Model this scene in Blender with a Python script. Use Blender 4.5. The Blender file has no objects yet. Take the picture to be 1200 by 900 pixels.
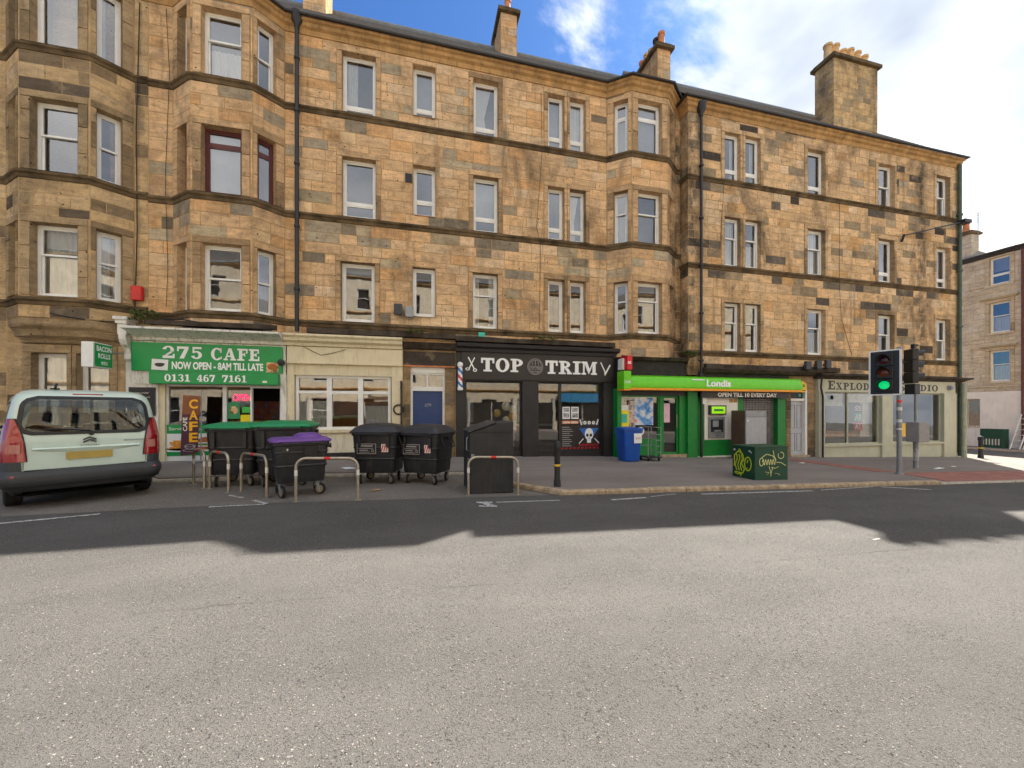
import bpy, math, random
from mathutils import Vector, Matrix
R = math.radians
random.seed(11)
scene = bpy.context.scene
col = scene.collection

# ---------------------------------------------------------------- camera
cam_d = bpy.data.cameras.new('camera')
cam_d.sensor_width = 36.0
cam_d.lens = 13.5
cam_d.shift_y = 31.0 / 1200.0
cam_d.clip_start = 0.05
cam_d.clip_end = 2000
cam = bpy.data.objects.new('camera', cam_d)
col.objects.link(cam)
YAW = 13.7
cam.location = (0, 0, 1.55)
cam.rotation_euler = (R(90), 0, R(-YAW))
scene.camera = cam

# ---------------------------------------------------------------- sun and sky
SUN_TO = Vector((0.67, 0.55, 1.0)).normalized()      # towards the sun
sun_d = bpy.data.lights.new('sun', 'SUN')
sun_d.energy = 2.0
sun_d.angle = R(0.5)
sun_d.color = (1.0, 0.95, 0.87)
sun = bpy.data.objects.new('sun', sun_d)
sun.rotation_euler = SUN_TO.to_track_quat('Z', 'Y').to_euler()
sun.location = (26, 22, 40)
col.objects.link(sun)

world = bpy.data.worlds.new('World')
scene.world = world
world.use_nodes = True
wn, wl = world.node_tree.nodes, world.node_tree.links
wn.clear()
w_out = wn.new('ShaderNodeOutputWorld')
w_bg = wn.new('ShaderNodeBackground')
w_bg.inputs['Strength'].default_value = 0.15
wl.new(w_bg.outputs[0], w_out.inputs[0])
sky = wn.new('ShaderNodeTexSky')
sky.sky_type = 'NISHITA'
sky.sun_disc = False
sky.sun_elevation = math.asin(SUN_TO.z)
sky.sun_rotation = math.atan2(SUN_TO.x, SUN_TO.y)
sky.altitude = 50
sky.air_density = 1.0
sky.dust_density = 0.3
sky.ozone_density = 2.0
# clouds: a bank that fills the sky from the right, broken at its edge
tc = wn.new('ShaderNodeTexCoord')
sep = wn.new('ShaderNodeSeparateXYZ'); wl.new(tc.outputs['Generated'], sep.inputs[0])
def wmath(op, a, b=None, c=None, clamp=False):
    n = wn.new('ShaderNodeMath'); n.operation = op; n.use_clamp = clamp
    for i, v in enumerate((a, b, c)):
        if v is None: continue
        if isinstance(v, (int, float)): n.inputs[i].default_value = v
        else: wl.new(v, n.inputs[i])
    return n.outputs[0]
zz = wmath('ADD', wmath('MAXIMUM', sep.outputs[2], 0.0), 0.22)
cx = wmath('DIVIDE', sep.outputs[0], zz)
cy = wmath('DIVIDE', sep.outputs[1], zz)
comb = wn.new('ShaderNodeCombineXYZ')
wl.new(cx, comb.inputs[0]); wl.new(cy, comb.inputs[1]); comb.inputs[2].default_value = 3.7
nz = wn.new('ShaderNodeTexNoise'); nz.inputs['Scale'].default_value = 2.6; nz.inputs['Detail'].default_value = 9
nz.inputs['Roughness'].default_value = 0.58; nz.inputs['Distortion'].default_value = 0.35
wl.new(comb.outputs[0], nz.inputs['Vector'])
nz2 = wn.new('ShaderNodeTexNoise'); nz2.inputs['Scale'].default_value = 1.5; nz2.inputs['Detail'].default_value = 5
nz2.inputs['Roughness'].default_value = 0.55
cm2 = wn.new('ShaderNodeCombineXYZ'); wl.new(cx, cm2.inputs[0]); wl.new(cy, cm2.inputs[1]); cm2.inputs[2].default_value = 9.1
wl.new(cm2.outputs[0], nz2.inputs['Vector'])
# the bank covers everything on the +x / -y side of a front
front = wmath('ADD', wmath('MULTIPLY', sep.outputs[0], 0.6), wmath('MULTIPLY', sep.outputs[1], -0.8))
front = wmath('MULTIPLY_ADD', front, 2.0, 0.52)
dens = wmath('ADD', wmath('MULTIPLY_ADD', nz.outputs[0], 2.3, -1.15), front)
cov = wn.new('ShaderNodeMapRange'); cov.interpolation_type = 'SMOOTHSTEP'
cov.inputs['From Min'].default_value = -0.06; cov.inputs['From Max'].default_value = 0.34
wl.new(dens, cov.inputs['Value'])
shade = wn.new('ShaderNodeValToRGB')
shade.color_ramp.elements[0].position = 0.33; shade.color_ramp.elements[0].color = (0.58, 0.67, 0.82, 1)
shade.color_ramp.elements[1].position = 0.86; shade.color_ramp.elements[1].color = (2.05, 2.04, 2.03, 1)
wl.new(nz2.outputs[0], shade.inputs[0])
tint = wn.new('ShaderNodeMix'); tint.data_type = 'RGBA'; tint.blend_type = 'MULTIPLY'
tint.inputs[0].default_value = 1.0
wl.new(sky.outputs[0], tint.inputs[6]); tint.inputs[7].default_value = (0.066, 0.11, 0.165, 1)
mx = wn.new('ShaderNodeMix'); mx.data_type = 'RGBA'
wl.new(cov.outputs[0], mx.inputs[0])
wl.new(tint.outputs[2], mx.inputs[6])
wl.new(shade.outputs[0], mx.inputs[7])
wl.new(mx.outputs[2], w_bg.inputs['Color'])

# ---------------------------------------------------------------- exposure
scene.view_settings.view_transform = 'Standard'
scene.view_settings.look = 'None'
scene.view_settings.gamma = 1.0
scene.view_settings.exposure = 2.8
scene.view_settings.use_curve_mapping = False
scene.cycles.max_bounces = 5
scene.cycles.transparent_max_bounces = 12
scene.cycles.caustics_reflective = False
scene.cycles.caustics_refractive = False
scene.cycles.use_denoising = True
scene.cycles.use_adaptive_sampling = True
scene.cycles.adaptive_threshold = 0.02
# ---------------------------------------------------------------- helpers
def lin(c):
    c /= 255.0
    return c / 12.92 if c <= 0.04045 else ((c + 0.055) / 1.055) ** 2.4
def rgb(r, g, b, k=1.0):
    return (lin(r) * k, lin(g) * k, lin(b) * k, 1)

def gz(x):                      # pavement level, the street falls to the right
    return -0.0255 * max(x, -2.5) + 0.03
def rz(x):                      # road level
    return -0.0255 * max(x, -2.5) - 0.06

class Panel:
    """a vertical wall plane: s runs along it, depth goes into it"""
    def __init__(o, ox, oy, dx=1.0, dy=0.0):
        l = math.hypot(dx, dy)
        o.o = (ox, oy); o.d = (dx / l, dy / l); o.n = (dy / l, -dx / l)
    def p(o, s, dep, z):
        return (o.o[0] + o.d[0] * s - o.n[0] * dep, o.o[1] + o.d[1] * s - o.n[1] * dep, z)

class MB:
    def __init__(o):
        o.v = []; o.f = []; o.t = []
    def add(o, vs, fs, tint=None):
        b = len(o.v); o.v.extend(vs)
        for f in fs:
            o.f.append([b + i for i in f]); o.t.append(tint)
        return o
    def quad(o, a, b, c, d, tint=None):
        return o.add([a, b, c, d], [(0, 1, 2, 3)], tint)
    BOXF = [(0, 1, 2, 3), (7, 6, 5, 4), (0, 4, 5, 1), (1, 5, 6, 2), (2, 6, 7, 3), (3, 7, 4, 0)]
    def box(o, x0, x1, y0, y1, z0, z1, tint=None):
        v = [(x0, y0, z0), (x0, y1, z0), (x1, y1, z0), (x1, y0, z0), (x0, y0, z1), (x0, y1, z1), (x1, y1, z1), (x1, y0, z1)]
        return o.add(v, o.BOXF, tint)
    def pb(o, P, s0, s1, d0, d1, z0, z1, tint=None):
        v = [P.p(s0, d0, z0), P.p(s0, d1, z0), P.p(s1, d1, z0), P.p(s1, d0, z0),
             P.p(s0, d0, z1), P.p(s0, d1, z1), P.p(s1, d1, z1), P.p(s1, d0, z1)]
        return o.add(v, o.BOXF, tint)
    def pbs(o, P, s0, s1, d0, d1, za, zb, z1, tint=None):
        """box whose foot follows sloping ground: za at s0, zb at s1"""
        v = [P.p(s0, d0, za), P.p(s0, d1, za), P.p(s1, d1, zb), P.p(s1, d0, zb),
             P.p(s0, d0, z1), P.p(s0, d1, z1), P.p(s1, d1, z1), P.p(s1, d0, z1)]
        return o.add(v, o.BOXF, tint)
    def ppoly(o, P, pts, d0, d1, tint=None):
        """extruded polygon given in (s, z)"""
        n = len(pts)
        v = [P.p(s, d0, z) for s, z in pts] + [P.p(s, d1, z) for s, z in pts]
        f = [tuple(range(n)), tuple(reversed(range(n, 2 * n)))]
        f += [(i, n + i, n + (i + 1) % n, (i + 1) % n) for i in range(n)]
        return o.add(v, f, tint)
    def tube(o, pts, r, n=8, cap=True):
        pts = [Vector(p) for p in pts]
        rs = r if isinstance(r, (list, tuple)) else [r] * len(pts)
        rings = []
        up = None
        for i, p in enumerate(pts):
            t = (pts[min(i + 1, len(pts) - 1)] - pts[max(i - 1, 0)])
            if t.length < 1e-9: t = Vector((0, 0, 1))
            t.normalize()
            if up is None:
                up = Vector((0, 0, 1)) if abs(t.z) < 0.9 else Vector((1, 0, 0))
            a = t.cross(up)
            if a.length < 1e-6: a = t.cross(Vector((0, 1, 0)))
            a.normalize(); b = t.cross(a).normalized(); up = -b if False else a.cross(t).normalized()
            rings.append([p + (a * math.cos(2 * math.pi * k / n) + b * math.sin(2 * math.pi * k / n)) * rs[i] for k in range(n)])
        vs = [tuple(q) for r_ in rings for q in r_]
        fs = []
        for i in range(len(rings) - 1):
            for k in range(n):
                k2 = (k + 1) % n
                fs.append((i * n + k, i * n + k2, (i + 1) * n + k2, (i + 1) * n + k))
        if cap:
            fs.append(tuple(reversed(range(n)))); fs.append(tuple(range((len(rings) - 1) * n, len(rings) * n)))
        return o.add(vs, fs)
    def lathe(o, prof, c=(0, 0, 0), n=20, axis='z', cap=True):
        vs = []; fs = []
        for r, h in prof:
            for k in range(n):
                a = 2 * math.pi * k / n; x, y = r * math.cos(a), r * math.sin(a)
                if axis == 'z': q = (c[0] + x, c[1] + y, c[2] + h)
                elif axis == 'x': q = (c[0] + h, c[1] + x, c[2] + y)
                else: q = (c[0] + x, c[1] + h, c[2] + y)
                vs.append(q)
        m = len(prof)
        for i in range(m - 1):
            for k in range(n):
                k2 = (k + 1) % n
                fs.append((i * n + k, i * n + k2, (i + 1) * n + k2, (i + 1) * n + k))
        if cap:
            fs.append(tuple(reversed(range(n)))); fs.append(tuple(range((m - 1) * n, m * n)))
        return o.add(vs, fs)
    def loft(o, rings, cap=True):
        n = len(rings[0]); b = []
        for r in rings: b.extend(r)
        fs = []
        for i in range(len(rings) - 1):
            for k in range(n):
                k2 = (k + 1) % n
                fs.append((i * n + k, i * n + k2, (i + 1) * n + k2, (i + 1) * n + k))
        if cap:
            fs.append(tuple(reversed(range(n)))); fs.append(tuple(range((len(rings) - 1) * n, len(rings) * n)))
        return o.add(b, fs)
    def sphere(o, c, rx, ry, rz_, n=14, m=8):
        vs = []; fs = []
        for i in range(1, m):
            a = math.pi * i / m
            for k in range(n):
                b = 2 * math.pi * k / n
                vs.append((c[0] + rx * math.sin(a) * math.cos(b), c[1] + ry * math.sin(a) * math.sin(b), c[2] + rz_ * math.cos(a)))
        t = len(vs); vs.append((c[0], c[1], c[2] + rz_)); vs.append((c[0], c[1], c[2] - rz_))
        for i in range(m - 2):
            for k in range(n):
                k2 = (k + 1) % n
                fs.append((i * n + k, (i + 1) * n + k, (i + 1) * n + k2, i * n + k2))
        for k in range(n):
            fs.append((t, k, (k + 1) % n)); fs.append((t + 1, (m - 2) * n + (k + 1) % n, (m - 2) * n + k))
        return o.add(vs, fs)
    def build(o, name, m, parent=None, world=True, smooth=None, bevel=0, kind=None, tinted=False, fix=False):
        me = bpy.data.meshes.new(name)
        off = Vector((0, 0, 0))
        if parent is not None and world:
            r = parent
            while r.parent is not None: r = r.parent
            off = Vector(r.location)
        me.from_pydata([(v[0] - off.x, v[1] - off.y, v[2] - off.z) for v in o.v], [], o.f)
        if tinted:
            at = me.attributes.new('tint', 'FLOAT_COLOR', 'FACE')
            flat = []
            for t in o.t: flat.extend(t if t else (0.5, 0.5, 0.5, 1))
            at.data.foreach_set('color', flat)
        me.validate(); me.update()
        if fix:
            import bmesh
            bm = bmesh.new(); bm.from_mesh(me); bmesh.ops.recalc_face_normals(bm, faces=bm.faces); bm.to_mesh(me); bm.free()
        ms = m if isinstance(m, (list, tuple)) else [m]
        for q in ms: me.materials.append(M[q] if isinstance(q, str) else q)
        if smooth is not None:
            me.polygons.foreach_set('use_smooth', [True] * len(me.polygons))
            me.set_sharp_from_angle(angle=R(smooth))
        ob = bpy.data.objects.new(name, me)
        col.objects.link(ob)
        if parent is not None: ob.parent = parent
        if bevel:
            bv = ob.modifiers.new('bevel', 'BEVEL'); bv.width = bevel; bv.segments = 2; bv.limit_method = 'ANGLE'; bv.angle_limit = R(40)
        if kind: ob['kind'] = kind
        return ob

def tag(o, label=None, cat=None, group=None, kind=None):
    if label: o['label'] = label
    if cat: o['category'] = cat
    if group: o['group'] = group
    if kind: o['kind'] = kind
    return o
def thing(name, label, cat, loc=(0, 0, 0), rotz=0.0, group=None):
    o = bpy.data.objects.new(name, None)
    o.empty_display_size = 0.2
    col.objects.link(o)
    o.location = loc; o.rotation_euler = (0, 0, rotz)
    return tag(o, label, cat, group)
def copy_tree(o, parent=None):
    c = o.copy(); col.objects.link(c); c.parent = parent
    for ch in list(o.children): copy_tree(ch, c)
    return c

# ---------------------------------------------------------------- lettering
_tc = {}
def text_mesh(txt, size, offset=0.0, space=1.0):
    cu = bpy.data.curves.new('t', 'FONT'); cu.body = txt; cu.size = size; cu.offset = offset
    cu.space_character = space; cu.fill_mode = 'FRONT'; cu.resolution_u = 4
    ob = bpy.data.objects.new('t', cu); col.objects.link(ob)
    dg = bpy.context.evaluated_depsgraph_get(); dg.update()
    me = bpy.data.meshes.new_from_object(ob.evaluated_get(dg))
    vs = [tuple(v.co) for v in me.vertices]; fs = [tuple(p.vertices) for p in me.polygons]
    bpy.data.objects.remove(ob); bpy.data.curves.remove(cu); bpy.data.meshes.remove(me)
    return vs, fs
def put_text(mb, P, txt, s0, s1, z0, z1, dep, bold=0.0, space=1.0, rot=False):
    """sans lettering stretched into the box s0..s1, z0..z1 of panel P"""
    vs, fs = text_mesh(txt, 1.0, bold, space)
    if not vs: return
    x0 = min(v[0] for v in vs); x1 = max(v[0] for v in vs); y0 = min(v[1] for v in vs); y1 = max(v[1] for v in vs)
    out = []
    for x, y, z in vs:
        a = (x - x0) / (x1 - x0); b = (y - y0) / (y1 - y0)
        if rot: a, b = 1 - b, a
        out.append(P.p(s0 + (s1 - s0) * a, dep, z0 + (z1 - z0) * b))
    mb.add(out, fs)

def _arc(cx, cy, rx, ry, tx, ty, a0, a1, n=18):
    o = []; i = []
    for k in range(n + 1):
        a = R(a0 + (a1 - a0) * k / n)
        o.append((cx + rx * math.cos(a), cy + ry * math.sin(a)))
        i.append((cx + (rx - tx) * math.cos(a), cy + (ry - ty) * math.sin(a)))
    return [[o[k], o[k + 1], i[k + 1], i[k]] for k in range(n)]
def _r(x0, y0, x1, y1): return [[(x0, y0), (x1, y0), (x1, y1), (x0, y1)]]
def _p(*q): return [list(q)]
SLAB = {
 'T': (0.95, _r(.33, 0, .62, .84) + _r(0, .84, .95, 1) + _r(0, .62, .14, .84) + _r(.81, .62, .95, .84) + _r(.18, 0, .33, .13) + _r(.62, 0, .77, .13)),
 'O': (0.98, _arc(.49, .5, .49, .52, .27, .13, 0, 360, 32)),
 'P': (0.92, _r(.14, 0, .42, 1) + _r(0, 0, .14, .13) + _r(.42, 0, .56, .13) + _r(0, .87, .14, 1) + _arc(.42, .71, .48, .29, .26, .13, -90, 90)),
 'R': (1.04, _r(.14, 0, .42, 1) + _r(0, 0, .14, .13) + _r(.42, 0, .54, .13) + _r(0, .87, .14, 1) + _arc(.42, .73, .48, .27, .26, .13, -90, 90) + _p((.44, .46), (.72, .46), (.98, .13), (.7, .13)) + _r(.66, 0, 1.04, .13)),
 'I': (0.60, _r(.16, 0, .44, 1) + _r(0, 0, .16, .13) + _r(.44, 0, .6, .13) + _r(0, .87, .16, 1) + _r(.44, .87, .6, 1)),
 'M': (1.26, _r(.12, .13, .24, 1) + _r(.9, .13, 1.15, 1) + _p((.24, 1), (.44, 1), (.7, .3), (.58, .05), (.24, .85)) + _p((.9, 1), (.9, .72), (.6, .05), (.58, .05), (.66, .42)) + _r(0, 0, .36, .13) + _r(.78, 0, 1.26, .13) + _r(0, .87, .12, 1) + _r(1.15, .87, 1.26, 1)),
 'C': (0.92, _arc(.48, .5, .48, .52, .27, .12, 42, 318, 28) + _r(.74, .62, .86, .98) + _r(.78, .1, .88, .3)),
 'A': (1.04, _p((.12, .13), (.24, .13), (.54, 1), (.42, 1)) + _p((.64, .13), (.94, .13), (.66, 1), (.4, 1)) + _r(.27, .28, .68, .4) + _r(0, 0, .36, .13) + _r(.56, 0, 1.04, .13)),
 'F': (0.86, _r(.14, 0, .42, 1) + _r(0, 0, .14, .13) + _r(.42, 0, .58, .13) + _r(0, .87, .14, 1) + _r(.42, .85, .86, 1) + _r(.74, .62, .86, .85) + _r(.42, .45, .66, .58) + _r(.58, .36, .66, .45) + _r(.58, .58, .66, .67)),
 'E': (0.9, _r(.14, 0, .42, 1) + _r(0, 0, .14, .13) + _r(.42, 0, .9, .15) + _r(.78, .15, .9, .38) + _r(0, .87, .14, 1) + _r(.42, .85, .86, 1) + _r(.74, .64, .86, .85) + _r(.42, .45, .66, .58) + _r(.58, .36, .66, .45) + _r(.58, .58, .66, .67)),
 'L': (0.86, _r(.14, 0, .42, 1) + _r(0, 0, .14, .13) + _r(.42, 0, .86, .15) + _r(.74, .15, .86, .4) + _r(0, .87, .14, 1) + _r(.42, .87, .58, 1)),
 'D': (1.0, _r(.14, 0, .4, 1) + _r(0, 0, .14, .13) + _r(0, .87, .14, 1) + _arc(.4, .5, .58, .5, .26, .13, -90, 90)),
 'N': (1.1, _r(.14, .13, .26, 1) + _r(.84, .0, .96, 1) + _p((.26, 1), (.42, 1), (.84, .25), (.84, 0), (.26, .8)) + _r(0, 0, .4, .13) + _r(.7, .87, .84, 1) + _r(.96, .87, 1.1, 1) + _r(0, .87, .14, 1)),
 'K': (1.06, _r(.14, 0, .4, 1) + _r(0, 0, .14, .13) + _r(.4, 0, .52, .13) + _r(0, .87, .14, 1) + _p((.4, .42), (.52, .4), (.92, .87), (.78, .87)) + _p((.52, .52), (.7, .62), (1.0, .13), (.72, .13)) + _r(.66, .87, 1.02, 1) + _r(.64, 0, 1.06, .13)),
 'S': (0.78, _arc(.38, .74, .36, .28, .2, .12, 35, 250, 20) + _arc(.4, .26, .36, .28, .2, .12, -145, 82, 20) + _r(.6, .7, .7, .98) + _r(.04, .02, .13, .3)),
 'U': (1.04, _r(.12, .36, .38, .87) + _r(.8, .36, .92, .87) + _arc(.52, .38, .4, .4, .2, .13, 180, 360) + _r(0, .87, .5, 1) + _r(.68, .87, 1.04, 1)),
 'X': (1.0, _p((.1, .87), (.4, .87), (.9, .13), (.6, .13)) + _p((.68, .87), (.8, .87), (.3, .13), (.17, .13)) + _r(0, 0, .4, .13) + _r(.5, 0, 1.0, .13) + _r(0, .87, .5, 1) + _r(.58, .87, .96, 1)),
 '0': (0.8, _arc(.4, .5, .4, .52, .25, .12, 0, 360, 28)),
 '1': (0.66, _r(.2, .13, .46, 1) + _r(0, 0, .66, .13) + _p((0, .76), (.2, .76), (.2, 1), (.12, .92))),
 '2': (0.8, _arc(.38, .7, .38, .32, .24, .12, -25, 175, 20) + _p((.72, .56), (.5, .56), (.0, .1), (.0, .2), (.2, .2), (.3, .2)) + _r(0, 0, .8, .2) + _r(.68, .2, .8, .36)),
 '3': (0.76, _arc(.36, .74, .34, .28, .22, .11, -80, 165, 20) + _arc(.36, .27, .38, .29, .24, .12, -165, 85, 20) + _r(.28, .47, .45, .56)),
 '4': (0.82, _r(.4, .1, .66, 1) + _r(0, .24, .8, .38) + _p((0, .38), (.14, .38), (.46, .84), (.42, 1)) + _r(.28, 0, .78, .12)),
 '5': (0.78, _r(.1, .82, .72, 1) + _r(.1, .48, .22, .82) + _arc(.36, .32, .38, .34, .24, .12, -165, 130, 24)),
 '6': (0.8, _arc(.4, .33, .4, .35, .24, .12, 0, 360, 26) + _arc(.46, .5, .46, .52, .24, .12, 60, 180, 16)),
 '7': (0.78, _r(0, .8, .78, 1) + _p((.78, .82), (.5, .82), (.16, 0), (.46, 0)) + _r(0, .6, .12, .8)),
}
def put_slab(mb, P, txt, s0, s1, z0, z1, dep, gap=0.1, small=None, thick=0.0):
    """slab-serif lettering; small scales every letter that does not start a word"""
    items = []; x = 0; first = True
    for ch in txt:
        if ch == ' ': x += 0.42; first = True; continue
        w, polys = SLAB[ch]
        k = 1.0 if (first or not small) else small
        items.append((x, k, polys)); x += w * k + gap; first = False
    tot = x - gap; ks = (s1 - s0) / tot; kz = z1 - z0
    for i, (ox, k, polys) in enumerate(items):
        for j, pl in enumerate(polys):
            d = dep - 0.0002 * (j % 7)
            a = sum(pl[q][0] * pl[(q + 1) % len(pl)][1] - pl[(q + 1) % len(pl)][0] * pl[q][1] for q in range(len(pl)))
            if a < 0: pl = pl[::-1]
            pts = [(s0 + (ox + px_ * k) * ks, z0 + py_ * k * kz) for px_, py_ in pl]
            if thick: mb.ppoly(P, pts, d - thick, d)
            else: mb.add([P.p(s, d, z) for s, z in pts], [tuple(range(len(pts)))])
def put_bar(mb, P, a, b, w, dep):
    """a straight stroke between two (s, z) points"""
    dx, dz = b[0] - a[0], b[1] - a[1]; l = math.hypot(dx, dz) or 1; nx, nz = -dz / l * w / 2, dx / l * w / 2
    mb.add([P.p(a[0] + nx, dep, a[1] + nz), P.p(a[0] - nx, dep, a[1] - nz), P.p(b[0] - nx, dep, b[1] - nz), P.p(b[0] + nx, dep, b[1] + nz)], [(0, 1, 2, 3)])
def put_disc(mb, P, s, z, rs, rz_, dep, n=20, inner=0.0, a0=0, a1=360):
    for k in range(n):
        a, b = R(a0 + (a1 - a0) * k / n), R(a0 + (a1 - a0) * (k + 1) / n)
        mb.add([P.p(s + rs * inner * math.cos(a), dep, z + rz_ * inner * math.sin(a)), P.p(s + rs * math.cos(a), dep, z + rz_ * math.sin(a)),
                P.p(s + rs * math.cos(b), dep, z + rz_ * math.sin(b)), P.p(s + rs * inner * math.cos(b), dep, z + rz_ * inner * math.sin(b))],
               [(0, 1, 2, 3)] if inner > 0 else [(0, 1, 2)])
def put_curve(mb, P, pts, w, dep):
    for i in range(len(pts) - 1): put_bar(mb, P, pts[i], pts[i + 1], w, dep - 0.0002 * (i % 5))
# ---------------------------------------------------------------- materials
M = {}
def nodes(name):
    m = bpy.data.materials.new(name); m.use_nodes = True; M[name] = m
    n, l = m.node_tree.nodes, m.node_tree.links
    b = n['Principled BSDF']
    return m, n, l, b
def mixc(n, l, fac, a, b, mode='MIX'):
    x = n.new('ShaderNodeMix'); x.data_type = 'RGBA'; x.blend_type = mode
    for i, v in ((0, fac), (6, a), (7, b)):
        if isinstance(v, (int, float)): x.inputs[i].default_value = v
        elif isinstance(v, tuple): x.inputs[i].default_value = v
        else: l.new(v, x.inputs[i])
    return x.outputs[2]
def noise(n, l, vec, scale, detail=5, rough=0.55, dist=0.0):
    x = n.new('ShaderNodeTexNoise'); x.inputs['Scale'].default_value = scale; x.inputs['Detail'].default_value = detail
    x.inputs['Roughness'].default_value = rough; x.inputs['Distortion'].default_value = dist
    if vec is not None: l.new(vec, x.inputs['Vector'])
    return x.outputs[0]
def ramp(n, l, fac, *st):
    x = n.new('ShaderNodeValToRGB'); e = x.color_ramp.elements
    while len(e) < len(st): e.new(0.5)
    for i, (p, c) in enumerate(st):
        e[i].position = p; e[i].color = (c, c, c, 1) if isinstance(c, (int, float)) else c
    l.new(fac, x.inputs[0]); return x.outputs[0]
def mapping(n, l, vec, sc=(1, 1, 1), loc=(0, 0, 0)):
    x = n.new('ShaderNodeMapping'); x.inputs['Scale'].default_value = sc; x.inputs['Location'].default_value = loc
    l.new(vec, x.inputs['Vector']); return x.outputs[0]
def bump(n, l, b, h, strength, dist=0.01):
    x = n.new('ShaderNodeBump'); x.inputs['Strength'].default_value = strength; x.inputs['Distance'].default_value = dist
    l.new(h, x.inputs['Height']); l.new(x.outputs[0], b.inputs['Normal'])
def position(n):
    return n.new('ShaderNodeNewGeometry').outputs['Position']
def objco(n):
    return n.new('ShaderNodeTexCoord').outputs['Object']

def plain(name, c, rough=0.6, metal=0.0, var=0.12, scale=5.0, bmp=0.0, bscale=60, spec=0.5, dirt=0.0, coat=0.0):
    m, n, l, b = nodes(name)
    p = position(n)
    f = noise(n, l, p, scale, 3)
    base = mixc(n, l, ramp(n, l, f, (0.3, 0.0), (0.7, 1.0)), tuple(x * (1 - var) for x in c[:3]) + (1,), tuple(min(1, x * (1 + var)) for x in c[:3]) + (1,))
    if dirt:
        d = ramp(n, l, noise(n, l, mapping(n, l, p, (6, 6, 1.2)), 1.6, 4, 0.65), (0.52, 0.0), (0.72, dirt))
        base = mixc(n, l, d, base, rgb(88, 78, 66))
    l.new(base, b.inputs['Base Color'])
    b.inputs['Roughness'].default_value = rough; b.inputs['Metallic'].default_value = metal
    b.inputs['Specular IOR Level'].default_value = spec; b.inputs['Coat Weight'].default_value = coat
    if bmp: bump(n, l, b, noise(n, l, p, bscale, 4), bmp, 0.004)
    return m

def stone(name, soot=0.6, bmp=1.0, blotch=()):
    m, n, l, b = nodes(name)
    p = position(n)
    at = n.new('ShaderNodeAttribute'); at.attribute_name = 'tint'
    f1 = noise(n, l, mapping(n, l, p, (1, 1, 3.2)), 2.3, 5, 0.62, 0.4)       # bedding streaks in the sandstone
    c = mixc(n, l, ramp(n, l, f1, (0.3, 0.0), (0.7, 1.0)), (0.74, 0.72, 0.70, 1), (1.18, 1.17, 1.14, 1))
    base = mixc(n, l, 1.0, at.outputs['Color'], c, 'MULTIPLY')
    f2 = noise(n, l, p, 26, 3, 0.7)
    base = mixc(n, l, 1.0, base, ramp(n, l, f2, (0.25, 0.82), (0.75, 1.16)), 'MULTIPLY')
    # soot and water stains in drifts of their own
    f3 = noise(n, l, mapping(n, l, p, (1.0, 1.0, 0.55)), 0.85, 6, 0.68, 0.6)
    base = mixc(n, l, ramp(n, l, f3, (0.50, 0.0), (0.72, soot)), base, rgb(66, 60, 52))
    f4 = noise(n, l, p, 7.0, 4, 0.7, 0.3)
    base = mixc(n, l, ramp(n, l, f4, (0.55, 0.0), (0.68, 0.62 * soot)), base, rgb(78, 70, 60))
    f6 = noise(n, l, mapping(n, l, p, (2.6, 2.6, 0.22)), 1.0, 5, 0.7)
    base = mixc(n, l, ramp(n, l, f6, (0.56, 0.0), (0.70, 0.62 * soot)), base, rgb(70, 63, 54))
    if blotch:
        sx = n.new('ShaderNodeSeparateXYZ'); l.new(p, sx.inputs[0])
        for cx_, wd in blotch:
            d = n.new('ShaderNodeMath'); d.operation = 'SUBTRACT'; l.new(sx.outputs[0], d.inputs[0]); d.inputs[1].default_value = cx_
            e = n.new('ShaderNodeMath'); e.operation = 'ABSOLUTE'; l.new(d.outputs[0], e.inputs[0])
            q = mixc(n, l, 1.0, ramp(n, l, e.outputs[0], (0.0, 1.0), (min(1.0, wd), 0.0)), ramp(n, l, noise(n, l, mapping(n, l, p, (1.5, 1.5, 0.8)), 1.3, 6, 0.7), (0.40, 0.0), (0.58, 0.85)), 'MULTIPLY')
            base = mixc(n, l, q, base, rgb(58, 53, 47))
    # pale patches where the face has scaled
    f5 = noise(n, l, p, 1.7, 3, 0.6)
    base = mixc(n, l, ramp(n, l, f5, (0.58, 0.0), (0.74, 0.4)), base, rgb(206, 178, 136))
    # small drilled holes and pits
    vo = n.new('ShaderNodeTexVoronoi'); vo.inputs['Scale'].default_value = 3.1; l.new(p, vo.inputs['Vector'])
    pit = ramp(n, l, vo.outputs['Distance'], (0.05, 1.0), (0.085, 0.0))
    base = mixc(n, l, pit, base, rgb(48, 40, 34))
    l.new(base, b.inputs['Base Color']); b.inputs['Roughness'].default_value = 0.93; b.inputs['Specular IOR Level'].default_value = 0.2
    h = noise(n, l, p, 16, 5, 0.75)
    bump(n, l, b, h, bmp, 0.03)
    return m
stone('sandstone', 0.66, blotch=((9.7, .9),))
stone('sandstone_grimy', 0.8, blotch=((10.1, .9), (22.2, .8)))
stone('sandstone_clean', 0.3)
plain('mortar', rgb(176, 146, 106), 0.95, var=0.2, scale=3, dirt=0.45, spec=0.1)
plain('mortar_left', rgb(184, 156, 116), 0.95, var=0.2, scale=3, dirt=0.45, spec=0.1)
plain('pale_render', rgb(226, 214, 190), 0.9, var=0.1, scale=1.5, dirt=0.15)
plain('white_wall', rgb(236, 230, 220), 0.85, var=0.06, scale=1.5, dirt=0.15)
plain('moulding', rgb(98, 82, 60), 0.95, var=0.55, scale=2.6, bmp=0.8, bscale=20, dirt=0.75, spec=0.2)
plain('moulding_black', rgb(70, 62, 54), 0.95, var=0.5, scale=3, bmp=0.8, bscale=20, dirt=0.5, spec=0.2)
plain('white_frame', rgb(232, 231, 226), 0.45, var=0.05, scale=4, dirt=0.06)
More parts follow.
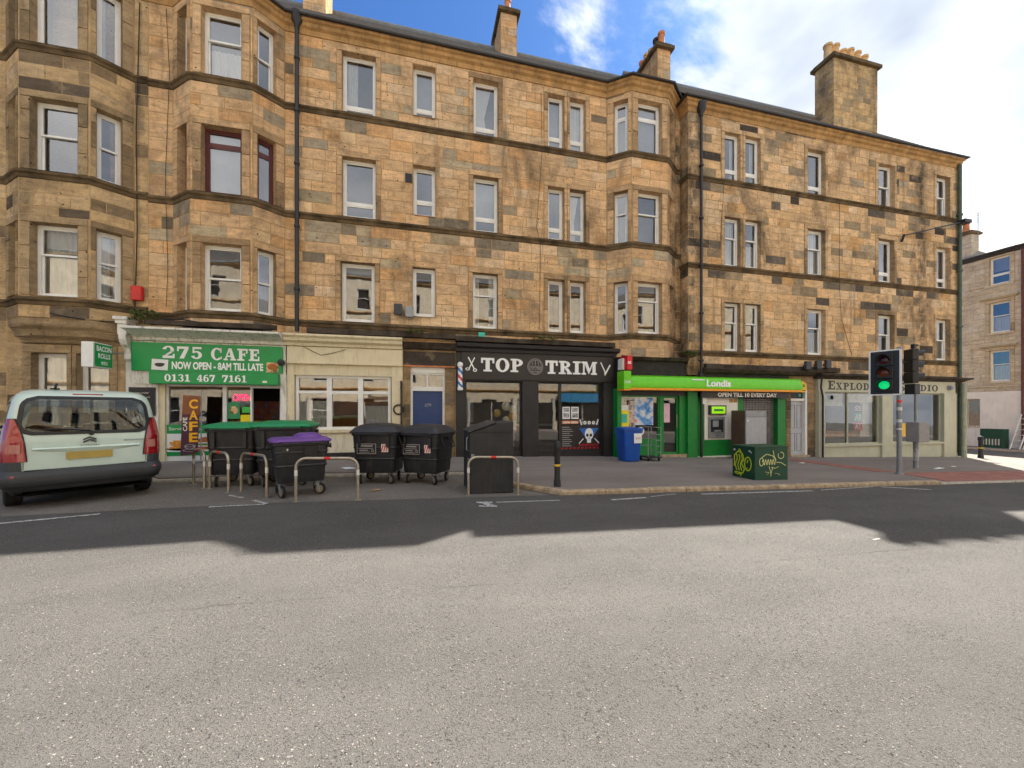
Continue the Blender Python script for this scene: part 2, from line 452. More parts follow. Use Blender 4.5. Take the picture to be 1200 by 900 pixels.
plain('white_paint_worn', rgb(222, 218, 208), 0.6, var=0.08, scale=4, dirt=0.7, bmp=0.15)
plain('maroon_frame', rgb(92, 44, 40), 0.5, var=0.15)
plain('cream_paint', rgb(220, 206, 172), 0.75, var=0.07, scale=2, dirt=0.25, bmp=0.2)
plain('cream_lower', rgb(224, 214, 188), 0.75, var=0.07, scale=2, dirt=0.3, bmp=0.2)
plain('sage_paint', rgb(186, 184, 160), 0.65, var=0.06, scale=2, dirt=0.2, bmp=0.1)
plain('black_paint', rgb(32, 30, 32), 0.5, var=0.2, scale=3, dirt=0.08)
plain('sign_black', rgb(38, 33, 33), 0.45, var=0.1)
plain('soot_black', rgb(44, 40, 38), 0.85, var=0.4, scale=3, bmp=0.3)
plain('blue_door', rgb(34, 62, 112), 0.42, var=0.08)
plain('grey_door', rgb(176, 180, 188), 0.5, var=0.05)
plain('cafe_green', rgb(6, 146, 70), 0.4, var=0.06)
plain('shop_green', rgb(8, 124, 46), 0.5, var=0.12, dirt=0.12)
plain('lime_green', rgb(104, 204, 20), 0.35, var=0.05)
plain('sign_orange', rgb(238, 150, 20), 0.45)
plain('sign_red', rgb(206, 22, 36), 0.45)
plain('letter_white', rgb(238, 238, 236), 0.45, var=0.02)
plain('letter_dark', rgb(58, 54, 46), 0.6, var=0.05)
plain('letter_grey', rgb(150, 146, 142), 0.5)
plain('ivory', rgb(230, 224, 210), 0.6)
plain('slate', rgb(92, 88, 84), 0.7, var=0.35, scale=5, bmp=0.4, bscale=25, dirt=0.25)
plain('lead', rgb(118, 124, 128), 0.6, var=0.15)
plain('gutter', rgb(46, 44, 44), 0.5, var=0.2)
plain('pipe', rgb(34, 33, 34), 0.45, var=0.25, dirt=0.1)
plain('pipe_green', rgb(70, 84, 68), 0.55, var=0.25, dirt=0.3)
plain('pipe_sage', rgb(150, 156, 134), 0.55, var=0.2, dirt=0.2)
plain('pale_moulding', rgb(196, 184, 160), 0.9, var=0.15, dirt=0.3)
plain('terracotta', rgb(196, 124, 76), 0.85, var=0.2, dirt=0.2)
plain('buff_pot', rgb(206, 168, 116), 0.85, var=0.15, dirt=0.2)
plain('room', rgb(122, 112, 98), 0.9, var=0.2, scale=1.3)
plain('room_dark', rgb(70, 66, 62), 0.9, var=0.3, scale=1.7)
plain('room_warm', rgb(190, 134, 72), 0.9, var=0.15, scale=1.3)
plain('curtain', rgb(214, 212, 208), 0.9, var=0.06, scale=3)
plain('blind', rgb(158, 162, 168), 0.8, var=0.05)
plain('blind_dark', rgb(66, 60, 68), 0.8, var=0.1)
plain('blind_brown', rgb(150, 132, 118), 0.8, var=0.06, scale=10)
plain('steel', rgb(178, 168, 150), 0.42, metal=0.75, var=0.14, scale=14, dirt=0.25)
plain('steel_grey', rgb(160, 163, 168), 0.45, metal=0.3, var=0.08, dirt=0.1)
plain('galv', rgb(142, 145, 148), 0.5, metal=0.4, var=0.15, dirt=0.2)
plain('grey_box', rgb(142, 140, 138), 0.6, var=0.1, dirt=0.2)
plain('tape_white', rgb(220, 216, 208), 0.5)
plain('tape_red', rgb(200, 28, 34), 0.5)
plain('bin_black', rgb(36, 36, 40), 0.42, var=0.3, scale=6, bmp=0.15, bscale=80, dirt=0.32)
plain('bin_navy', rgb(32, 33, 38), 0.45, var=0.35, scale=6, bmp=0.15, bscale=80, dirt=0.34)
plain('lid_green', rgb(10, 130, 78), 0.42, var=0.1, dirt=0.08)
plain('lid_purple', rgb(102, 62, 140), 0.42, var=0.1, dirt=0.06)
plain('lid_black', rgb(44, 45, 49), 0.5, var=0.25, dirt=0.3)
plain('bin_blue', rgb(18, 78, 168), 0.45, var=0.1)
plain('rubber', rgb(26, 25, 25), 0.85, var=0.3, scale=8)
plain('caster_rim', rgb(128, 116, 102), 0.7, var=0.2, dirt=0.4)
plain('box_black', rgb(36, 37, 41), 0.6, var=0.3, scale=4, dirt=0.28)
plain('cabinet_green', rgb(8, 66, 44), 0.5, var=0.1, dirt=0.08)
plain('graffiti', rgb(196, 214, 34), 0.5, var=0.05)
plain('graffiti_pale', rgb(214, 214, 150), 0.5, var=0.05)
plain('plastic_black', rgb(28, 28, 30), 0.5, var=0.1)
plain('plastic_dark', rgb(58, 60, 64), 0.6, var=0.1, dirt=0.06)
plain('alarm_red', rgb(196, 40, 32), 0.5)
plain('yellow', rgb(232, 214, 20), 0.5)
plain('amber_yellow', rgb(226, 178, 30), 0.5)
plain('poster_green', rgb(48, 142, 92), 0.5)
plain('poster_teal', rgb(60, 178, 160), 0.5)
plain('poster_pink', rgb(220, 52, 92), 0.5)
plain('pink_paper', rgb(226, 186, 200), 0.7)
plain('white_card', rgb(232, 232, 230), 0.6, var=0.03)
plain('chalkboard', rgb(34, 34, 36), 0.6)
plain('banner_brown', rgb(82, 40, 58), 0.6, var=0.15)
plain('banner_copper', rgb(128, 74, 44), 0.6, var=0.15)
plain('banner_yellow', rgb(244, 178, 20), 0.5)
plain('chips', rgb(228, 150, 48), 0.7, var=0.35, scale=30)
plain('bun', rgb(176, 102, 44), 0.7, var=0.3, scale=20)
plain('salad', rgb(96, 140, 40), 0.7, var=0.4, scale=30)
plain('balloon_cream', rgb(232, 226, 206), 0.25, var=0.03)
plain('balloon_gold', rgb(206, 170, 92), 0.3, var=0.05)
plain('pole_blue', rgb(48, 110, 190), 0.3)
plain('pole_red', rgb(214, 56, 66), 0.3)
plain('brown_panel', rgb(88, 64, 50), 0.6, var=0.15)
plain('sky_blue', rgb(60, 150, 200), 0.5)
plain('shutter_grey', rgb(122, 118, 118), 0.5, metal=0.3, var=0.2)
plain('counter_wood', rgb(178, 132, 70), 0.6, var=0.2)
plain('shelf_white', rgb(200, 196, 188), 0.6)
plain('light_green', rgb(70, 190, 80), 0.5)
plain('cable', rgb(34, 31, 29), 0.7)
plain('litter', rgb(226, 206, 198), 0.8)
plain('leaf', rgb(74, 96, 38), 0.7, var=0.4, scale=12)
plain('moss', rgb(84, 94, 44), 0.9, var=0.4, scale=12)
plain('twig', rgb(96, 78, 56), 0.9)
plain('ladder', rgb(222, 220, 214), 0.5)
plain('kerb_stone', rgb(172, 152, 126), 0.9, var=0.3, scale=7, bmp=0.5, bscale=40, dirt=0.55)
plain('kerb_dropped', rgb(176, 166, 150), 0.9, var=0.25, scale=7, bmp=0.4, bscale=40, dirt=0.4)
plain('tactile', rgb(152, 100, 88), 0.9, var=0.22, scale=4, bmp=0.4, bscale=30, dirt=0.3)
plain('plate', rgb(176, 152, 76), 0.5, var=0.06)
plain('car_paint', rgb(196, 214, 203), 0.3, var=0.02, coat=0.6)
plain('chrome', rgb(150, 152, 154), 0.2, metal=1.0, var=0.02)
plain('rim_alloy', rgb(110, 112, 116), 0.35, metal=0.7)
plain('cloth_seat', rgb(44, 44, 48), 0.9)
plain('backing_dark', rgb(34, 33, 33), 0.9)

def glass(name, refl, tintc=(0.92, 0.95, 0.95, 1), ior=1.5, warp=0.03):
    m, n, l, b = nodes(name); n.remove(b)
    out = [q for q in n if q.type == 'OUTPUT_MATERIAL'][0]
    p = position(n)
    g = n.new('ShaderNodeBsdfGlossy'); g.inputs['Roughness'].default_value = 0.015; g.inputs['Color'].default_value = (1, 1, 1, 1)
    bp = n.new('ShaderNodeBump'); bp.inputs['Strength'].default_value = warp; bp.inputs['Distance'].default_value = 0.05
    l.new(noise(n, l, p, 1.6, 2, 0.4), bp.inputs['Height']); l.new(bp.outputs[0], g.inputs['Normal'])
    t = n.new('ShaderNodeBsdfTransparent'); t.inputs['Color'].default_value = tintc
    fr = n.new('ShaderNodeFresnel'); fr.inputs['IOR'].default_value = ior
    a = n.new('ShaderNodeMath'); a.operation = 'MULTIPLY_ADD'; a.use_clamp = True
    l.new(fr.outputs[0], a.inputs[0]); a.inputs[1].default_value = 1.4; a.inputs[2].default_value = refl
    mx_ = n.new('ShaderNodeMixShader'); l.new(a.outputs[0], mx_.inputs[0]); l.new(t.outputs[0], mx_.inputs[1]); l.new(g.outputs[0], mx_.inputs[2])
    l.new(mx_.outputs[0], out.inputs[0])
    return m
glass('window_glass', 0.15)
glass('window_glass_old', 0.10, warp=0.08)
glass('shop_glass', 0.08, (0.9, 0.93, 0.92, 1), warp=0.015)
glass('car_glass', 0.0, (0.5, 0.55, 0.55, 1))

def emit(name, c, e, base=None):
    m, n, l, b = nodes(name)
    b.inputs['Base Color'].default_value = base or c
    b.inputs['Emission Color'].default_value = c; b.inputs['Emission Strength'].default_value = e; b.inputs['Roughness'].default_value = 0.3
    return m
emit('signal_green', rgb(0, 200, 110), 0.13)
emit('neon_pink', rgb(255, 30, 90), 0.4)
emit('tube_light', rgb(255, 250, 240), 0.6)
emit('atm_screen', rgb(150, 220, 20), 0.07)
plain('lens_red', rgb(70, 8, 22), 0.2, var=0.05)
plain('lens_amber', rgb(110, 48, 10), 0.2, var=0.05)
plain('tail_red', rgb(150, 10, 26), 0.15, var=0.05, coat=1.0)
plain('tail_clear', rgb(176, 120, 110), 0.2)

def asphalt(name, c, chip, scale, chipmix, bstr, joint=False):
    m, n, l, b = nodes(name)
    p = position(n)
    big = noise(n, l, mapping(n, l, p, (0.35, 1.0, 1.0)), 0.9, 8, 0.62, 0.3)
    base = mixc(n, l, ramp(n, l, big, (0.3, 0.0), (0.7, 1.0)), tuple(x * 0.80 for x in c[:3]) + (1,), tuple(x * 1.16 for x in c[:3]) + (1,))
    wz = noise(n, l, p, 60, 2, 0.5)
    vm = n.new('ShaderNodeVectorMath'); vm.operation = 'MULTIPLY_ADD'
    cxn = n.new('ShaderNodeCombineXYZ'); l.new(wz, cxn.inputs[0]); l.new(wz, cxn.inputs[1])
    l.new(cxn.outputs[0], vm.inputs[0]); vm.inputs[1].default_value = (0.012, 0.012, 0); l.new(p, vm.inputs[2])
    vo = n.new('ShaderNodeTexVoronoi'); vo.inputs['Scale'].default_value = scale; l.new(vm.outputs[0], vo.inputs['Vector'])
    vo.inputs['Randomness'].default_value = 1.0
    rnd = n.new('ShaderNodeSeparateColor'); l.new(vo.outputs['Color'], rnd.inputs[0])
    stone_top = ramp(n, l, vo.outputs['Distance'], (0.26, 1.0), (0.46, 0.0))
    # only some of the chippings stand proud, in worn drifts
    drift = noise(n, l, p, 1.3, 6, 0.65)
    pick = ramp(n, l, rnd.outputs[0], (0.45, 0.0), (0.55, 1.0))
    bare = mixc(n, l, 1.0, ramp(n, l, drift, (0.36, 0.15), (0.62, 1.0)), pick, 'MULTIPLY')
    blob = ramp(n, l, noise(n, l, p, scale * 1.15, 3, 0.6, 0.4), (0.54, 0.0), (0.62, 1.0))
    proud = mixc(n, l, 1.0, blob, ramp(n, l, drift, (0.36, 0.35), (0.62, 1.0)), 'MULTIPLY')
    chipc = mixc(n, l, rnd.outputs[1], tuple(x * 0.45 for x in chip[:3]) + (1,), tuple(min(1, x * 1.25) for x in chip[:3]) + (1,))
    sp = n.new('ShaderNodeMath'); sp.operation = 'MULTIPLY'; l.new(proud, sp.inputs[0]); sp.inputs[1].default_value = chipmix
    base = mixc(n, l, sp.outputs[0], base, chipc)
    fine = noise(n, l, p, 220, 3, 0.8)
    base = mixc(n, l, 1.0, base, ramp(n, l, fine, (0.25, 0.6), (0.75, 1.38)), 'MULTIPLY')
    # pits where a chipping has come out, their shadow painted in dark
    pit = mixc(n, l, 1.0, ramp(n, l, noise(n, l, mapping(n, l, p, loc=(7.3, 2.1, 0)), scale * 0.8, 3, 0.65, 0.5), (0.62, 0.0), (0.68, 1.0)), ramp(n, l, noise(n, l, p, 2.1, 3, 0.7), (0.42, 0.1), (0.58, 0.95)), 'MULTIPLY')
    base = mixc(n, l, pit, base, tuple(x * 0.3 for x in c[:3]) + (1,))
    # oily tyre tracks and old stains
    st = ramp(n, l, noise(n, l, mapping(n, l, p, (0.5, 1.5, 1)), 0.45, 7, 0.6), (0.5, 0.0), (0.7, 0.35))
    base = mixc(n, l, st, base, tuple(x * 0.66 for x in c[:3]) + (1,))
    if joint:
        sx = n.new('ShaderNodeSeparateXYZ'); l.new(p, sx.inputs[0])
        wob = noise(n, l, p, 1.5, 5, 0.7)
        for yy in joint:
            a = n.new('ShaderNodeMath'); a.operation = 'MULTIPLY_ADD'; l.new(wob, a.inputs[0]); a.inputs[1].default_value = 0.16; l.new(sx.outputs[1], a.inputs[2])
            d = n.new('ShaderNodeMath'); d.operation = 'SUBTRACT'; l.new(a.outputs[0], d.inputs[0]); d.inputs[1].default_value = yy + 0.08
            e = n.new('ShaderNodeMath'); e.operation = 'ABSOLUTE'; l.new(d.outputs[0], e.inputs[0])
            g = mixc(n, l, 1.0, ramp(n, l, e.outputs[0], (0.006, 1.0), (0.016, 0.0)), ramp(n, l, noise(n, l, p, 0.8, 4), (0.48, 0.0), (0.62, 0.6)), 'MULTIPLY')
            base = mixc(n, l, g, base, tuple(x * 0.35 for x in c[:3]) + (1,))
    l.new(base, b.inputs['Base Color']); b.inputs['Roughness'].default_value = 0.88; b.inputs['Specular IOR Level'].default_value = 0.25
    hh = n.new('ShaderNodeMath'); hh.operation = 'MULTIPLY_ADD'; l.new(pit, hh.inputs[0]); hh.inputs[1].default_value = -1.0; l.new(proud, hh.inputs[2])
    h2 = n.new('ShaderNodeMath'); h2.operation = 'MULTIPLY_ADD'; l.new(fine, h2.inputs[0]); h2.inputs[1].default_value = 0.5; l.new(hh.outputs[0], h2.inputs[2])
    bump(n, l, b, h2.outputs[0], bstr, 0.010)
    return m
asphalt('road_asphalt', (0.121, 0.113, 0.104, 1), (0.30, 0.28, 0.252, 1), 68, 0.8, 1.0, joint=(3.55, -1.2))
asphalt('bay_asphalt', (0.21, 0.187, 0.163, 1), (0.42, 0.385, 0.33, 1), 50, 0.85, 1.0)
asphalt('pavement_asphalt', (0.25, 0.212, 0.188, 1), (0.37, 0.33, 0.29, 1), 62, 0.5, 0.5)

m, n, l, b = nodes('chipping')
at = n.new('ShaderNodeAttribute'); at.attribute_name = 'tint'; l.new(at.outputs['Color'], b.inputs['Base Color']); b.inputs['Roughness'].default_value = 0.85
m, n, l, b = nodes('road_paint')
p = position(n)
l.new(mixc(n, l, ramp(n, l, noise(n, l, p, 30, 5, 0.7), (0.42, 0.0), (0.56, 1.0)), (0.16, 0.15, 0.14, 1), (0.62, 0.61, 0.58, 1)), b.inputs['Base Color'])
b.inputs['Roughness'].default_value = 0.8

def picture(name, cols, scale, seed=0.0):
    """flat print seen too small to read: a few inks in blotches"""
    m, n, l, b = nodes(name)
    p = mapping(n, l, position(n), loc=(seed, seed, seed))
    f = noise(n, l, p, scale, 4, 0.6)
    st = [(0.3 + 0.4 * i / max(1, len(cols) - 1), c) for i, c in enumerate(cols)]
    l.new(ramp(n, l, f, *st), b.inputs['Base Color']); b.inputs['Roughness'].default_value = 0.4
    return m
picture('print_blue', [rgb(40, 90, 170), rgb(90, 150, 210), rgb(220, 225, 230), rgb(210, 120, 90)], 3.5, 1)
picture('print_red', [rgb(140, 24, 30), rgb(220, 200, 190), rgb(60, 50, 60)], 5, 2)
picture('print_food', [rgb(200, 120, 50), rgb(230, 200, 150), rgb(120, 70, 40), rgb(90, 130, 50)], 9, 3)
picture('print_grey', [rgb(70, 70, 74), rgb(180, 180, 180), rgb(40, 40, 44)], 8, 4)
picture('goods', [rgb(60, 54, 50), rgb(150, 120, 80), rgb(190, 60, 50), rgb(70, 100, 140), rgb(210, 200, 170)], 5, 5)
# ---------------------------------------------------------------- ground, road, pavements
mb = MB()
mb.quad((-300, -300, rz(-300)), (-2.5, -300, rz(-2.5)), (-2.5, 300, rz(-2.5)), (-300, 300, rz(-300)))
mb.quad((-2.5, -300, rz(-2.5)), (300, -300, rz(300)), (300, 300, rz(300)), (-2.5, 300, rz(-2.5)))
tag(mb.build('road', 'road_asphalt'), kind='structure')
mb = MB()   # rough parking bay where the bins stand
pts = [(-40, 7.18), (-2.5, 7.18), (2.55, 7.18), (1.95, 8.0), (1.75, 9.66), (-2.5, 9.66), (-5.5, 9.66), (-7.9, 12.3), (-40, 12.3)]
mb.add([(x, y, rz(x) + 0.004) for x, y in pts], [(0, 1, 5, 6, 7, 8), (1, 2, 3, 4, 5)])
tag(mb.build('parking_bay', 'bay_asphalt'), kind='structure')

KERB = [(-40, 12.3), (-7.9, 12.3), (-5.5, 9.7), (-2.5, 9.7), (1.72, 9.7), (1.95, 8.1), (2.75, 7.15), (13.4, 7.15)]
KERB2 = [(20.6, 7.15), (25.2, 7.15), (26.6, 7.9), (27.3, 9.4), (27.3, 40)]
def offset_line(pts, d):
    out = []
    for i, p in enumerate(pts):
        n_ = []
        for a, b in ((i - 1, i), (i, i + 1)):
            if a < 0 or b >= len(pts): continue
            dx, dy = pts[b][0] - pts[a][0], pts[b][1] - pts[a][1]; l_ = math.hypot(dx, dy); n_.append((-dy / l_, dx / l_))
        nx = sum(q[0] for q in n_) / len(n_); ny = sum(q[1] for q in n_) / len(n_)
        k = 1.0 / max(0.35, (nx * n_[0][0] + ny * n_[0][1]))
        out.append((p[0] + nx * d * k, p[1] + ny * d * k))
    return out
K1 = offset_line(KERB, 0.14); K2 = offset_line(KERB2, 0.14)
mb = MB()
ring = K1 + [(13.9, 8.55), (20.1, 8.55)] + K2 + [(20, 40), (20, 14.5), (-2.5, 14.5), (-40, 14.5)]
n0 = len(ring)
mb.add([(x, y, gz(x)) for x, y in ring] + [(x, y, gz(x) - 0.3) for x, y in ring],
       [tuple(range(3)) + (3, n0 - 2, n0 - 1), tuple(range(3, n0 - 1))] + [(i, n0 + i, n0 + (i + 1) % n0, (i + 1) % n0) for i in range(n0)])
pavement = tag(mb.build('pavement', 'pavement_asphalt'), kind='structure')

def kerb_run(line, flush=False, lengths=(0.8, 1.15), drop=0.0):
    rnd = random.Random(5)
    for i in range(len(line) - 1):
        a, b = line[i], line[i + 1]
        dx, dy = b[0] - a[0], b[1] - a[1]; L = math.hypot(dx, dy); dx /= L; dy /= L
        if a[0] < -14: continue
        s = 0
        while s < L - 0.02:
            e = min(L, s + rnd.uniform(*lengths))
            if L - e < 0.25: e = L
            j = rnd.uniform(-0.006, 0.006); d = rnd.uniform(-0.008, 0.008); w = 0.136; g = 0.008
            q = []
            for t, o_ in ((s + g, d), (e - g, d), (e - g, w), (s + g, w)):
                q.append((a[0] + dx * t - dy * o_, a[1] + dy * t + dx * o_))
            lo = [(x, y, rz(x) - 0.2) for x, y in q]
            top0 = 0.075 - drop
            fr = [(q[0][0], q[0][1], rz(q[0][0]) + top0 - 0.015), (q[1][0], q[1][1], rz(q[1][0]) + top0 - 0.015)]
            inn = 0.018
            t4 = [(q[0][0] - dy * inn, q[0][1] + dx * inn, rz(q[0][0]) + top0 + 0.018 + j), (q[1][0] - dy * inn, q[1][1] + dx * inn, rz(q[1][0]) + top0 + 0.018 + j),
                  (q[2][0], q[2][1], rz(q[2][0]) + top0 + 0.018 + j), (q[3][0], q[3][1], rz(q[3][0]) + top0 + 0.018 + j)]
            k = MB(); k.add(lo + fr + t4, [(0, 1, 5, 4), (4, 5, 7, 6), (6, 7, 8, 9), (1, 2, 8, 7, 5), (3, 0, 4, 6, 9), (2, 3, 9, 8)])
            k.build('kerb_stone', 'kerb_dropped' if drop else 'kerb_stone', pavement)
            s = e
kerb_run([(-13.9, 12.3)] + KERB[1:3], drop=0.02)
kerb_run(KERB[2:5], drop=0.03)
kerb_run(KERB[4:])
kerb_run([(13.4, 7.15), (20.6, 7.15)], drop=0.055)
kerb_run(KERB2[:4])
mb = MB()   # ramp down to the crossing
mb.quad((13.3, 7.29, rz(13.3) + 0.03), (20.7, 7.29, rz(20.7) + 0.03), (20.2, 8.6, gz(20.2) - 0.008), (13.8, 8.6, gz(13.8) - 0.008))
tag(mb.build('crossing_ramp', 'pavement_asphalt'), kind='structure')
rnd = random.Random(8)
def slab(x, y, z00, z10, z11, z01, w=0.4):
    k = MB(); g = 0.006; t = 0.008 + rnd.uniform(0, 0.004)
    k.add([(x + g, y + g, z00 - 0.02), (x + w - g, y + g, z10 - 0.02), (x + w - g, y + w - g, z11 - 0.02), (x + g, y + w - g, z01 - 0.02),
           (x + g, y + g, z00 + t), (x + w - g, y + g, z10 + t), (x + w - g, y + w - g, z11 + t), (x + g, y + w - g, z01 + t)],
          [(4, 5, 6, 7), (0, 1, 5, 4), (1, 2, 6, 5), (2, 3, 7, 6), (3, 0, 4, 7)])
    k.build('tactile_slab', 'tactile', pavement)
def rampz(x, y):
    a = rz(x) + 0.03; b_ = gz(x) - 0.008; t = min(1, max(0, (y - 7.29) / 1.31)); return a + (b_ - a) * t
for i in range(14):
    for j in range(3):
        x, y = 14.0 + i * 0.4, 7.3 + j * 0.4
        slab(x, y, rampz(x, y), rampz(x + .4, y), rampz(x + .4, y + .4), rampz(x, y + .4))
for i in range(2):
    for j in range(8):
        x, y = 13.5 + i * 0.4, 8.7 + j * 0.4
        slab(x, y, gz(x), gz(x + .4), gz(x + .4), gz(x))

# near pavement behind the camera and the far side of the side street
mb = MB()
for x0, x1, y0, y1 in ((-60, -2.5, -9, -4.6), (-2.5, 60, -9, -4.6), (35.0, 60, 7.15, 60)):
    v = [(x0, y0), (x1, y0), (x1, y1), (x0, y1)]
    mb.add([(x, y, gz(x)) for x, y in v] + [(x, y, gz(x) - 0.3) for x, y in v], [(0, 1, 2, 3), (0, 4, 5, 1), (1, 5, 6, 2), (2, 6, 7, 3), (3, 7, 4, 0)])
tag(mb.build('pavement_beyond', 'pavement_asphalt'), kind='structure')
mb = MB()
for a, b in (((34.86, 7.15), (35.0, 60)),):
    mb.add([(a[0], a[1], rz(a[0]) - .1), (b[0], a[1], rz(b[0]) - .1), (b[0], b[1], rz(b[0]) - .1), (a[0], b[1], rz(a[0]) - .1),
            (a[0], a[1], gz(a[0]) + .004), (b[0], a[1], gz(b[0]) + .004), (b[0], b[1], gz(b[0]) + .004), (a[0], b[1], gz(a[0]) + .004)], MB.BOXF)
tag(mb.build('kerb_beyond', 'kerb_dropped'), kind='structure')

# painted markings
def mark(pts, name='road_marking'):
    k = MB(); k.add([(x, y, rz(x) + 0.009) for x, y in pts], [tuple(range(len(pts)))])
    return k
def stripe(x0, y0, x1, y1, w):
    dx, dy = x1 - x0, y1 - y0; L = math.hypot(dx, dy); nx, ny = -dy / L * w / 2, dx / L * w / 2
    return [(x0 + nx, y0 + ny), (x0 - nx, y0 - ny), (x1 - nx, y1 - ny), (x1 + nx, y1 + ny)]
marks = []
def mk(label, *stripes):
    k = MB()
    for i, s in enumerate(stripes):
        q = stripe(*s)
        k.add([(x, y, rz(x) + 0.008 + 0.0006 * i) for x, y in q], [(0, 1, 2, 3)])
    o = k.build('road_marking', 'road_paint'); tag(o, kind='structure')
mk('', (1.35, 6.72, 2.55, 6.72, 0.06))
mk('', (3.55, 6.62, 4.35, 6.72, 0.09))
mk('', (4.5, 6.78, 5.2, 6.95, 0.04))
mk('', (5.75, 6.86, 8.7, 6.86, 0.08))
mk('', (9.0, 6.9, 10.9, 7.1, 0.05))
mk('', (11.1, 7.05, 12.0, 6.6, 0.09))
mk('', (1.0, 6.75, 1.28, 6.72, 0.12), (1.12, 6.72, 1.24, 6.45, 0.12), (1.0, 6.5, 1.3, 6.42, 0.09))
mk('', (-3.25, 7.1, -2.45, 7.1, 0.07), (-2.75, 7.45, -2.42, 7.12, 0.06))
mk('', (-3.35, 8.0, -3.0, 7.7, 0.06))
mk('', (-6.2, 6.55, -4.6, 7.0, 0.08))
mk('', (6.0, 3.9, 6.15, 3.93, 0.03))

# stone chippings standing proud of the worn surface, in drifts
mb = MB(); rc = random.Random(31)
for i in range(26000):
    y = 0.7 + 4.6 * rc.random() ** 1.5; x = 0.24 * y + (rc.random() * 2 - 1) * (y * 1.42 + .25)
    dr = math.sin(x * 2.3 + math.sin(y * 3.1)) * math.sin(y * 2.7 + 1.1 * math.sin(x * 1.9)) + .5 * math.sin(x * 6.1 + y * 4.7)
    if rc.random() > .34 + .42 * dr: continue
    r_ = rc.uniform(.003, .0085); h_ = r_ * rc.uniform(.25, .6); a0 = rc.uniform(0, 6.28); el = rc.uniform(.55, 1.0); z = rz(x) - .001
    c_, s_ = math.cos(a0), math.sin(a0); lo = []; hi = []
    for k_ in range(5):
        a = k_ * 1.2566 + rc.uniform(-.3, .3); px_, py_ = r_ * math.cos(a), r_ * el * math.sin(a)
        lo.append((x + px_ * c_ - py_ * s_, y + px_ * s_ + py_ * c_, z)); hi.append((x + .68 * (px_ * c_ - py_ * s_), y + .68 * (px_ * s_ + py_ * c_), z + h_ + rc.uniform(-.15, .15) * h_))
    t_ = rc.random(); k_ = rc.uniform(.6, 1.25)
    col_ = (.235 * k_, .213 * k_, .188 * k_, 1) if t_ < .72 else ((.24 * k_, .19 * k_, .15 * k_, 1) if t_ < .9 else (.07 * k_, .066 * k_, .062 * k_, 1))
    mb.add(lo + hi, [(5, 6, 7, 8, 9), (0, 1, 6, 5), (1, 2, 7, 6), (2, 3, 8, 7), (3, 4, 9, 8), (4, 0, 5, 9)], col_)
tag(mb.build('chippings', 'chipping', tinted=True), 'pale stone chippings standing proud in the worn road surface', 'gravel', kind='stuff')
# ---------------------------------------------------------------- tenements
def px_of(x, y, z):
    c, s = math.cos(R(YAW)), math.sin(R(YAW))
    l_ = x * c - y * s; d = x * s + y * c
    if d < 0.5: return None
    return 600 + 450 * l_ / d, 481 - 450 * (z - 1.55) / d
def on_screen_area(q):
    p_ = [px_of(*v) for v in q]
    if any(v is None for v in p_): return 0
    if all(v[0] < 0 or v[0] > 1200 or v[1] < 0 or v[1] > 900 for v in p_): return 0
    return abs(sum(p_[i][0] * p_[(i + 1) % 4][1] - p_[(i + 1) % 4][0] * p_[i][1] for i in range(4))) / 2

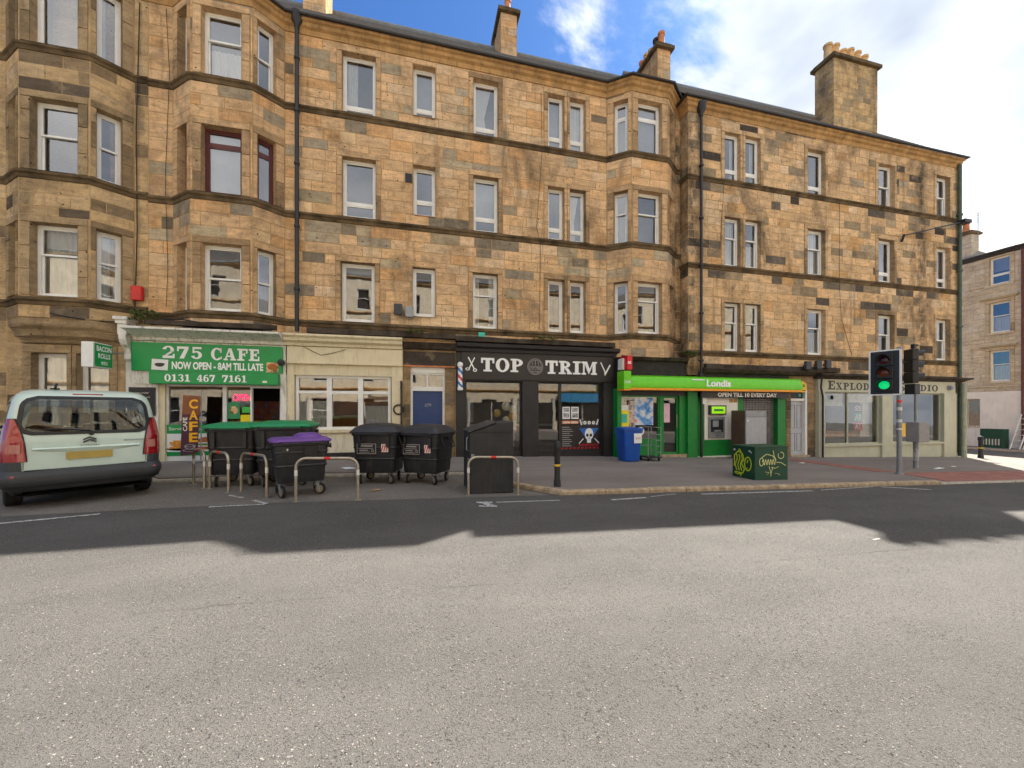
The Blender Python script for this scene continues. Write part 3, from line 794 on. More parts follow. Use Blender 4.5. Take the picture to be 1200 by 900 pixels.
class Stones:
    def __init__(o, seed, palette): o.items = []; o.drift = True; o.under = False; o.last = False; o.r = random.Random(seed); o.pal = palette
    def pick(o, s=0.0, z=0.0):
        t = o.r.random(); a = 0
        # weathered blocks come in drifts
        cl = math.sin(s * .55 + 1.3) * math.sin(z * .7 + .4) + .6 * math.sin(s * 1.3 + z * .9 + 2.0)
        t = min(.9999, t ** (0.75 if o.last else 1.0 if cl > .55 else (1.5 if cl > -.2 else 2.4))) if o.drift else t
        for w, c, j in o.pal:
            a += w
            if t <= a: break
        k = 1 + o.r.uniform(-j, j); h = o.r.uniform(-0.05, 0.05)
        return (c[0] * k * (1 + h * 0.4), c[1] * k, c[2] * k * (1 - h), 1)
    def one(o, P, s0, s1, z0, z1, tint=None, proud=None, dep=0.0):
        o.items.append((P, s0, s1, z0, z1, tint or o.pick(), proud if proud is not None else o.r.uniform(0.004, 0.010), dep))
    def wall(o, P, s0, s1, z0, z1, holes=(), row=0.33, long=(0.42, 1.05)):
        z = z0; i = 0
        nrow = max(1, round((z1 - z0) / row))
        hts = [row * o.r.uniform(0.86, 1.14) for _ in range(nrow)]
        k = (z1 - z0) / sum(hts)
        for ri, h in enumerate(hts):
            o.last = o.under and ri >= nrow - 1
            h *= k; s = s0; first = True
            while s < s1 - 1e-4:
                e = s + o.r.uniform(*long) * (0.55 if first and i % 2 else 1)
                if s1 - e < 0.22: e = s1
                first = False
                rects = [(s, e, z, z + h)]
                for a, b_, c, d in holes:
                    nxt = []
                    for (p, q, r_, t) in rects:
                        if b_ <= p or a >= q or d <= r_ or c >= t: nxt.append((p, q, r_, t)); continue
                        if r_ < c: nxt.append((p, q, r_, c))
                        if t > d: nxt.append((p, q, d, t))
                        lo, hi = max(r_, c), min(t, d)
                        if p < a: nxt.append((p, a, lo, hi))
                        if q > b_: nxt.append((b_, q, lo, hi))
                    rects = nxt
                tt = o.pick(s, z)
                for (p, q, r_, t) in rects:
                    if q - p > 0.05 and t - r_ > 0.05: o.one(P, p, q, r_, t, tt)
                s = e
            z += h; i += 1
    def geo(o, mb_, it):
        P, s0, s1, z0, z1, t, pr, dep = it
        g = 0.0075; c = 0.006
        a = [P.p(s0 + g, dep + 0.004, z0 + g), P.p(s1 - g, dep + 0.004, z0 + g), P.p(s1 - g, dep + 0.004, z1 - g), P.p(s0 + g, dep + 0.004, z1 - g)]
        j = [o.r.uniform(-0.003, 0.003) for _ in range(4)]
        f = [P.p(s0 + g + c, dep - pr + j[0], z0 + g + c), P.p(s1 - g - c, dep - pr + j[1], z0 + g + c), P.p(s1 - g - c, dep - pr + j[2], z1 - g - c), P.p(s0 + g + c, dep - pr + j[3], z1 - g - c)]
        mb_.add(a + f, [(4, 5, 6, 7), (0, 1, 5, 4), (1, 2, 6, 5), (2, 3, 7, 6), (3, 0, 4, 7)], t)
    def build(o, root, material, limit=300):
        rank = []
        for i, it in enumerate(o.items):
            P, s0, s1, z0, z1 = it[:5]
            rank.append((on_screen_area([P.p(s0, 0, z0), P.p(s1, 0, z0), P.p(s1, 0, z1), P.p(s0, 0, z1)]), i))
        rank.sort(reverse=True)
        own = set(i for a, i in rank[:limit] if a > 25)
        rest = MB()
        for i, it in enumerate(o.items):
            if i in own:
                k = MB(); o.geo(k, it); k.build('stone', material, root, tinted=True)
            else: o.geo(rest, it)
        if rest.f: tag(rest.build('stonework', material, root, tinted=True), kind='stuff')

def holed_wall(mb_, P, s0, s1, z0, z1, holes, dep=0.0):
    ss = sorted(set([s0, s1] + [min(max(h[i], s0), s1) for h in holes for i in (0, 1)]))
    zs = sorted(set([z0, z1] + [min(max(h[i], z0), z1) for h in holes for i in (2, 3)]))
    for i in range(len(ss) - 1):
        for j in range(len(zs) - 1):
            cs, cz = (ss[i] + ss[i + 1]) / 2, (zs[j] + zs[j + 1]) / 2
            if any(h[0] < cs < h[1] and h[2] < cz < h[3] for h in holes): continue
            mb_.quad(P.p(ss[i], dep, zs[j]), P.p(ss[i + 1], dep, zs[j]), P.p(ss[i + 1], dep, zs[j + 1]), P.p(ss[i], dep, zs[j + 1]))

wrnd = random.Random(21)
def drape(mb_, P, s0, s1, z0, z1, dep, amp=0.02, n=None):
    n = n or max(8, int((s1 - s0) / 0.035)); ph = wrnd.uniform(0, 6)
    vs = []
    for k in range(n + 1):
        s = s0 + (s1 - s0) * k / n
        d = dep + amp * math.sin(k * 1.9 + ph) + amp * 0.5 * math.sin(k * 0.7)
        vs += [P.p(s, d, z0), P.p(s, d * 0.98 + dep * 0.02, z1)]
    mb_.add(vs, [(2 * k, 2 * k + 2, 2 * k + 3, 2 * k + 1) for k in range(n)])

def window(root, P, s0, s1, z0, z1, kind='sash', frame='white_frame', rec=0.18, curtain=None, split=None, glassm='window_glass', room='room', deep=1.3):
    fw = 0.065
    f = MB()
    d0, d1 = rec, rec + 0.10
    f.pb(P, s0, s0 + fw, d0, d1, z0, z1); f.pb(P, s1 - fw, s1, d0, d1, z0, z1)
    f.pb(P, s0 + fw, s1 - fw, d0, d1, z1 - fw, z1); f.pb(P, s0 + fw, s1 - fw, d0 - 0.015, d1, z0, z0 + fw * 1.25)
    panes = []
    a, b_, c, d = s0 + fw, s1 - fw, z0 + fw * 1.25, z1 - fw
    def leaf(a, b_, c, d, dep, w=0.042):
        f.pb(P, a, a + w, dep, dep + 0.04, c, d); f.pb(P, b_ - w, b_, dep, dep + 0.04, c, d)
        f.pb(P, a + w, b_ - w, dep, dep + 0.04, c, c + w * 1.2); f.pb(P, a + w, b_ - w, dep, dep + 0.04, d - w, d)
        panes.append((a + w, b_ - w, c + w * 1.2, d - w, dep + 0.02))
    if kind == 'sash':
        m_ = c + (d - c) * (split or 0.5)
        leaf(a, b_, m_ - 0.02, d, rec + 0.012); leaf(a, b_, c, m_ + 0.022, rec + 0.054)
    elif kind == 'tilt':
        m_ = c + (d - c) * (split or 0.24)
        f.pb(P, a, b_, rec + 0.01, rec + 0.09, m_ - 0.03, m_ + 0.03)
        leaf(a, b_, m_ + 0.03, d, rec + 0.018); leaf(a, b_, c, m_ - 0.03, rec + 0.018)
    else:
        leaf(a, b_, c, d, rec + 0.018, 0.05)
    w = f.build('window', frame, root)
    for (p, q, r_, t, dp) in panes:
        k = MB(); tl = wrnd.uniform(-0.004, 0.004); tm = wrnd.uniform(-0.004, 0.004)
        k.quad(P.p(p, dp + tl, r_), P.p(q, dp - tl, r_), P.p(q, dp - tl + tm, t), P.p(p, dp + tl + tm, t)); k.build('pane', glassm, w)
    if curtain:
        k = MB(); dp = rec + 0.17; H = z1 - z0; W = s1 - s0
        if curtain == 'net': drape(k, P, s0 - .02, s1 + .02, z0, z1, dp)
        elif curtain == 'half': drape(k, P, s0 - .02, s1 + .02, z0, z0 + H * 0.52, dp)
        elif curtain == 'sides':
            drape(k, P, s0 - .05, s0 + W * 0.3, z0, z1, dp); drape(k, P, s1 - W * 0.3, s1 + .05, z0, z1, dp)
        elif curtain == 'left': drape(k, P, s0 - .05, s0 + W * 0.42, z0, z1, dp)
        elif curtain == 'swept':
            pts = [(s0 + .03, z0), (s0 + W * .62, z0), (s0 + W * .5, z0 + H * .45), (s0 + W * .78, z1), (s0 + .03, z1)]
            k.ppoly(P, pts, dp, dp + 0.02)
        elif curtain.startswith('roll'):
            fr = float(curtain[4:]); k.pb(P, s0 - .02, s1 + .02, dp, dp + 0.012, z1 - H * fr, z1)
        elif curtain.startswith('slat'):
            fr = float(curtain[4:]); zt = z1
            while zt > z1 - H * fr:
                k.add([P.p(s0, dp - .012, zt - .03), P.p(s1, dp - .012, zt - .03), P.p(s1, dp + .012, zt), P.p(s0, dp + .012, zt)], [(0, 1, 2, 3)]); zt -= 0.034
        elif curtain.startswith('dark'):
            fr = float(curtain[4:]); k.pb(P, s0 - .02, s1 + .02, dp, dp + 0.012, z1 - H * fr, z1)
        nm = 'blind' if curtain[:4] in ('roll', 'slat', 'dark') else 'curtain'
        k.build(nm, {'roll': 'blind', 'slat': 'blind_brown', 'dark': 'blind_dark'}.get(curtain[:4], 'curtain'), w)
    k = MB(); e = 0.12
    A = [P.p(s0 - .001, rec + .098, z0), P.p(s1, rec + .098, z0), P.p(s1, rec + .098, z1), P.p(s0, rec + .098, z1)]
    B = [P.p(s0 - e, rec + deep, z0 - e), P.p(s1 + e, rec + deep, z0 - e), P.p(s1 + e, rec + deep, z1 + e), P.p(s0 - e, rec + deep, z1 + e)]
    k.add(A + B, [(4, 5, 6, 7), (0, 1, 5, 4), (1, 2, 6, 5), (2, 3, 7, 6), (3, 0, 4, 7)])
    k.build('room_interior', room, w)
    return w

def opening(root, stones, mb_rev, P, w, tintf, margin=0.16, sill=False):
    """dressed margin round an opening plus its reveals"""
    s0, s1, z0, z1 = w['o']
    m_ = margin
    rec = w.get('rec', 0.18)
    ml, mr = w.get('ml', m_), w.get('mr', m_)
    mt = w.get('mt', m_ + 0.03)
    if mt: stones.one(P, s0 - ml, s1 + mr, z1, z1 + mt, tintf(), 0.03)
    for side, mm in ((0, ml), (1, mr)):
        if mm <= 0.03: continue
        zc = z0; k = 0
        while zc < z1 - 0.01:
            e = zc + stones.r.uniform(0.5, 0.8)
            if z1 - e < 0.3: e = z1
            a, b_ = (s0 - mm, s0) if side == 0 else (s1, s1 + mm)
            stones.one(P, a, b_, zc, e, tintf(), 0.028); zc = e
    t = w.get('rt') or tintf()
    f0 = -0.02
    for q in ((P.p(s0, f0, z0), P.p(s0, rec + .1, z0), P.p(s0, rec + .1, z1), P.p(s0, f0, z1)),
              (P.p(s1, f0, z0), P.p(s1, rec + .1, z0), P.p(s1, rec + .1, z1), P.p(s1, f0, z1)),
              (P.p(s0, f0, z1), P.p(s1, f0, z1), P.p(s1, rec + .1, z1), P.p(s0, rec + .1, z1)),
              (P.p(s0, f0 - .03, z0 - 0.002), P.p(s1, f0 - .03, z0 - 0.002), P.p(s1, rec + .1, z0), P.p(s0, rec + .1, z0))):
        mb_rev.quad(*q, t)

def sweep(mb_, line, prof, close_ends=True):
    """profile of (out, z) swept along a plan polyline, out is to the right of travel (towards the street)"""
    n = len(line); rows = []
    for i, p in enumerate(line):
        n_ = []
        for a, b_ in ((i - 1, i), (i, i + 1)):
            if a < 0 or b_ >= n: continue
            dx, dy = line[b_][0] - line[a][0], line[b_][1] - line[a][1]; L = math.hypot(dx, dy); n_.append((dy / L, -dx / L))
        nx = sum(q[0] for q in n_) / len(n_); ny = sum(q[1] for q in n_) / len(n_)
        k = 1.0 / (nx * n_[0][0] + ny * n_[0][1])
        rows.append([(p[0] + nx * o_ * k * 1.0, p[1] + ny * o_ * k, z) for o_, z in prof])
    m_ = len(prof); vs = [v for r_ in rows for v in r_]
    fs = [(i * m_ + j, i * m_ + j + 1, (i + 1) * m_ + j + 1, (i + 1) * m_ + j) for i in range(n - 1) for j in range(m_ - 1)]
    if close_ends: fs += [tuple(range(m_)), tuple(range((n - 1) * m_, n * m_))]
    mb_.add(vs, fs)
def course_profile(z, h=0.2, o_=0.09):
    return [(0.005, z - h), (0.03, z - h + .01), (o_ * .55, z - h * .55), (o_, z - h * .4), (o_ + .005, z - .04), (0.03, z + 0.012), (-0.02, z + 0.015)]

def chimney(root, stones, x0, x1, y0, y1, z0, z1, pots, pot_mat='buff_pot', along='x', ph=0.7, pr=0.14):
    mb_ = MB(); mb_.box(x0, x1, y0, y1, z0, z1)
    st = mb_.build('chimney', 'mortar', root)
    Pf = Panel(0, y0); Pl = Panel(x0, 0, 0, -1); Pr = Panel(x1, 0, 0, 1)
    stones.wall(Pf, x0, x1, z0, z1 - 0.02, row=0.3, long=(0.35, 0.8))
    stones.wall(Pl, -y1, -y0, z0, z1 - 0.02, row=0.3, long=(0.35, 0.8))
    c = MB(); e = 0.14
    c.box(x0 - e, x1 + e, y0 - e, y1 + e, z1, z1 + 0.16); c.box(x0 - .06, x1 + .06, y0 - .06, y1 + .06, z1 + .16, z1 + .26)
    c.build('coping', 'moulding', st, bevel=0.02)
    n = pots
    for k in range(n):
        t = (k + 0.5) / n
        px_, py_ = (x0 + (x1 - x0) * t, (y0 + y1) / 2) if along == 'x' else ((x0 + x1) / 2, y0 + (y1 - y0) * t)
        p = MB(); hh = ph * (1 + 0.12 * math.sin(k * 2.3))
        p.lathe([(pr * 1.15, 0), (pr * 1.15, .06), (pr * .95, .1), (pr * .82, hh - .12), (pr * 1.05, hh - .1), (pr * 1.05, hh), (pr * .7, hh), (pr * .65, hh - .2)], (px_, py_, z1 + .26), 14)
        p.build('chimney_pot', pot_mat if isinstance(pot_mat, str) else pot_mat[k % len(pot_mat)], st, smooth=40)
    return st

def roof(root, x0, x1, ye, ze, yr, zr, bays=()):
    mb_ = MB(); yb = 2 * yr - ye
    # slates laid in lapped courses
    n = 26
    for i in range(n):
        ta, tb = i / n, (i + 1) / n
        ya, za = ye + (yr - ye) * ta, ze + (zr - ze) * ta; yb_, zb = ye + (yr - ye) * tb, ze + (zr - ze) * tb
        mb_.quad((x0, ya, za + .022), (x1, ya, za + .022), (x1, yb_, zb), (x0, yb_, zb))
        mb_.quad((x0, ya, za), (x1, ya, za), (x1, ya, za + .022), (x0, ya, za + .022))
    mb_.quad((x0, yr, zr), (x1, yr, zr), (x1, yb, ze), (x0, yb, ze))
    r_ = mb_.build('roof', 'slate', root)
    k = MB(); k.tube([(x0, yr, zr + .02), (x1, yr, zr + .02)], 0.11, 8); k.build('ridge', 'lead', r_)
    for (a, b_, p, q, yf, z) in bays:
        k = MB(); o_ = 0.2
        e = [(a - .05, ye, z), (p - o_ * .4, yf - o_, z), (q + o_ * .4, yf - o_, z), (b_ + .05, ye, z)]
        sl = (zr - ze) / (yr - ye)
        t = [(a + .3, ye + .7, z + .7 * sl), (p + .1, ye + .9, z + .9 * sl), (q - .1, ye + .9, z + .9 * sl), (b_ - .3, ye + .7, z + .7 * sl)]
        k.add(e + t, [(0, 1, 5, 4), (1, 2, 6, 5), (2, 3, 7, 6), (4, 5, 6, 7)])
        k.build('bay_roof', 'slate', r_)
    return r_

TAN = [(0.47, (0.70, 0.46, 0.252), 0.13), (0.17, (0.73, 0.52, 0.315), 0.09), (0.18, (0.68, 0.405, 0.195), 0.11), (0.13, (0.44, 0.36, 0.245), 0.18), (0.05, (0.26, 0.215, 0.155), 0.3)]
TAN_R = [(0.46, (0.70, 0.47, 0.258), 0.13), (0.15, (0.73, 0.525, 0.32), 0.09), (0.1, (0.62, 0.375, 0.17), 0.10), (0.2, (0.38, 0.295, 0.19), 0.24), (0.09, (0.12, 0.10, 0.08), 0.5)]
DULL = [(0.6, (0.56, 0.395, 0.215), 0.13), (0.14, (0.60, 0.44, 0.26), 0.12), (0.2, (0.27, 0.195, 0.115), 0.2), (0.06, (0.13, 0.10, 0.07), 0.3)]
CLEAN = [(0.8, (0.64, 0.575, 0.455), 0.06), (0.2, (0.58, 0.51, 0.40), 0.06)]
def margin_tint(c, j=0.12, dark=0.2):
    r_ = random.Random(77)
    def f():
        k = 1 + r_.uniform(-j, j)
        if r_.random() < dark: k *= 0.62
        return (c[0] * k, c[1] * k, c[2] * k, 1)
    return f

def bay_segments(a, p, q, b_, yw, yf):
    """left cant, front, right cant of a canted bay"""
    L = math.hypot(p - a, yw - yf)
    return (Panel(a, yw, p - a, yf - yw), L), (Panel(p, yf, 1, 0), q - p), (Panel(q, yf, b_ - q, yw - yf), L)

def tenement(name, label, zlo, ztop, segs, pal, seed, material, mort, marg, loc, courses, line, lowstones=True):
    root = thing(name, label, 'tenement', loc)
    st = Stones(seed, pal)
    wall = MB(); rev = MB()
    tf = margin_tint(marg)
    for P, s0, s1, wins, z0 in segs:
        holes = [w['o'] for w in wins]
        holed_wall(wall, P, s0, s1, z0, ztop, holes)
        ex = []
        for w in wins:
            a, b_, c, d = w['o']; m_ = w.get('m', 0.16)
            ex.append((a - w.get('ml', m_), b_ + w.get('mr', m_), c, d + w.get('mt', m_ + .03)))
        bands = [z0] + [c for c in courses if z0 + .2 < c < ztop] + [ztop]
        for i in range(len(bands) - 1):
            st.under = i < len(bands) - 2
            st.wall(P, s0, s1, bands[i] + (0.0 if i == 0 else 0.0), bands[i + 1] - (0.2 if i < len(bands) - 2 else 0), ex)
        for w in wins:
            rev = MB(); opening(root, st, rev, P, w, tf, w.get('m', 0.16))
            kw = {k: v for k, v in w.items() if k in ('kind', 'frame', 'rec', 'curtain', 'split', 'glassm', 'room', 'deep')}
            a, b_, c, d = w['o']
            wo = window(root, P, a, b_, c, d, **kw)
            rev.build('reveal', material, wo, tinted=True)
    wall.build('wall', mort, root)
    for c in courses:
        k = MB(); sweep(k, line, course_profile(c)); k.build('string_course', 'moulding', root)
    k = MB(); z = ztop
    sweep(k, line, [(0, z - .34), (.03, z - .34), (.05, z - .2), (.12, z - .15), (.14, z - .06), (.2, z - .03), (.2, z + .05), (-.05, z + .06)]); k.build('eaves_cornice', 'sandstone_clean' if False else 'moulding_eave', root)
    k = MB()
    sweep(k, line, [(.2, z + .052), (.25, z + .03), (.29, z + .045), (.305, z + .085), (.29, z + .085), (.27, z + .06), (.2, z + .06)]); k.build('gutter', 'gutter', root)
    return root, st

plain('moulding_eave', rgb(176, 138, 90), 0.95, var=0.3, scale=2.5, bmp=0.6, bscale=20, dirt=0.6, spec=0.2)

def W(s0, s1, z0, z1, **k): k['o'] = (s0, s1, z0, z1); return k

# ---- the tan tenement in the middle
PM = Panel(0, 13.0)
EM, CA, CB, CC = 13.45, 4.33, 7.64, 10.93
yf = 12.47
F3, F2, F1 = (10.95, 12.86), (7.66, 9.55), (4.35, 6.24)
mw = []
mw += [W(-2.33, -1.33, *F3, kind='tilt', split=.12, curtain='left'), W(-2.33, -1.33, *F2, kind='tilt', split=.24), W(-2.36, -1.36, *F1, kind='one', curtain='roll0.18')]
mw += [W(-.16, .55, 11.22, 12.9, kind='tilt', split=.16, curtain='roll0.9', m=0.02), W(-.16, .55, 7.96, 9.6, kind='tilt', split=.3, m=0.02), W(-.18, .54, 4.63, 6.24, kind='one', m=0.02, rec=.12)]
mw += [W(1.82, 2.68, *F3, kind='tilt', split=.14, curtain='swept'), W(1.82, 2.68, *F2, kind='tilt', split=.24, curtain='roll0.75'), W(1.8, 2.66, *F1, kind='sash', split=.62, curtain='sides')]
for (z0, z1), kd, cu in ((F3, 'tilt', ('roll1.0', 'net')), (F2, 'tilt', (None, 'swept')), (F1, 'one', (None, None))):
    mw += [W(4.49, 5.1, z0, z1, kind=kd, curtain=cu[0], mr=0.11, split=.2), W(5.32, 5.93, z0, z1, kind=kd, curtain=cu[1], ml=0.11, split=.2)]
segs = [(PM, -7.42, -6.83, [], 3.55), (PM, -3.95, 6.78, mw, 3.55), (PM, 9.69, 9.92, [], 3.2)]
B1 = (-6.83, -6.16, -4.62, -3.95)
(bl, LL), (bf, FL), (br, _) = bay_segments(*B1, 13.0, yf)
def cant(F, **k): return W(LL * .30, LL * .86, *F, ml=LL * .3 - .02, mr=LL * .14 - .005, **k)
def cant2(F, **k): return W(LL * .14, LL * .70, *F, ml=LL * .14 - .005, mr=LL * .3 - .02, **k)
def face(F, **k): return W(FL / 2 - .49, FL / 2 + .49, *F, ml=.22, mr=.22, **k)
segs += [(bl, 0, LL, [cant(F3, kind='sash'), cant(F2, kind='tilt', frame='maroon_frame', split=.78), cant(F1, kind='sash')], 3.9),
         (bf, 0, FL, [face(F3, kind='sash', split=.6, curtain='half'), face(F2, kind='tilt', split=.78, frame='maroon_frame', curtain='roll1.0'), face(F1, kind='sash', glassm='window_glass_old')], 3.9),
         (br, 0, LL, [cant2(F3, kind='sash'), cant2(F2, kind='tilt', split=.78, frame='maroon_frame'), cant2(F1, kind='sash')], 3.9)]
B2 = (6.78, 7.48, 8.99, 9.69)
(cl, LL), (cf, FL), (cr, _) = bay_segments(*B2, 13.0, yf)
segs += [(cl, 0, LL, [cant(F3, kind='tilt', split=.72), cant(F2, kind='sash', split=.6), cant(F1, kind='sash', split=.64)], 3.5),
         (cf, 0, FL, [face(F3, kind='tilt', split=.72, curtain='roll1.0'), face(F2, kind='sash', split=.6), face(F1, kind='sash', split=.66)], 3.5),
         (cr, 0, LL, [cant2(F3, kind='tilt', split=.72), cant2(F2, kind='sash', split=.6), cant2(F1, kind='sash', split=.64)], 3.5)]
line = [(-7.42, 13), (B1[0], 13), (B1[1], yf), (B1[2], yf), (B1[3], 13), (B2[0], 13), (B2[1], yf), (B2[2], yf), (B2[3], 13), (9.93, 13)]
mid, st = tenement('tenement', 'tan sandstone tenement with two canted bays, between café and drainpipe by the green shop', 3.5, EM, segs, TAN, 3, 'sandstone', 'mortar', (0.61, 0.41, 0.228), (1.25, 13, gz(1.25)), (CA, CB, CC), line)
RY, RZ_ = 17.75, 18.5
roof(mid, -7.42, 9.93, 12.78, EM + .06, RY, RZ_, [(*B1[:1], B1[3], B1[1], B1[2], yf, EM + .06), (B2[0], B2[3], B2[1], B2[2], yf, EM + .06)])
chimney(mid, st, -4.3, -3.5, 16.2, 17.4, 15.5, 20.5, 3)
chimney(mid, st, 3.50, 4.22, 16.4, 17.9, 15.8, 18.95, 3, 'terracotta', 'y', 0.6)
chimney(mid, st, 10.12, 10.76, 14.75, 16.6, 14.0, 17.35, 5, ('terracotta', 'moulding_black', 'buff_pot', 'buff_pot', 'terracotta'), 'y', 0.62, .15)
st.build(mid, 'sandstone')
k = MB()   # rear and party walls
k.quad((-7.42, 22.7, -1), (9.93, 22.7, -1), (9.93, 22.7, EM), (-7.42, 22.7, EM))
k.build('rear_wall', 'mortar', mid)
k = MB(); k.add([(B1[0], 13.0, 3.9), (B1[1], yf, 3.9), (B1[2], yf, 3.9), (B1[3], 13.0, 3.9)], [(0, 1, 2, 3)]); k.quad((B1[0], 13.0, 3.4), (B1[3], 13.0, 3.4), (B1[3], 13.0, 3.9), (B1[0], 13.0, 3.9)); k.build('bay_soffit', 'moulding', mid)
for x, top in ((-3.58, 13.5), ):
    k = MB(); k.tube([(x, 12.86, 3.95), (x, 12.86, top - .25)], 0.06, 10)
    k.lathe([(.07, 0), (.07, .1), (.15, .2), (.17, .45), (.13, .46)], (x, 12.86, top - .35), 12)
    for zc in (5.2, 7.1, 9.0, 10.6, 12.2): k.lathe([(.07, 0), (.085, .01), (.085, .07), (.07, .08)], (x, 12.86, zc), 10)
    k.build('drainpipe', 'pipe', mid, smooth=40)

# ---- the tenement on the right, standing a little forward
PR = Panel(0, 12.55)
ER, DA, DB, DC = 13.22, 3.84, 7.17, 10.52
G3, G2, G1 = (10.54, 12.38), (7.19, 9.08), (3.86, 5.76)
rw = []
for F, kd, cu in ((G3, 'tilt', ('sides', 'sides')), (G2, 'sash', ('net', 'half')), (G1, 'sash', (None, None))):
    rw += [W(11.56, 12.28, *F, kind=kd, curtain=cu[0], split=.2 if kd == 'tilt' else .6, mr=.12, rec=.13), W(12.53, 13.25, *F, kind=kd, curtain=cu[1], split=.2 if kd == 'tilt' else .6, ml=.12, rec=.13)]
for (a, b_), cs, ks in (((15.64, 16.57), ('left', 'net', 'half'), (('tilt', .16), ('sash', .6), ('sash', .6))), ((19.57, 20.5), (None, 'dark1.0', 'roll0.5'), (('sash', .5), ('tilt', .2), ('sash', .55))),
                   ((23.15, 24.03), ('roll1.0', 'dark0.8', 'net'), (('sash', .5), ('tilt', .2), ('sash', .5)))):
    for F, cu, (kd, sp) in zip((G3, G2, G1), cs, ks): rw.append(W(a, b_, *F, kind=kd, split=sp, curtain=cu, rec=.15, room='room_dark'))
RET = Panel(9.93, 12.55 + .45, 0, -1)      # short return wall beside the bay
segs = [(PR, 9.93, 24.56, rw, 2.9), (RET, 0, .45, [], 2.9)]
line = [(9.93, 13.0), (9.93, 12.55), (24.56, 12.55), (24.56, 13.0)]
right, st = tenement('tenement', 'soot-stained sandstone corner tenement with flat front and big stone chimney', 2.9, ER, segs, TAN_R, 9, 'sandstone_grimy', 'mortar', (0.61, 0.42, 0.235), (17, 12.55, gz(17)), (DA, DB, DC), line)
roof(right, 9.93, 24.7, 12.32, ER + .06, 17.3, 18.35)
keep_pal = st.pal; st.pal = [(0.7, (0.60, 0.41, 0.205), .14), (0.3, (0.40, 0.30, 0.18), .2)]
chimney(right, st, 19.3, 22.1, 14.2, 15.1, 13.5, 18.45, 6, 'buff_pot', 'x', 0.78, .185)
st.build(right, 'sandstone_grimy')
k = MB()
k.quad((9.93, 22.3, -1.5), (24.56, 22.3, -1.5), (24.56, 22.3, ER), (9.93, 22.3, ER))
k.add([(24.56, 12.56, -1.5), (24.56, 22.3, -1.5), (24.56, 22.3, ER), (24.56, 17.3, 18.3), (24.56, 12.56, ER)], [(0, 1, 2, 3, 4)])
k.quad((9.93, 13.0, 11), (9.93, 22.3, 11), (9.93, 17.3, 18.3), (9.93, 13.0, ER))
k.build('gable_wall', 'mortar', right)
k = MB(); x = 10.42
k.tube([(x, 12.44, gz(x) + .02), (x, 12.44, 12.75)], 0.05, 10); k.lathe([(.07, 0), (.07, .1), (.16, .22), (.18, .5), (.14, .52)], (x, 12.44, 12.7), 12)
for zc in (3.4, 5.2, 7.0, 8.8, 10.8): k.lathe([(.07, 0), (.085, .01), (.085, .07), (.07, .08)], (x, 12.44, zc), 10)
k.build('drainpipe', 'pipe', right, smooth=40)
k = MB(); x = 24.5
k.tube([(x, 12.44, gz(x) + .02), (x, 12.44, 13.0)], 0.075, 10)
for zc in (2.9, 5.4, 8.0, 10.6): k.lathe([(.08, 0), (.11, .01), (.11, .09), (.08, .1)], (x, 12.44, zc), 10)
k.build('drainpipe', 'pipe_green', right, smooth=40)

# ---- the duller tenement on the left
PL = Panel(0, 13.0)
B0 = (-10.55, -9.89, -8.41, -7.75)
(al, LL), (af, FL), (ar, _) = bay_segments(*B0, 13.0, yf)
H3, H2, H1 = (10.98, 12.9), (7.72, 9.58), (4.5, 6.38)
lw = [W(-10.02, -9.27, .95, 3.1, kind='sash', curtain='net', m=.2, mr=.11), W(-9.05, -8.33, .95, 3.1, kind='sash', curtain='net', m=.2, ml=.11)]
lw2 = []
for a in (-13.2, -15.6):
    for F in (H3, H2, H1, (.95, 3.1)): lw2.append(W(a, a + .95, *F, kind='sash'))
zb = 3.95
segs = [(PL, -7.75, -7.42, [], gz(-7.6)), (PL, -10.55, -7.75, lw, gz(-9) - .05), (PL, -18, -10.55, lw2, gz(-12) - .2)]
segs += [(al, 0, LL, [cant(H3), cant(H2), cant(H1)], zb),
         (af, 0, FL, [face(H3, kind='one'), face(H2, kind='sash', split=.55, curtain='slat1.0'), face(H1, kind='sash', split=.6, curtain='net')], zb),
         (ar, 0, LL, [cant2(H3, kind='one', curtain='left'), cant2(H2, kind='sash', split=.5, curtain='dark1.0'), cant2(H1, kind='sash', split=.55, curtain='net')], zb)]
line = [(-18, 13), (B0[0], 13), (B0[1], yf), (B0[2], yf), (B0[3], 13), (-7.43, 13)]
left, st = tenement('tenement', 'dull brown stone tenement at the left edge with a corbelled bay behind the car', 0, 13.45, segs, DULL, 5, 'sandstone', 'mortar_left', (0.42, 0.305, 0.175), (-10, 13, gz(-10)), (4.46, 7.7, 10.96), line)
roof(left, -18, -7.42, 12.78, 13.51, RY, RZ_, [(B0[0], B0[3], B0[1], B0[2], yf, 13.51)])
st.build(left, 'sandstone')
k = MB()   # corbel under the bay: stone rolls stepping back to the wall
pl = [(B0[0], 13), (B0[1], yf), (B0[2], yf), (B0[3], 13)]
rows = []
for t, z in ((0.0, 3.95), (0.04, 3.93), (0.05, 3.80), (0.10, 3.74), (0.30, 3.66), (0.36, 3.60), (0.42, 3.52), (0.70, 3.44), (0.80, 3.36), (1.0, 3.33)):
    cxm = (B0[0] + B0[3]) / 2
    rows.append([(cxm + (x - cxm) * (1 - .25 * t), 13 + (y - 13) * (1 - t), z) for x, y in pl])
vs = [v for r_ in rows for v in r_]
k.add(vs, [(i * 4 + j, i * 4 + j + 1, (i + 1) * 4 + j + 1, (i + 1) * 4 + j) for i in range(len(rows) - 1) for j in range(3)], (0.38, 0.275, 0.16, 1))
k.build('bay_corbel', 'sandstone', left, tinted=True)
k = MB(); k.quad((-18, 22.7, -1), (-7.42, 22.7, -1), (-7.42, 22.7, 13.45), (-18, 22.7, 13.45))
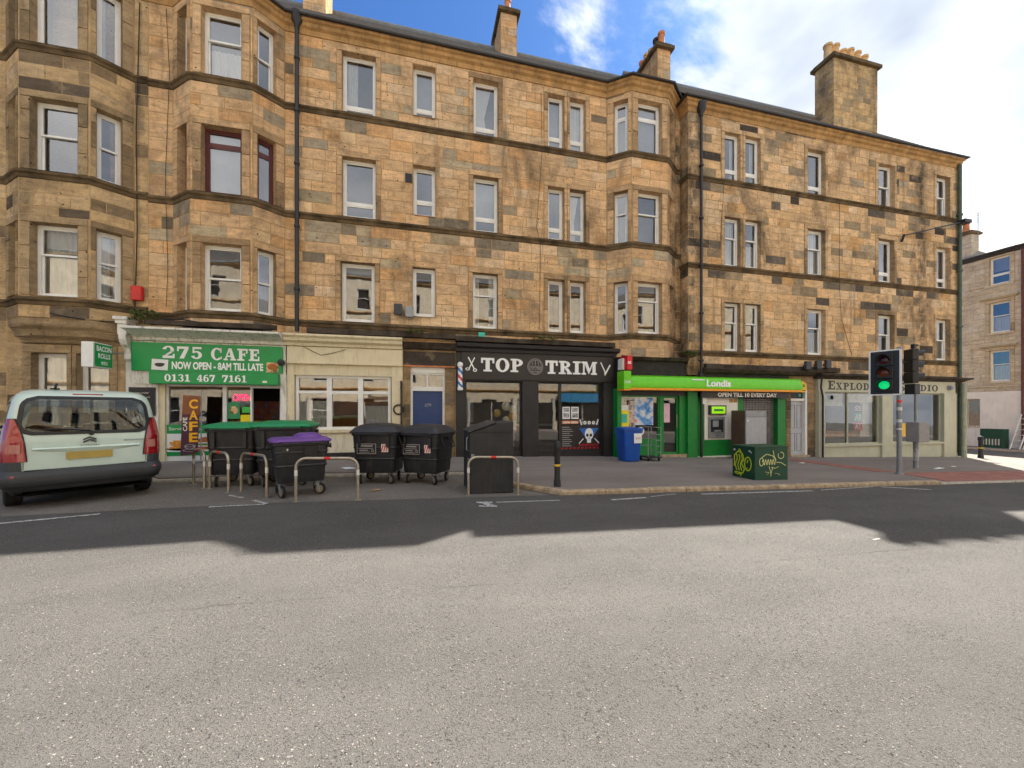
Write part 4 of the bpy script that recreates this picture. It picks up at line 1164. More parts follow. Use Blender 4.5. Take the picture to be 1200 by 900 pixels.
k.add([(-18, 13, -1), (-18, 22.7, -1), (-18, 22.7, 13.45), (-18, 17.75, 18.6), (-18, 13, 13.45)], [(0, 1, 2, 3, 4)]); k.build('rear_wall', 'mortar_left', left)

# ---- pale building across the side street
X8 = 38.0
P8 = Panel(X8, 30.0, 0, -1)
root = thing('corner_building', 'pale stone building with whitewashed ground floor across the side street', 'building', (X8, 18, gz(X8)))
st = Stones(4, CLEAN); wall = MB(); rev = MB(); tf = margin_tint((0.62, 0.52, 0.38), .06, 0.1)
wins = []
for yc in (17.33, 20.9, 13.8, 24.4):
    for (z0, z1) in ((10.05, 11.9), (6.8, 8.85), (3.5, 5.6)):
        wins.append(W(30 - yc - .48, 30 - yc + .48, z0, z1, kind='tilt' if z0 > 9 else 'sash', split=.35 if z0 > 9 else .55, curtain='roll0.5' if z0 > 9 else 'half', rec=.14, m=.2))
gw = [W(30 - 19.0, 30 - 18.25, .35, 2.35, kind='one', rec=.12, curtain='slat1.0', m=.02)]
holes = [w['o'] for w in wins + gw]
holed_wall(wall, P8, 0, 18.0, -1.3, 12.2, holes)
st.wall(P8, 0, 18.0, 2.85, 12.2, [(w['o'][0] - .2, w['o'][1] + .2, w['o'][2], w['o'][3] + .23) for w in wins], row=.42, long=(.7, 1.3))
for w in wins:
    rev = MB(); opening(root, st, rev, P8, w, tf, .2)
    wo = window(root, P8, *w['o'], **{q: v for q, v in w.items() if q in ('kind', 'split', 'curtain', 'rec')})
    rev.build('reveal', 'sandstone_clean', wo, tinted=True)
    k = MB(); a, b_, c, d = w['o']
    k.pb(P8, a - .4, b_ + .4, -.28, .02, d + .32, d + .42); k.pb(P8, a - .32, b_ + .32, -.16, .02, d + .24, d + .32); k.build('hood_mould', 'pale_moulding', root)
    k = MB(); k.pb(P8, a - .2, b_ + .2, -.09, .12, c - .12, c - .004); k.build('sill', 'pale_moulding', root)
for w in gw:
    rev = MB(); opening(root, st, rev, P8, w, tf, .02); gwin = window(root, P8, *w['o'], kind='one', rec=.12, curtain='slat1.0')
    k = MB(); a, b_, c, d = w['o']
    for i in range(7): k.tube([P8.p(a + .06 + i * (b_ - a - .12) / 6, .05, c), P8.p(a + .06 + i * (b_ - a - .12) / 6, .05, d)], .014, 6)
    k.build('window_bars', 'counter_wood', gwin); rev.build('reveal', 'sandstone_clean', gwin, tinted=True)
wall.build('wall', 'mortar', root)
st.build(root, 'sandstone_clean', 0)
k = MB(); holed_wall(k, P8, 0, 18.0, -1.3, 2.84, [gw[0]['o']], -0.03); k.build('whitewash', 'white_wall', root)
for z in (9.8, 6.55, 3.2):
    k = MB(); sweep(k, [(X8, 30), (X8, 12)], course_profile(z, .16, .07)); k.build('string_course', 'pale_moulding', root)
k = MB(); sweep(k, [(X8, 30), (X8, 12)], [(0, 12.0), (.12, 12.05), (.2, 12.15), (.3, 12.2), (.3, 12.3), (-.1, 12.3)]); k.build('eaves_cornice', 'gutter', root)
k = MB(); k.quad((X8 - .25, 12, 12.3), (X8 - .25, 30, 12.3), (X8 + 5.5, 30, 15.6), (X8 + 5.5, 12, 15.6)); k.quad((X8 + 5.5, 12, 15.6), (X8 + 5.5, 30, 15.6), (X8 + 12, 30, 12.3), (X8 + 12, 12, 12.3))
k.add([(X8 + .005, 12, -1.6), (X8 + 12, 12, -1.6), (X8 + 12, 12, 12.3), (X8 + 5.5, 12, 15.6), (X8 + .005, 12, 12.25)], [(0, 1, 2, 3, 4)])
k.build('roof', 'slate_pale', root) if 'slate_pale' in M else (plain('slate_pale', rgb(150, 142, 130), 0.8, var=0.25, scale=4, dirt=0.3), k.build('roof', 'slate_pale', root))
st2 = Stones(6, CLEAN)
chimney(root, st2, X8 + .1, X8 + .9, 18.75, 20.6, 12.2, 14.1, 2, 'terracotta', 'y', .75, .2)
st2.build(root, 'sandstone_clean', 0)
k = MB(); k.tube([P8.p(13.72, -.1, -.9), P8.p(13.72, -.1, 12.1)], .06, 8); k.build('drainpipe', 'maroon_frame', root, smooth=40)
k = MB(); bx, by, bz = X8 + .5, 18.6, 14.3
k.tube([(bx, by, 13.5), (bx, by, 15.6)], .02, 6)
for i in range(5): k.tube([(bx - .35, by, 14.9 + i * .15), (bx + .35, by, 14.9 + i * .15)], .012, 5)
k.build('aerial', 'galv', root)

# ---- the sunlit tenement across the road, behind the camera: seen only in the shop windows
PO = Panel(0, -9.0, -1, 0)
root = thing('tenement', 'sunlit tenement with a blue shopfront mirrored in the shop windows', 'tenement', (5, -9, gz(5)))
wall = MB(); wins = []
for i in range(15):
    x = -26 + i * 3.6
    for (z0, z1) in ((10.2, 12.0), (7.1, 9.0), (4.0, 5.9)):
        wins.append((-x - .55, -x + .55, z0, z1))
    wins.append((-x - .7, -x + .7, .5, 2.6))
holed_wall(wall, PO, -40, 30, -2.5, 13.2, wins)
wall.build('wall', 'opposite_stone', root) if 'opposite_stone' in M else (plain('opposite_stone', rgb(236, 220, 190), 0.9, var=0.2, scale=2, dirt=0.3), wall.build('wall', 'opposite_stone', root))
for a, b_, c, d in wins:
    k = MB()
    k.pb(PO, a, a + .08, .1, .2, c, d); k.pb(PO, b_ - .08, b_, .1, .2, c, d); k.pb(PO, a + .08, b_ - .08, .1, .2, d - .08, d); k.pb(PO, a + .08, b_ - .08, .1, .2, c, c + .1); k.pb(PO, a + .08, b_ - .08, .11, .19, (c + d) / 2 - .03, (c + d) / 2 + .03)
    w_ = k.build('window', 'white_frame', root)
    k = MB(); k.quad(PO.p(a, .17, c), PO.p(b_, .17, c), PO.p(b_, .17, d), PO.p(a, .17, d)); k.build('pane', 'backing_dark', w_)
for z in (3.5, 6.9, 10.0, 13.0):
    k = MB(); sweep(k, [(40, -9), (-30, -9)], course_profile(z, .25, .12)); k.build('string_course', 'moulding_eave', root)
k = MB(); k.pb(PO, -18.2, -13.2, -.25, .05, 2.35, 3.2); k.build('shop_fascia', 'sky_blue', root)
for (a, b_) in ((-18.0, -13.4), (-12.6, -9.4), (-8.6, -4.6), (2.0, 7.0), (9.0, 14.0), (-27, -21)):
    k = MB(); k.pb(PO, a, b_, -.06, .02, -.6, 2.3); k.build('shop_window', 'backing_dark', root)
    k = MB(); k.pb(PO, a - .2, a, -.1, .03, -.9, 2.75); k.pb(PO, b_, b_ + .2, -.1, .03, -.9, 2.75); k.pb(PO, (a + b_) / 2 - .05, (a + b_) / 2 + .05, -.08, .03, -.6, 2.3); k.build('shop_frame', 'shelf_white', root)
k = MB(); k.pb(PO, -3.5, 4.0, -.2, .05, 2.75, 3.3); k.build('shop_fascia', 'cream_paint', root)
k = MB(); k.quad(PO.p(-40, -.2, 13.2), PO.p(30, -.2, 13.2), PO.p(30, 5, 17.2), PO.p(-40, 5, 17.2)); k.build('roof', 'slate', root)
# ---------------------------------------------------------------- shopfronts and their signs
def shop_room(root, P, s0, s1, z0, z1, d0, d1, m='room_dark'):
    k = MB()
    A = [P.p(s0, d0, z0), P.p(s1, d0, z0), P.p(s1, d0, z1), P.p(s0, d0, z1)]; B = [P.p(s0, d1, z0), P.p(s1, d1, z0), P.p(s1, d1, z1), P.p(s0, d1, z1)]
    k.add(A + B, [(4, 5, 6, 7), (0, 1, 5, 4), (1, 2, 6, 5), (2, 3, 7, 6), (3, 0, 4, 7)])
    return k.build('room_interior', m, root)
def glazed(root, P, s0, s1, z0, z1, dep, fm, fw=0.06, glassm='shop_glass', bars=(), cross=(), name='window', pr=0.05):
    k = MB()
    k.pb(P, s0, s0 + fw, dep - pr, dep + .05, z0, z1); k.pb(P, s1 - fw, s1, dep - pr, dep + .05, z0, z1)
    k.pb(P, s0 + fw, s1 - fw, dep - pr, dep + .05, z1 - fw, z1); k.pb(P, s0 + fw, s1 - fw, dep - pr, dep + .05, z0, z0 + fw)
    cuts = [s0 + fw]
    for b_, w in bars: k.pb(P, b_ - w / 2, b_ + w / 2, dep - pr + .002, dep + .048, z0 + fw, z1 - fw); cuts += [b_ - w / 2, b_ + w / 2]
    cuts.append(s1 - fw)
    zc = [z0 + fw]
    for c, w in cross:
        for i in range(0, len(cuts), 2): k.pb(P, cuts[i], cuts[i + 1], dep - pr + .004, dep + .046, c - w / 2, c + w / 2)
        zc += [c - w / 2, c + w / 2]
    zc.append(z1 - fw)
    w_ = k.build(name, fm, root)
    for i in range(0, len(cuts), 2):
        for j in range(0, len(zc), 2):
            g = MB(); g.quad(P.p(cuts[i], dep, zc[j]), P.p(cuts[i + 1], dep, zc[j]), P.p(cuts[i + 1], dep, zc[j + 1]), P.p(cuts[i], dep, zc[j + 1])); g.build('pane', glassm, w_)
    return w_
def block(root, name, m, P, *b, bevel=0.0):
    k = MB(); k.pb(P, *b); return k.build(name, m, root, bevel=bevel)
def footed(root, name, m, P, s0, s1, d0, d1, z1, bevel=0.0):
    k = MB(); k.pbs(P, s0, s1, d0, d1, gz(s0) - .03, gz(s1) - .03, z1); return k.build(name, m, root, bevel=bevel)
def flat(root, name, m, P, s0, s1, z0, z1, dep, th=0.006):
    k = MB(); k.pb(P, s0, s1, dep - th, dep, z0, z1); return k.build(name, m, root)
def letters(root, m, fn, name='lettering'):
    k = MB(); fn(k); return k.build(name, m, root)

P = PM
# ---- café
cafe = thing('shopfront', 'white café shopfront with open doorway and dark interior under the green fascia', 'shopfront', (-5.9, 12.9, gz(-5.9)))
k = MB(); sweep(k, [(-7.72, 12.98), (-3.93, 12.98)], [(0, 3.5), (.12, 3.52), (.14, 3.6), (.26, 3.66), (.42, 3.72), (.6, 3.76), (.6, 3.82), (.05, 3.87)]); k.build('cornice', 'white_paint_worn', cafe)
k = MB()   # console bracket with a flared block on top
k.pb(P, -8.0, -7.68, -.42, .02, 4.02, 4.1); k.pb(P, -7.97, -7.71, -.38, .02, 3.92, 4.02); k.pb(P, -7.94, -7.74, -.34, .02, 3.62, 3.92)
prof = [(.34, 3.62), (.33, 3.5), (.26, 3.36), (.16, 3.26), (.12, 3.12), (.14, 2.98), (.05, 2.9)]
for i in range(len(prof) - 1):
    (a, z1), (b_, z0) = prof[i], prof[i + 1]
    k.add([P.p(-7.92, -b_, z0), P.p(-7.76, -b_, z0), P.p(-7.76, -a, z1), P.p(-7.92, -a, z1), P.p(-7.92, .02, z0), P.p(-7.76, .02, z0), P.p(-7.76, .02, z1), P.p(-7.92, .02, z1)],
          [(0, 1, 2, 3), (0, 3, 7, 4), (1, 5, 6, 2), (0, 4, 5, 1)])
k.build('console_bracket', 'white_paint_worn', cafe)
footed(cafe, 'pilaster', 'white_paint_worn', P, -7.92, -7.16, -.06, .1, 2.9)
footed(cafe, 'pilaster', 'white_paint_worn', P, -4.05, -3.87, -.115, .1, 2.62)
footed(cafe, 'door_post', 'cream_paint', P, -7.16, -7.02, -.02, .1, 2.3)
block(cafe, 'fascia_backing', 'white_paint_worn', P, -7.74, -3.9, -.1, .1, 2.3, 3.5)
shop_room(cafe, P, -7.02, -4.05, gz(-7) - .05, 2.35, .16, 4.0, 'room_dark')
glazed(cafe, P, -7.02, -5.57, gz(-6) + .9, 2.3, .1, 'white_frame', .05)
glazed(cafe, P, -5.57, -4.85, gz(-5) + .1, 2.3, .1, 'white_frame', .05)
footed(cafe, 'stall_riser', 'white_frame', P, -7.02, -5.57, .04, .14, 1.08)
block(cafe, 'doorway_header', 'white_frame', P, -4.85, -4.05, .05, .15, 2.22, 2.3)
k = MB(); k.add([P.p(-4.12, .12, .2), P.p(-4.3, .9, .2), P.p(-4.3, .9, 2.1), P.p(-4.12, .12, 2.1)], [(0, 1, 2, 3)]); k.build('door', 'poster_green', cafe)
block(cafe, 'counter', 'counter_wood', P, -6.6, -5.0, 2.2, 2.8, .2, 1.2)
block(cafe, 'shelf', 'goods', P, -6.9, -4.3, 3.6, 3.9, 1.2, 1.9)
# green print under the window
pr_ = thing('window_poster', 'green printed panel of chips and burger under the café window', 'poster', (-6.4, 13, .6))
flat(pr_, 'backing', 'cafe_green', P, -7.0, -5.6, .24, 1.14, .035)
flat(pr_, 'white_band', 'white_card', P, -7.0, -5.6, .36, .88, .028)
letters(pr_, 'ivory', lambda k: put_text(k, P, 'Serving Burger, Lunch', -6.95, -5.65, .95, 1.07, .027, 0.005))
k = MB(); r_ = random.Random(3)
for i in range(46):
    a = (-6.72 + r_.uniform(-.22, .22), .55 + r_.uniform(-.1, .12)); t = r_.uniform(-.5, .5)
    put_bar(k, P, a, (a[0] + .16 * math.cos(t), a[1] + .16 * math.sin(t)), .035, .02 - .0004 * i)
k.build('chips_print', 'chips', pr_)
k = MB(); put_disc(k, P, -6.02, .62, .24, .16, .02, 18, a0=0, a1=180); k.build('bun_print', 'bun', pr_); k = MB(); put_disc(k, P, -6.02, .5, .24, .09, .0195, 18, a0=180, a1=360); k.build('bun_print', 'bun', pr_)
k = MB(); put_bar(k, P, (-6.27, .56), (-5.77, .56), .06, .0185); k.build('salad_print', 'salad', pr_)
k = MB(); put_disc(k, P, -6.72, .46, .3, .07, .022, 18, a0=180, a1=360); k.build('bowl_print', 'salad', pr_)

sg = thing('shop_sign', 'wide green café fascia sign with white lettering', 'sign', (-5.9, 12.85, 2.6))
block(sg, 'board', 'cafe_green', P, -7.73, -3.97, -.16, -.102, 2.66, 3.46)
letters(sg, 'letter_white', lambda k: put_slab(k, P, '275', -7.0, -6.03, 3.03, 3.37, -.165, .16))
letters(sg, 'letter_white', lambda k: put_slab(k, P, 'CAFE', -5.82, -4.58, 3.01, 3.36, -.165, .1))
letters(sg, 'letter_white', lambda k: put_text(k, P, 'NOW OPEN - 8AM TILL LATE', -6.78, -4.48, 2.72, 2.94, -.165, .04))
k = MB(); put_bar(k, P, (-7.26, 2.85), (-6.87, 2.83), .3, -.164); k.build('cup_picture', 'white_card', sg)
k = MB(); put_disc(k, P, -7.07, 2.86, .12, .08, -.166, a0=180, a1=360); put_disc(k, P, -7.06, 2.86, .12, .03, -.1665); k.build('cup_print', 'letter_dark', sg)
k = MB(); put_bar(k, P, (-4.4, 2.83), (-4.08, 2.83), .3, -.164); k.build('burger_picture', 'print_food', sg)
k = MB(); put_disc(k, P, -4.24, 2.85, .13, .1, -.166); k.build('burger_print', 'bun', sg)
sg = thing('shop_sign', 'narrow green shutter box with white phone number above the café door', 'sign', (-5.7, 12.7, 2.3))
block(sg, 'box', 'cafe_green', P, -7.25, -4.06, -.3, -.1, 2.3, 2.64, bevel=.01)
for w_, a, b_ in (('0131', -6.88, -6.27), ('467', -6.1, -5.66), ('7161', -5.48, -4.86)): letters(sg, 'letter_white', lambda k: put_slab(k, P, w_, a, b_, 2.365, 2.565, -.305, .12))
k = MB(); put_bar(k, P, (-4.45, 2.39), (-4.33, 2.39), .06, -.305); k.build('small_print', 'ivory', sg)
# projecting box sign: its faces look along the street
PX = Panel(-8.02, 12.5, 0, 1)
sg = thing('projecting_sign', 'small green and white box sign for bacon rolls sticking out by the café', 'sign', (-8.1, 12.5, 2.6))
k = MB(); k.box(-8.28, -8.03, 12.0, 12.62, 2.66, 3.3); k.build('box', 'white_frame', sg, bevel=.01)
flat(sg, 'face', 'light_cafe_green' if 'light_cafe_green' in M else 'cafe_green', PX, -.47, .1, 2.69, 3.27, -.006)
letters(sg, 'letter_white', lambda k: (put_text(k, PX, 'BACON', -.43, .06, 3.08, 3.22, -.016, .035), put_text(k, PX, 'ROLLS', -.38, .02, 2.9, 3.03, -.016, .035), put_text(k, PX, 'etc', -.28, -.06, 2.74, 2.84, -.016, .012)))
k = MB(); k.tube([(-8.1, 12.6, 3.1), (-7.9, 12.95, 3.15)], .02, 6); k.build('bracket', 'galv', sg)
sg = thing('menu_board', 'black chalkboard menu on the white wall left of the café window', 'menu board', (-7.5, 12.9, 1.5))
block(sg, 'frame', 'black_paint', P, -7.83, -7.22, -.1, -.064, 1.4, 2.2); flat(sg, 'slate_face', 'chalkboard', P, -7.79, -7.26, 1.44, 2.16, -.102)
letters(sg, 'ivory', lambda k: [put_curve(k, P, [(-7.74 + j * .02, z_ + .018 * math.sin(j * 2.1 + z_ * 40) * (j % 5 != 0)) for j in range(n_)], .009, -.11) for z_, n_ in ((2.04, 20), (1.92, 22), (1.8, 16), (1.68, 21))], 'chalk_writing')
k = MB(); put_text(k, P, 'OPEN', -5.36, -4.9, 1.84, 2.04, .085, .0)
tag(k.build('neon_sign', 'neon_pink'), 'pink neon OPEN sign glowing in the café window', 'neon sign')
sg = thing('window_poster', 'green poster with a meal photo inside the café window', 'poster', (-5.3, 13.1, 1.3))
flat(sg, 'sheet', 'poster_green', P, -5.5, -5.19, 1.3, 1.79, .094); k = MB(); put_disc(k, P, -5.345, 1.56, .11, .12, .086); k.build('meal_print', 'print_food', sg)
tag(flat(None, 'notice', 'light_green', P, -5.13, -4.91, 1.48, 1.66, .092), 'small bright green notice above the yellow one in the café window', 'notice')
tag(flat(None, 'notice', 'yellow', P, -5.17, -4.87, 1.1, 1.42, .091), 'yellow notice in the café window beside the door', 'notice')
k = MB(); k.lathe([(.06, -.06), (.1, -.04), (.1, .02), (.04, .06)], P.p(-3.98, -.22, 2.98), 14, 'y'); tag(k.build('wall_lamp', 'plastic_black', smooth=40), 'round black lamp at the right end of the green café fascia', 'lamp')

# feather flag
fl = thing('banner_flag', 'tall brown café banner flag standing before the café window', 'flag', (-6.1, 12.45, gz(-6.1)))
PF = Panel(-6.42, 12.45, .96, .1)
k = MB(); k.ppoly(PF, [(.04, .3), (.43, .34), (.5, 1.95), (.1, 1.98)], 0, .012); k.build('cloth', 'banner_brown', fl)
k = MB(); k.ppoly(PF, [(.084, 1.45), (.485, 1.43), (.502, 1.95), (.102, 1.98)], -.004, .016); k.build('cloth_top', 'banner_copper', fl)
k = MB(); k.tube([PF.p(.5, .02, 0.16), PF.p(.52, .02, 2.12)], .016, 8); k.tube([PF.p(.2, .02, gz(-6.1) + .03), PF.p(.75, .02, gz(-6.1) + .03)], .018, 6); k.tube([PF.p(.5, -.25, gz(-6.1) + .03), PF.p(.5, .3, gz(-6.1) + .03)], .018, 6); k.build('pole', 'galv', fl)
letters(fl, 'banner_yellow', lambda k: [put_text(k, PF, c, .24, .44, 1.6 - i * .31, 1.86 - i * .31, -.006, .03) for i, c in enumerate('CAFE')])
letters(fl, 'ivory', lambda k: put_text(k, PF, 'CAFE', .1, .2, .98, 1.36, -.006, .02, rot=True))
k = MB(); put_disc(k, PF, .26, .56, .13, .1, -.006, inner=.7, a0=180, a1=360); put_disc(k, PF, .26, .57, .13, .04, -.0062, inner=.6); put_disc(k, PF, .26, .44, .17, .04, -.006, inner=.75); k.build('cup_print', 'letter_grey', fl)

# ---- cream house front
hs = thing('house_front', 'cream painted ground-floor front with a white three-light window', 'house front', (-2.2, 13, gz(-2.2)))
k = MB(); sweep(k, [(-3.92, 12.98), (-.5, 12.98)], [(0, 3.5), (.14, 3.52), (.16, 3.6), (.26, 3.66), (.28, 3.74), (.34, 3.8), (.34, 3.86), (.05, 3.9)]); k.build('cornice', 'cream_paint', hs)
block(hs, 'fascia', 'cream_paint', P, -3.86, -.5, -.12, .3, 3.02, 3.5)
block(hs, 'fascia_rail', 'cream_paint', P, -3.86, -.5, -.15, -.02, 2.98, 3.03)
block(hs, 'frieze', 'cream_paint', P, -3.68, -.84, -.05, .3, 2.64, 2.98)
footed(hs, 'pilaster', 'cream_paint', P, -3.86, -3.68, -.09, .3, 2.98); footed(hs, 'pilaster', 'cream_paint', P, -.84, -.5, -.09, .3, 2.98)
footed(hs, 'lower_wall', 'cream_lower', P, -3.68, -.84, -.04, .3, .86)
footed(hs, 'plinth', 'soot_black', P, -3.86, -.84, -.11, -.03, .23)
block(hs, 'sill', 'cream_paint', P, -3.72, -.8, -.12, .12, .86, .95)
glazed(hs, P, -3.66, -.87, .95, 2.64, .1, 'white_frame', .085, 'window_glass', bars=((-2.71, .15), (-1.79, .15)), cross=((2.12, .09),), pr=.07)
shop_room(hs, P, -3.66, -.87, .8, 2.7, .152, 2.2, 'room_warm')
k = MB(); drape(k, P, -3.6, -2.8, .98, 1.85, .24, .012); k.build('net_curtain', 'curtain', hs)
k = MB(); drape(k, P, -1.7, -.9, .98, 1.7, .24, .012); k.build('net_curtain', 'curtain', hs)
k = MB()
k.tube([P.p(-.62 + .15 * math.cos(a), -.12, 1.58 + .15 * math.sin(a)) for a in [i * math.pi / 12 for i in range(25)]], .022, 8); tag(k.build('hose_coil', 'rubber', smooth=60), 'black coil of hose on the cream pilaster by the blue door', 'hose coil')
k = MB(); k.tube([P.p(-.53, -.13, gz(-.5)), P.p(-.53, -.13, 2.45), P.p(-.55, -.13, 2.5)], .035, 8); tag(k.build('waste_pipe', 'pipe', smooth=50), 'thin black waste pipe left of the blue door', 'pipe')

# ---- common entrance with blue door
en = thing('entrance', 'stone doorway with a blue double door and fanlight', 'doorway', (.35, 13, gz(.35)))
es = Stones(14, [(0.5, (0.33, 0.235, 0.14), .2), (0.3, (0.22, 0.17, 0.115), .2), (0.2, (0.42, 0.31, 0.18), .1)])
es.wall(P, -.48, -.25, gz(0), 3.0, row=.42, long=(.3, .4)); es.wall(P, .86, 1.2, gz(1), 3.0, row=.42, long=(.34, .5))
es.wall(P, -.48, 1.2, 3.5, 3.6, row=.2)
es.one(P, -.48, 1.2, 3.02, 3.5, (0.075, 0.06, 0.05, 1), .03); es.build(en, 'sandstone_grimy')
k = MB(); k.pbs(P, -.5, -.25, .005, .35, gz(0) - .05, gz(0) - .05, 3.55); k.pbs(P, .86, 1.22, .005, .35, gz(1) - .05, gz(1) - .05, 3.55); k.pb(P, -.25, .86, .005, .35, 3.0, 3.55); k.build('wall', 'mortar_left', en)
block(en, 'drip_rail', 'terracotta', P, -.48, 1.2, -.05, .01, 2.98, 3.03)
k = MB(); sweep(k, [(-.5, 12.98), (1.22, 12.98)], [(0, 3.55), (.1, 3.57), (.14, 3.66), (.2, 3.75), (.02, 3.8)]); k.build('cornice', 'moulding_black', en)
block(en, 'shutter_box', 'white_frame', P, -.25, .86, .06, .2, 2.8, 3.0)
k = MB(); k.pb(P, -.25, -.18, .1, .22, .22, 2.8); k.pb(P, .79, .86, .1, .22, .22, 2.8); k.pb(P, -.18, .79, .1, .22, 2.2, 2.34); k.pb(P, .27, .31, .12, .2, 2.34, 2.74); k.pb(P, -.18, .79, .1, .22, 2.74, 2.8); fr = k.build('door_frame', 'white_frame', en)
k = MB(); k.quad(P.p(-.18, .17, 2.34), P.p(.79, .17, 2.34), P.p(.79, .17, 2.74), P.p(-.18, .17, 2.74)); k.build('fanlight', 'window_glass', fr)
for a, b_ in ((-.18, .303), (.307, .79)):
    k = MB(); k.pb(P, a, b_, .16, .2, .24, 2.2)
    d_ = k.build('door', 'blue_door', en)
    k = MB(); w_ = .07
    for c, d in ((.24, 1.0), (1.0, 1.62), (1.62, 2.2)):
        k.pb(P, a, a + w_, .145, .16, c, d); k.pb(P, b_ - w_, b_, .145, .16, c, d); k.pb(P, a + w_, b_ - w_, .145, .16, c, c + .07); k.pb(P, a + w_, b_ - w_, .145, .16, d - .05, d)
    k.build('door_rails', 'blue_door', d_)
letters(en, 'letter_grey', lambda k: put_text(k, P, '279', .2, .42, 1.68, 1.78, .14, .02), 'door_number')
footed(en, 'step', 'kerb_stone', P, -.3, .9, -.15, .2, .23, bevel=.01)
shop_room(en, P, -.18, .79, .2, 2.8, .21, 1.2, 'room_dark')

# ---- barber
bb = thing('shopfront', 'black barber shopfront with tall plain windows', 'shopfront', (4.2, 13, gz(4.2)))
k = MB(); sweep(k, [(1.22, 12.98), (7.15, 12.98)], [(0, 3.5), (.2, 3.52), (.22, 3.62), (.32, 3.68), (.34, 3.78), (.05, 3.86)]); k.build('cornice', 'black_paint', bb)
block(bb, 'fascia_backing', 'black_paint', P, 1.22, 7.15, -.1, .25, 2.56, 3.5)
for a, b_ in ((1.22, 1.54), (3.52, 4.1), (6.6, 7.12)): footed(bb, 'pilaster', 'black_paint', P, a, b_, -.12, .25, 2.56)
glazed(bb, P, 1.54, 3.52, .1, 2.56, .1, 'black_paint', .05)
glazed(bb, P, 4.1, 4.97, .06, 2.56, .1, 'black_paint', .05, name='door')
glazed(bb, P, 4.97, 6.6, .06, 2.56, .1, 'black_paint', .045)
footed(bb, 'stall_riser', 'black_paint', P, 1.54, 6.6, .0, .16, .12)
shop_room(bb, P, 1.4, 6.8, -.25, 2.7, .26, 5.0, 'room')
for x in (2.2, 4.6):
    k = MB(); k.pb(P, x - .55, x + .55, 1.0, 1.25, 2.6, 2.66); k.build('ceiling_light', 'tube_light', bb)
block(bb, 'mirror_shelf', 'shelf_white', P, 1.6, 6.4, 4.6, 4.9, .8, .9); block(bb, 'chair_back', 'plastic_black', P, 5.8, 6.3, 2.2, 2.5, .4, 1.4)
for (a, b_) in ((1.9, 2.5), (4.3, 4.9)): block(bb, 'mirror', 'steel_grey', P, a, b_, 4.9, 4.95, 1.0, 2.0)
sg = thing('shop_sign', 'black barber fascia with large white slab lettering, round badge, scissors and razor', 'sign', (4.2, 12.85, 2.6))
block(sg, 'board', 'sign_black', P, 1.4, 6.98, -.15, -.102, 2.6, 3.52)
k = MB(); put_slab(k, P, 'TOP', 2.05, 3.52, 2.87, 3.33, -.152, .1, thick=.03); k.build('lettering', 'letter_white', sg)
k = MB(); put_slab(k, P, 'TRIM', 4.34, 6.3, 2.84, 3.31, -.152, .1, thick=.03); k.build('lettering', 'letter_white', sg)
k = MB(); put_disc(k, P, 3.97, 3.08, .285, .285, -.156, 28, inner=.93); put_disc(k, P, 3.97, 3.08, .24, .24, -.156, 28, inner=.92)
put_bar(k, P, (3.76, 3.09), (4.18, 3.09), .012, -.157); put_bar(k, P, (3.76, 2.99), (4.18, 2.99), .012, -.157); put_bar(k, P, (3.97, 3.12), (3.97, 3.3), .02, -.157)
put_bar(k, P, (3.85, 3.12), (3.88, 3.25), .016, -.157); put_bar(k, P, (4.09, 3.12), (4.06, 3.25), .016, -.157); put_curve(k, P, [(3.84, 2.94), (3.9, 2.9), (3.97, 2.93), (4.04, 2.9), (4.1, 2.94)], .022, -.157)
put_text(k, P, 'TOP TRIM', 3.78, 4.16, 3.01, 3.07, -.158, .03); k.build('badge', 'letter_grey', sg)
k = MB()
put_bar(k, P, (1.62, 3.34), (1.82, 2.96), .04, -.156); put_bar(k, P, (1.84, 3.33), (1.66, 2.98), .035, -.157)
put_disc(k, P, 1.85, 2.91, .07, .06, -.156, 14, inner=.5); put_disc(k, P, 1.6, 2.94, .08, .05, -.157, 14, inner=.5); k.build('scissors', 'letter_white', sg)
k = MB(); put_bar(k, P, (6.46, 3.3), (6.64, 2.95), .045, -.156); put_bar(k, P, (6.84, 3.22), (6.62, 2.84), .06, -.157); put_disc(k, P, 6.64, 2.93, .04, .04, -.158, 12); k.build('razor', 'letter_white', sg)
bp = thing('barber_pole', 'red, white and blue striped barber pole on the black pilaster', 'barber pole', (1.34, 12.75, 2.2))
cx_, cy_ = 1.34, 12.72
k = MB(); k.lathe([(.05, 2.2), (.095, 2.22), (.095, 2.3), (.08, 2.31)], (cx_, cy_, 0), 16); k.lathe([(.08, 3.0), (.095, 3.01), (.095, 3.09), (.075, 3.12), (.04, 3.15)], (cx_, cy_, 0), 16); k.box(cx_ - .03, cx_ + .03, cy_, cy_ + .16, 2.3, 2.36); k.box(cx_ - .03, cx_ + .03, cy_, cy_ + .16, 2.95, 3.01); k.build('caps', 'white_frame', bp, smooth=40)
for mname, ph_ in (('letter_white', 0), ('pole_red', 1), ('letter_white', 2), ('pole_blue', 3)):
    k = MB(); N = 30; nk = 16
    for i in range(N):
        for j in range(nk):
            if int((j + i * .8) // 4) % 4 != ph_: continue
            a, b_ = 2 * math.pi * j / nk, 2 * math.pi * (j + 1) / nk; z0, z1 = 2.31 + .69 * i / N, 2.31 + .69 * (i + 1) / N
            k.quad((cx_ + .075 * math.cos(a), cy_ + .075 * math.sin(a), z0), (cx_ + .075 * math.cos(b_), cy_ + .075 * math.sin(b_), z0), (cx_ + .075 * math.cos(b_), cy_ + .075 * math.sin(b_), z1), (cx_ + .075 * math.cos(a), cy_ + .075 * math.sin(a), z1))
    k.build('stripe', mname, bp)
bl_ = thing('balloon_column', 'column of cream and gold balloons inside the barber window', 'balloons', (3.2, 13.6, .0))
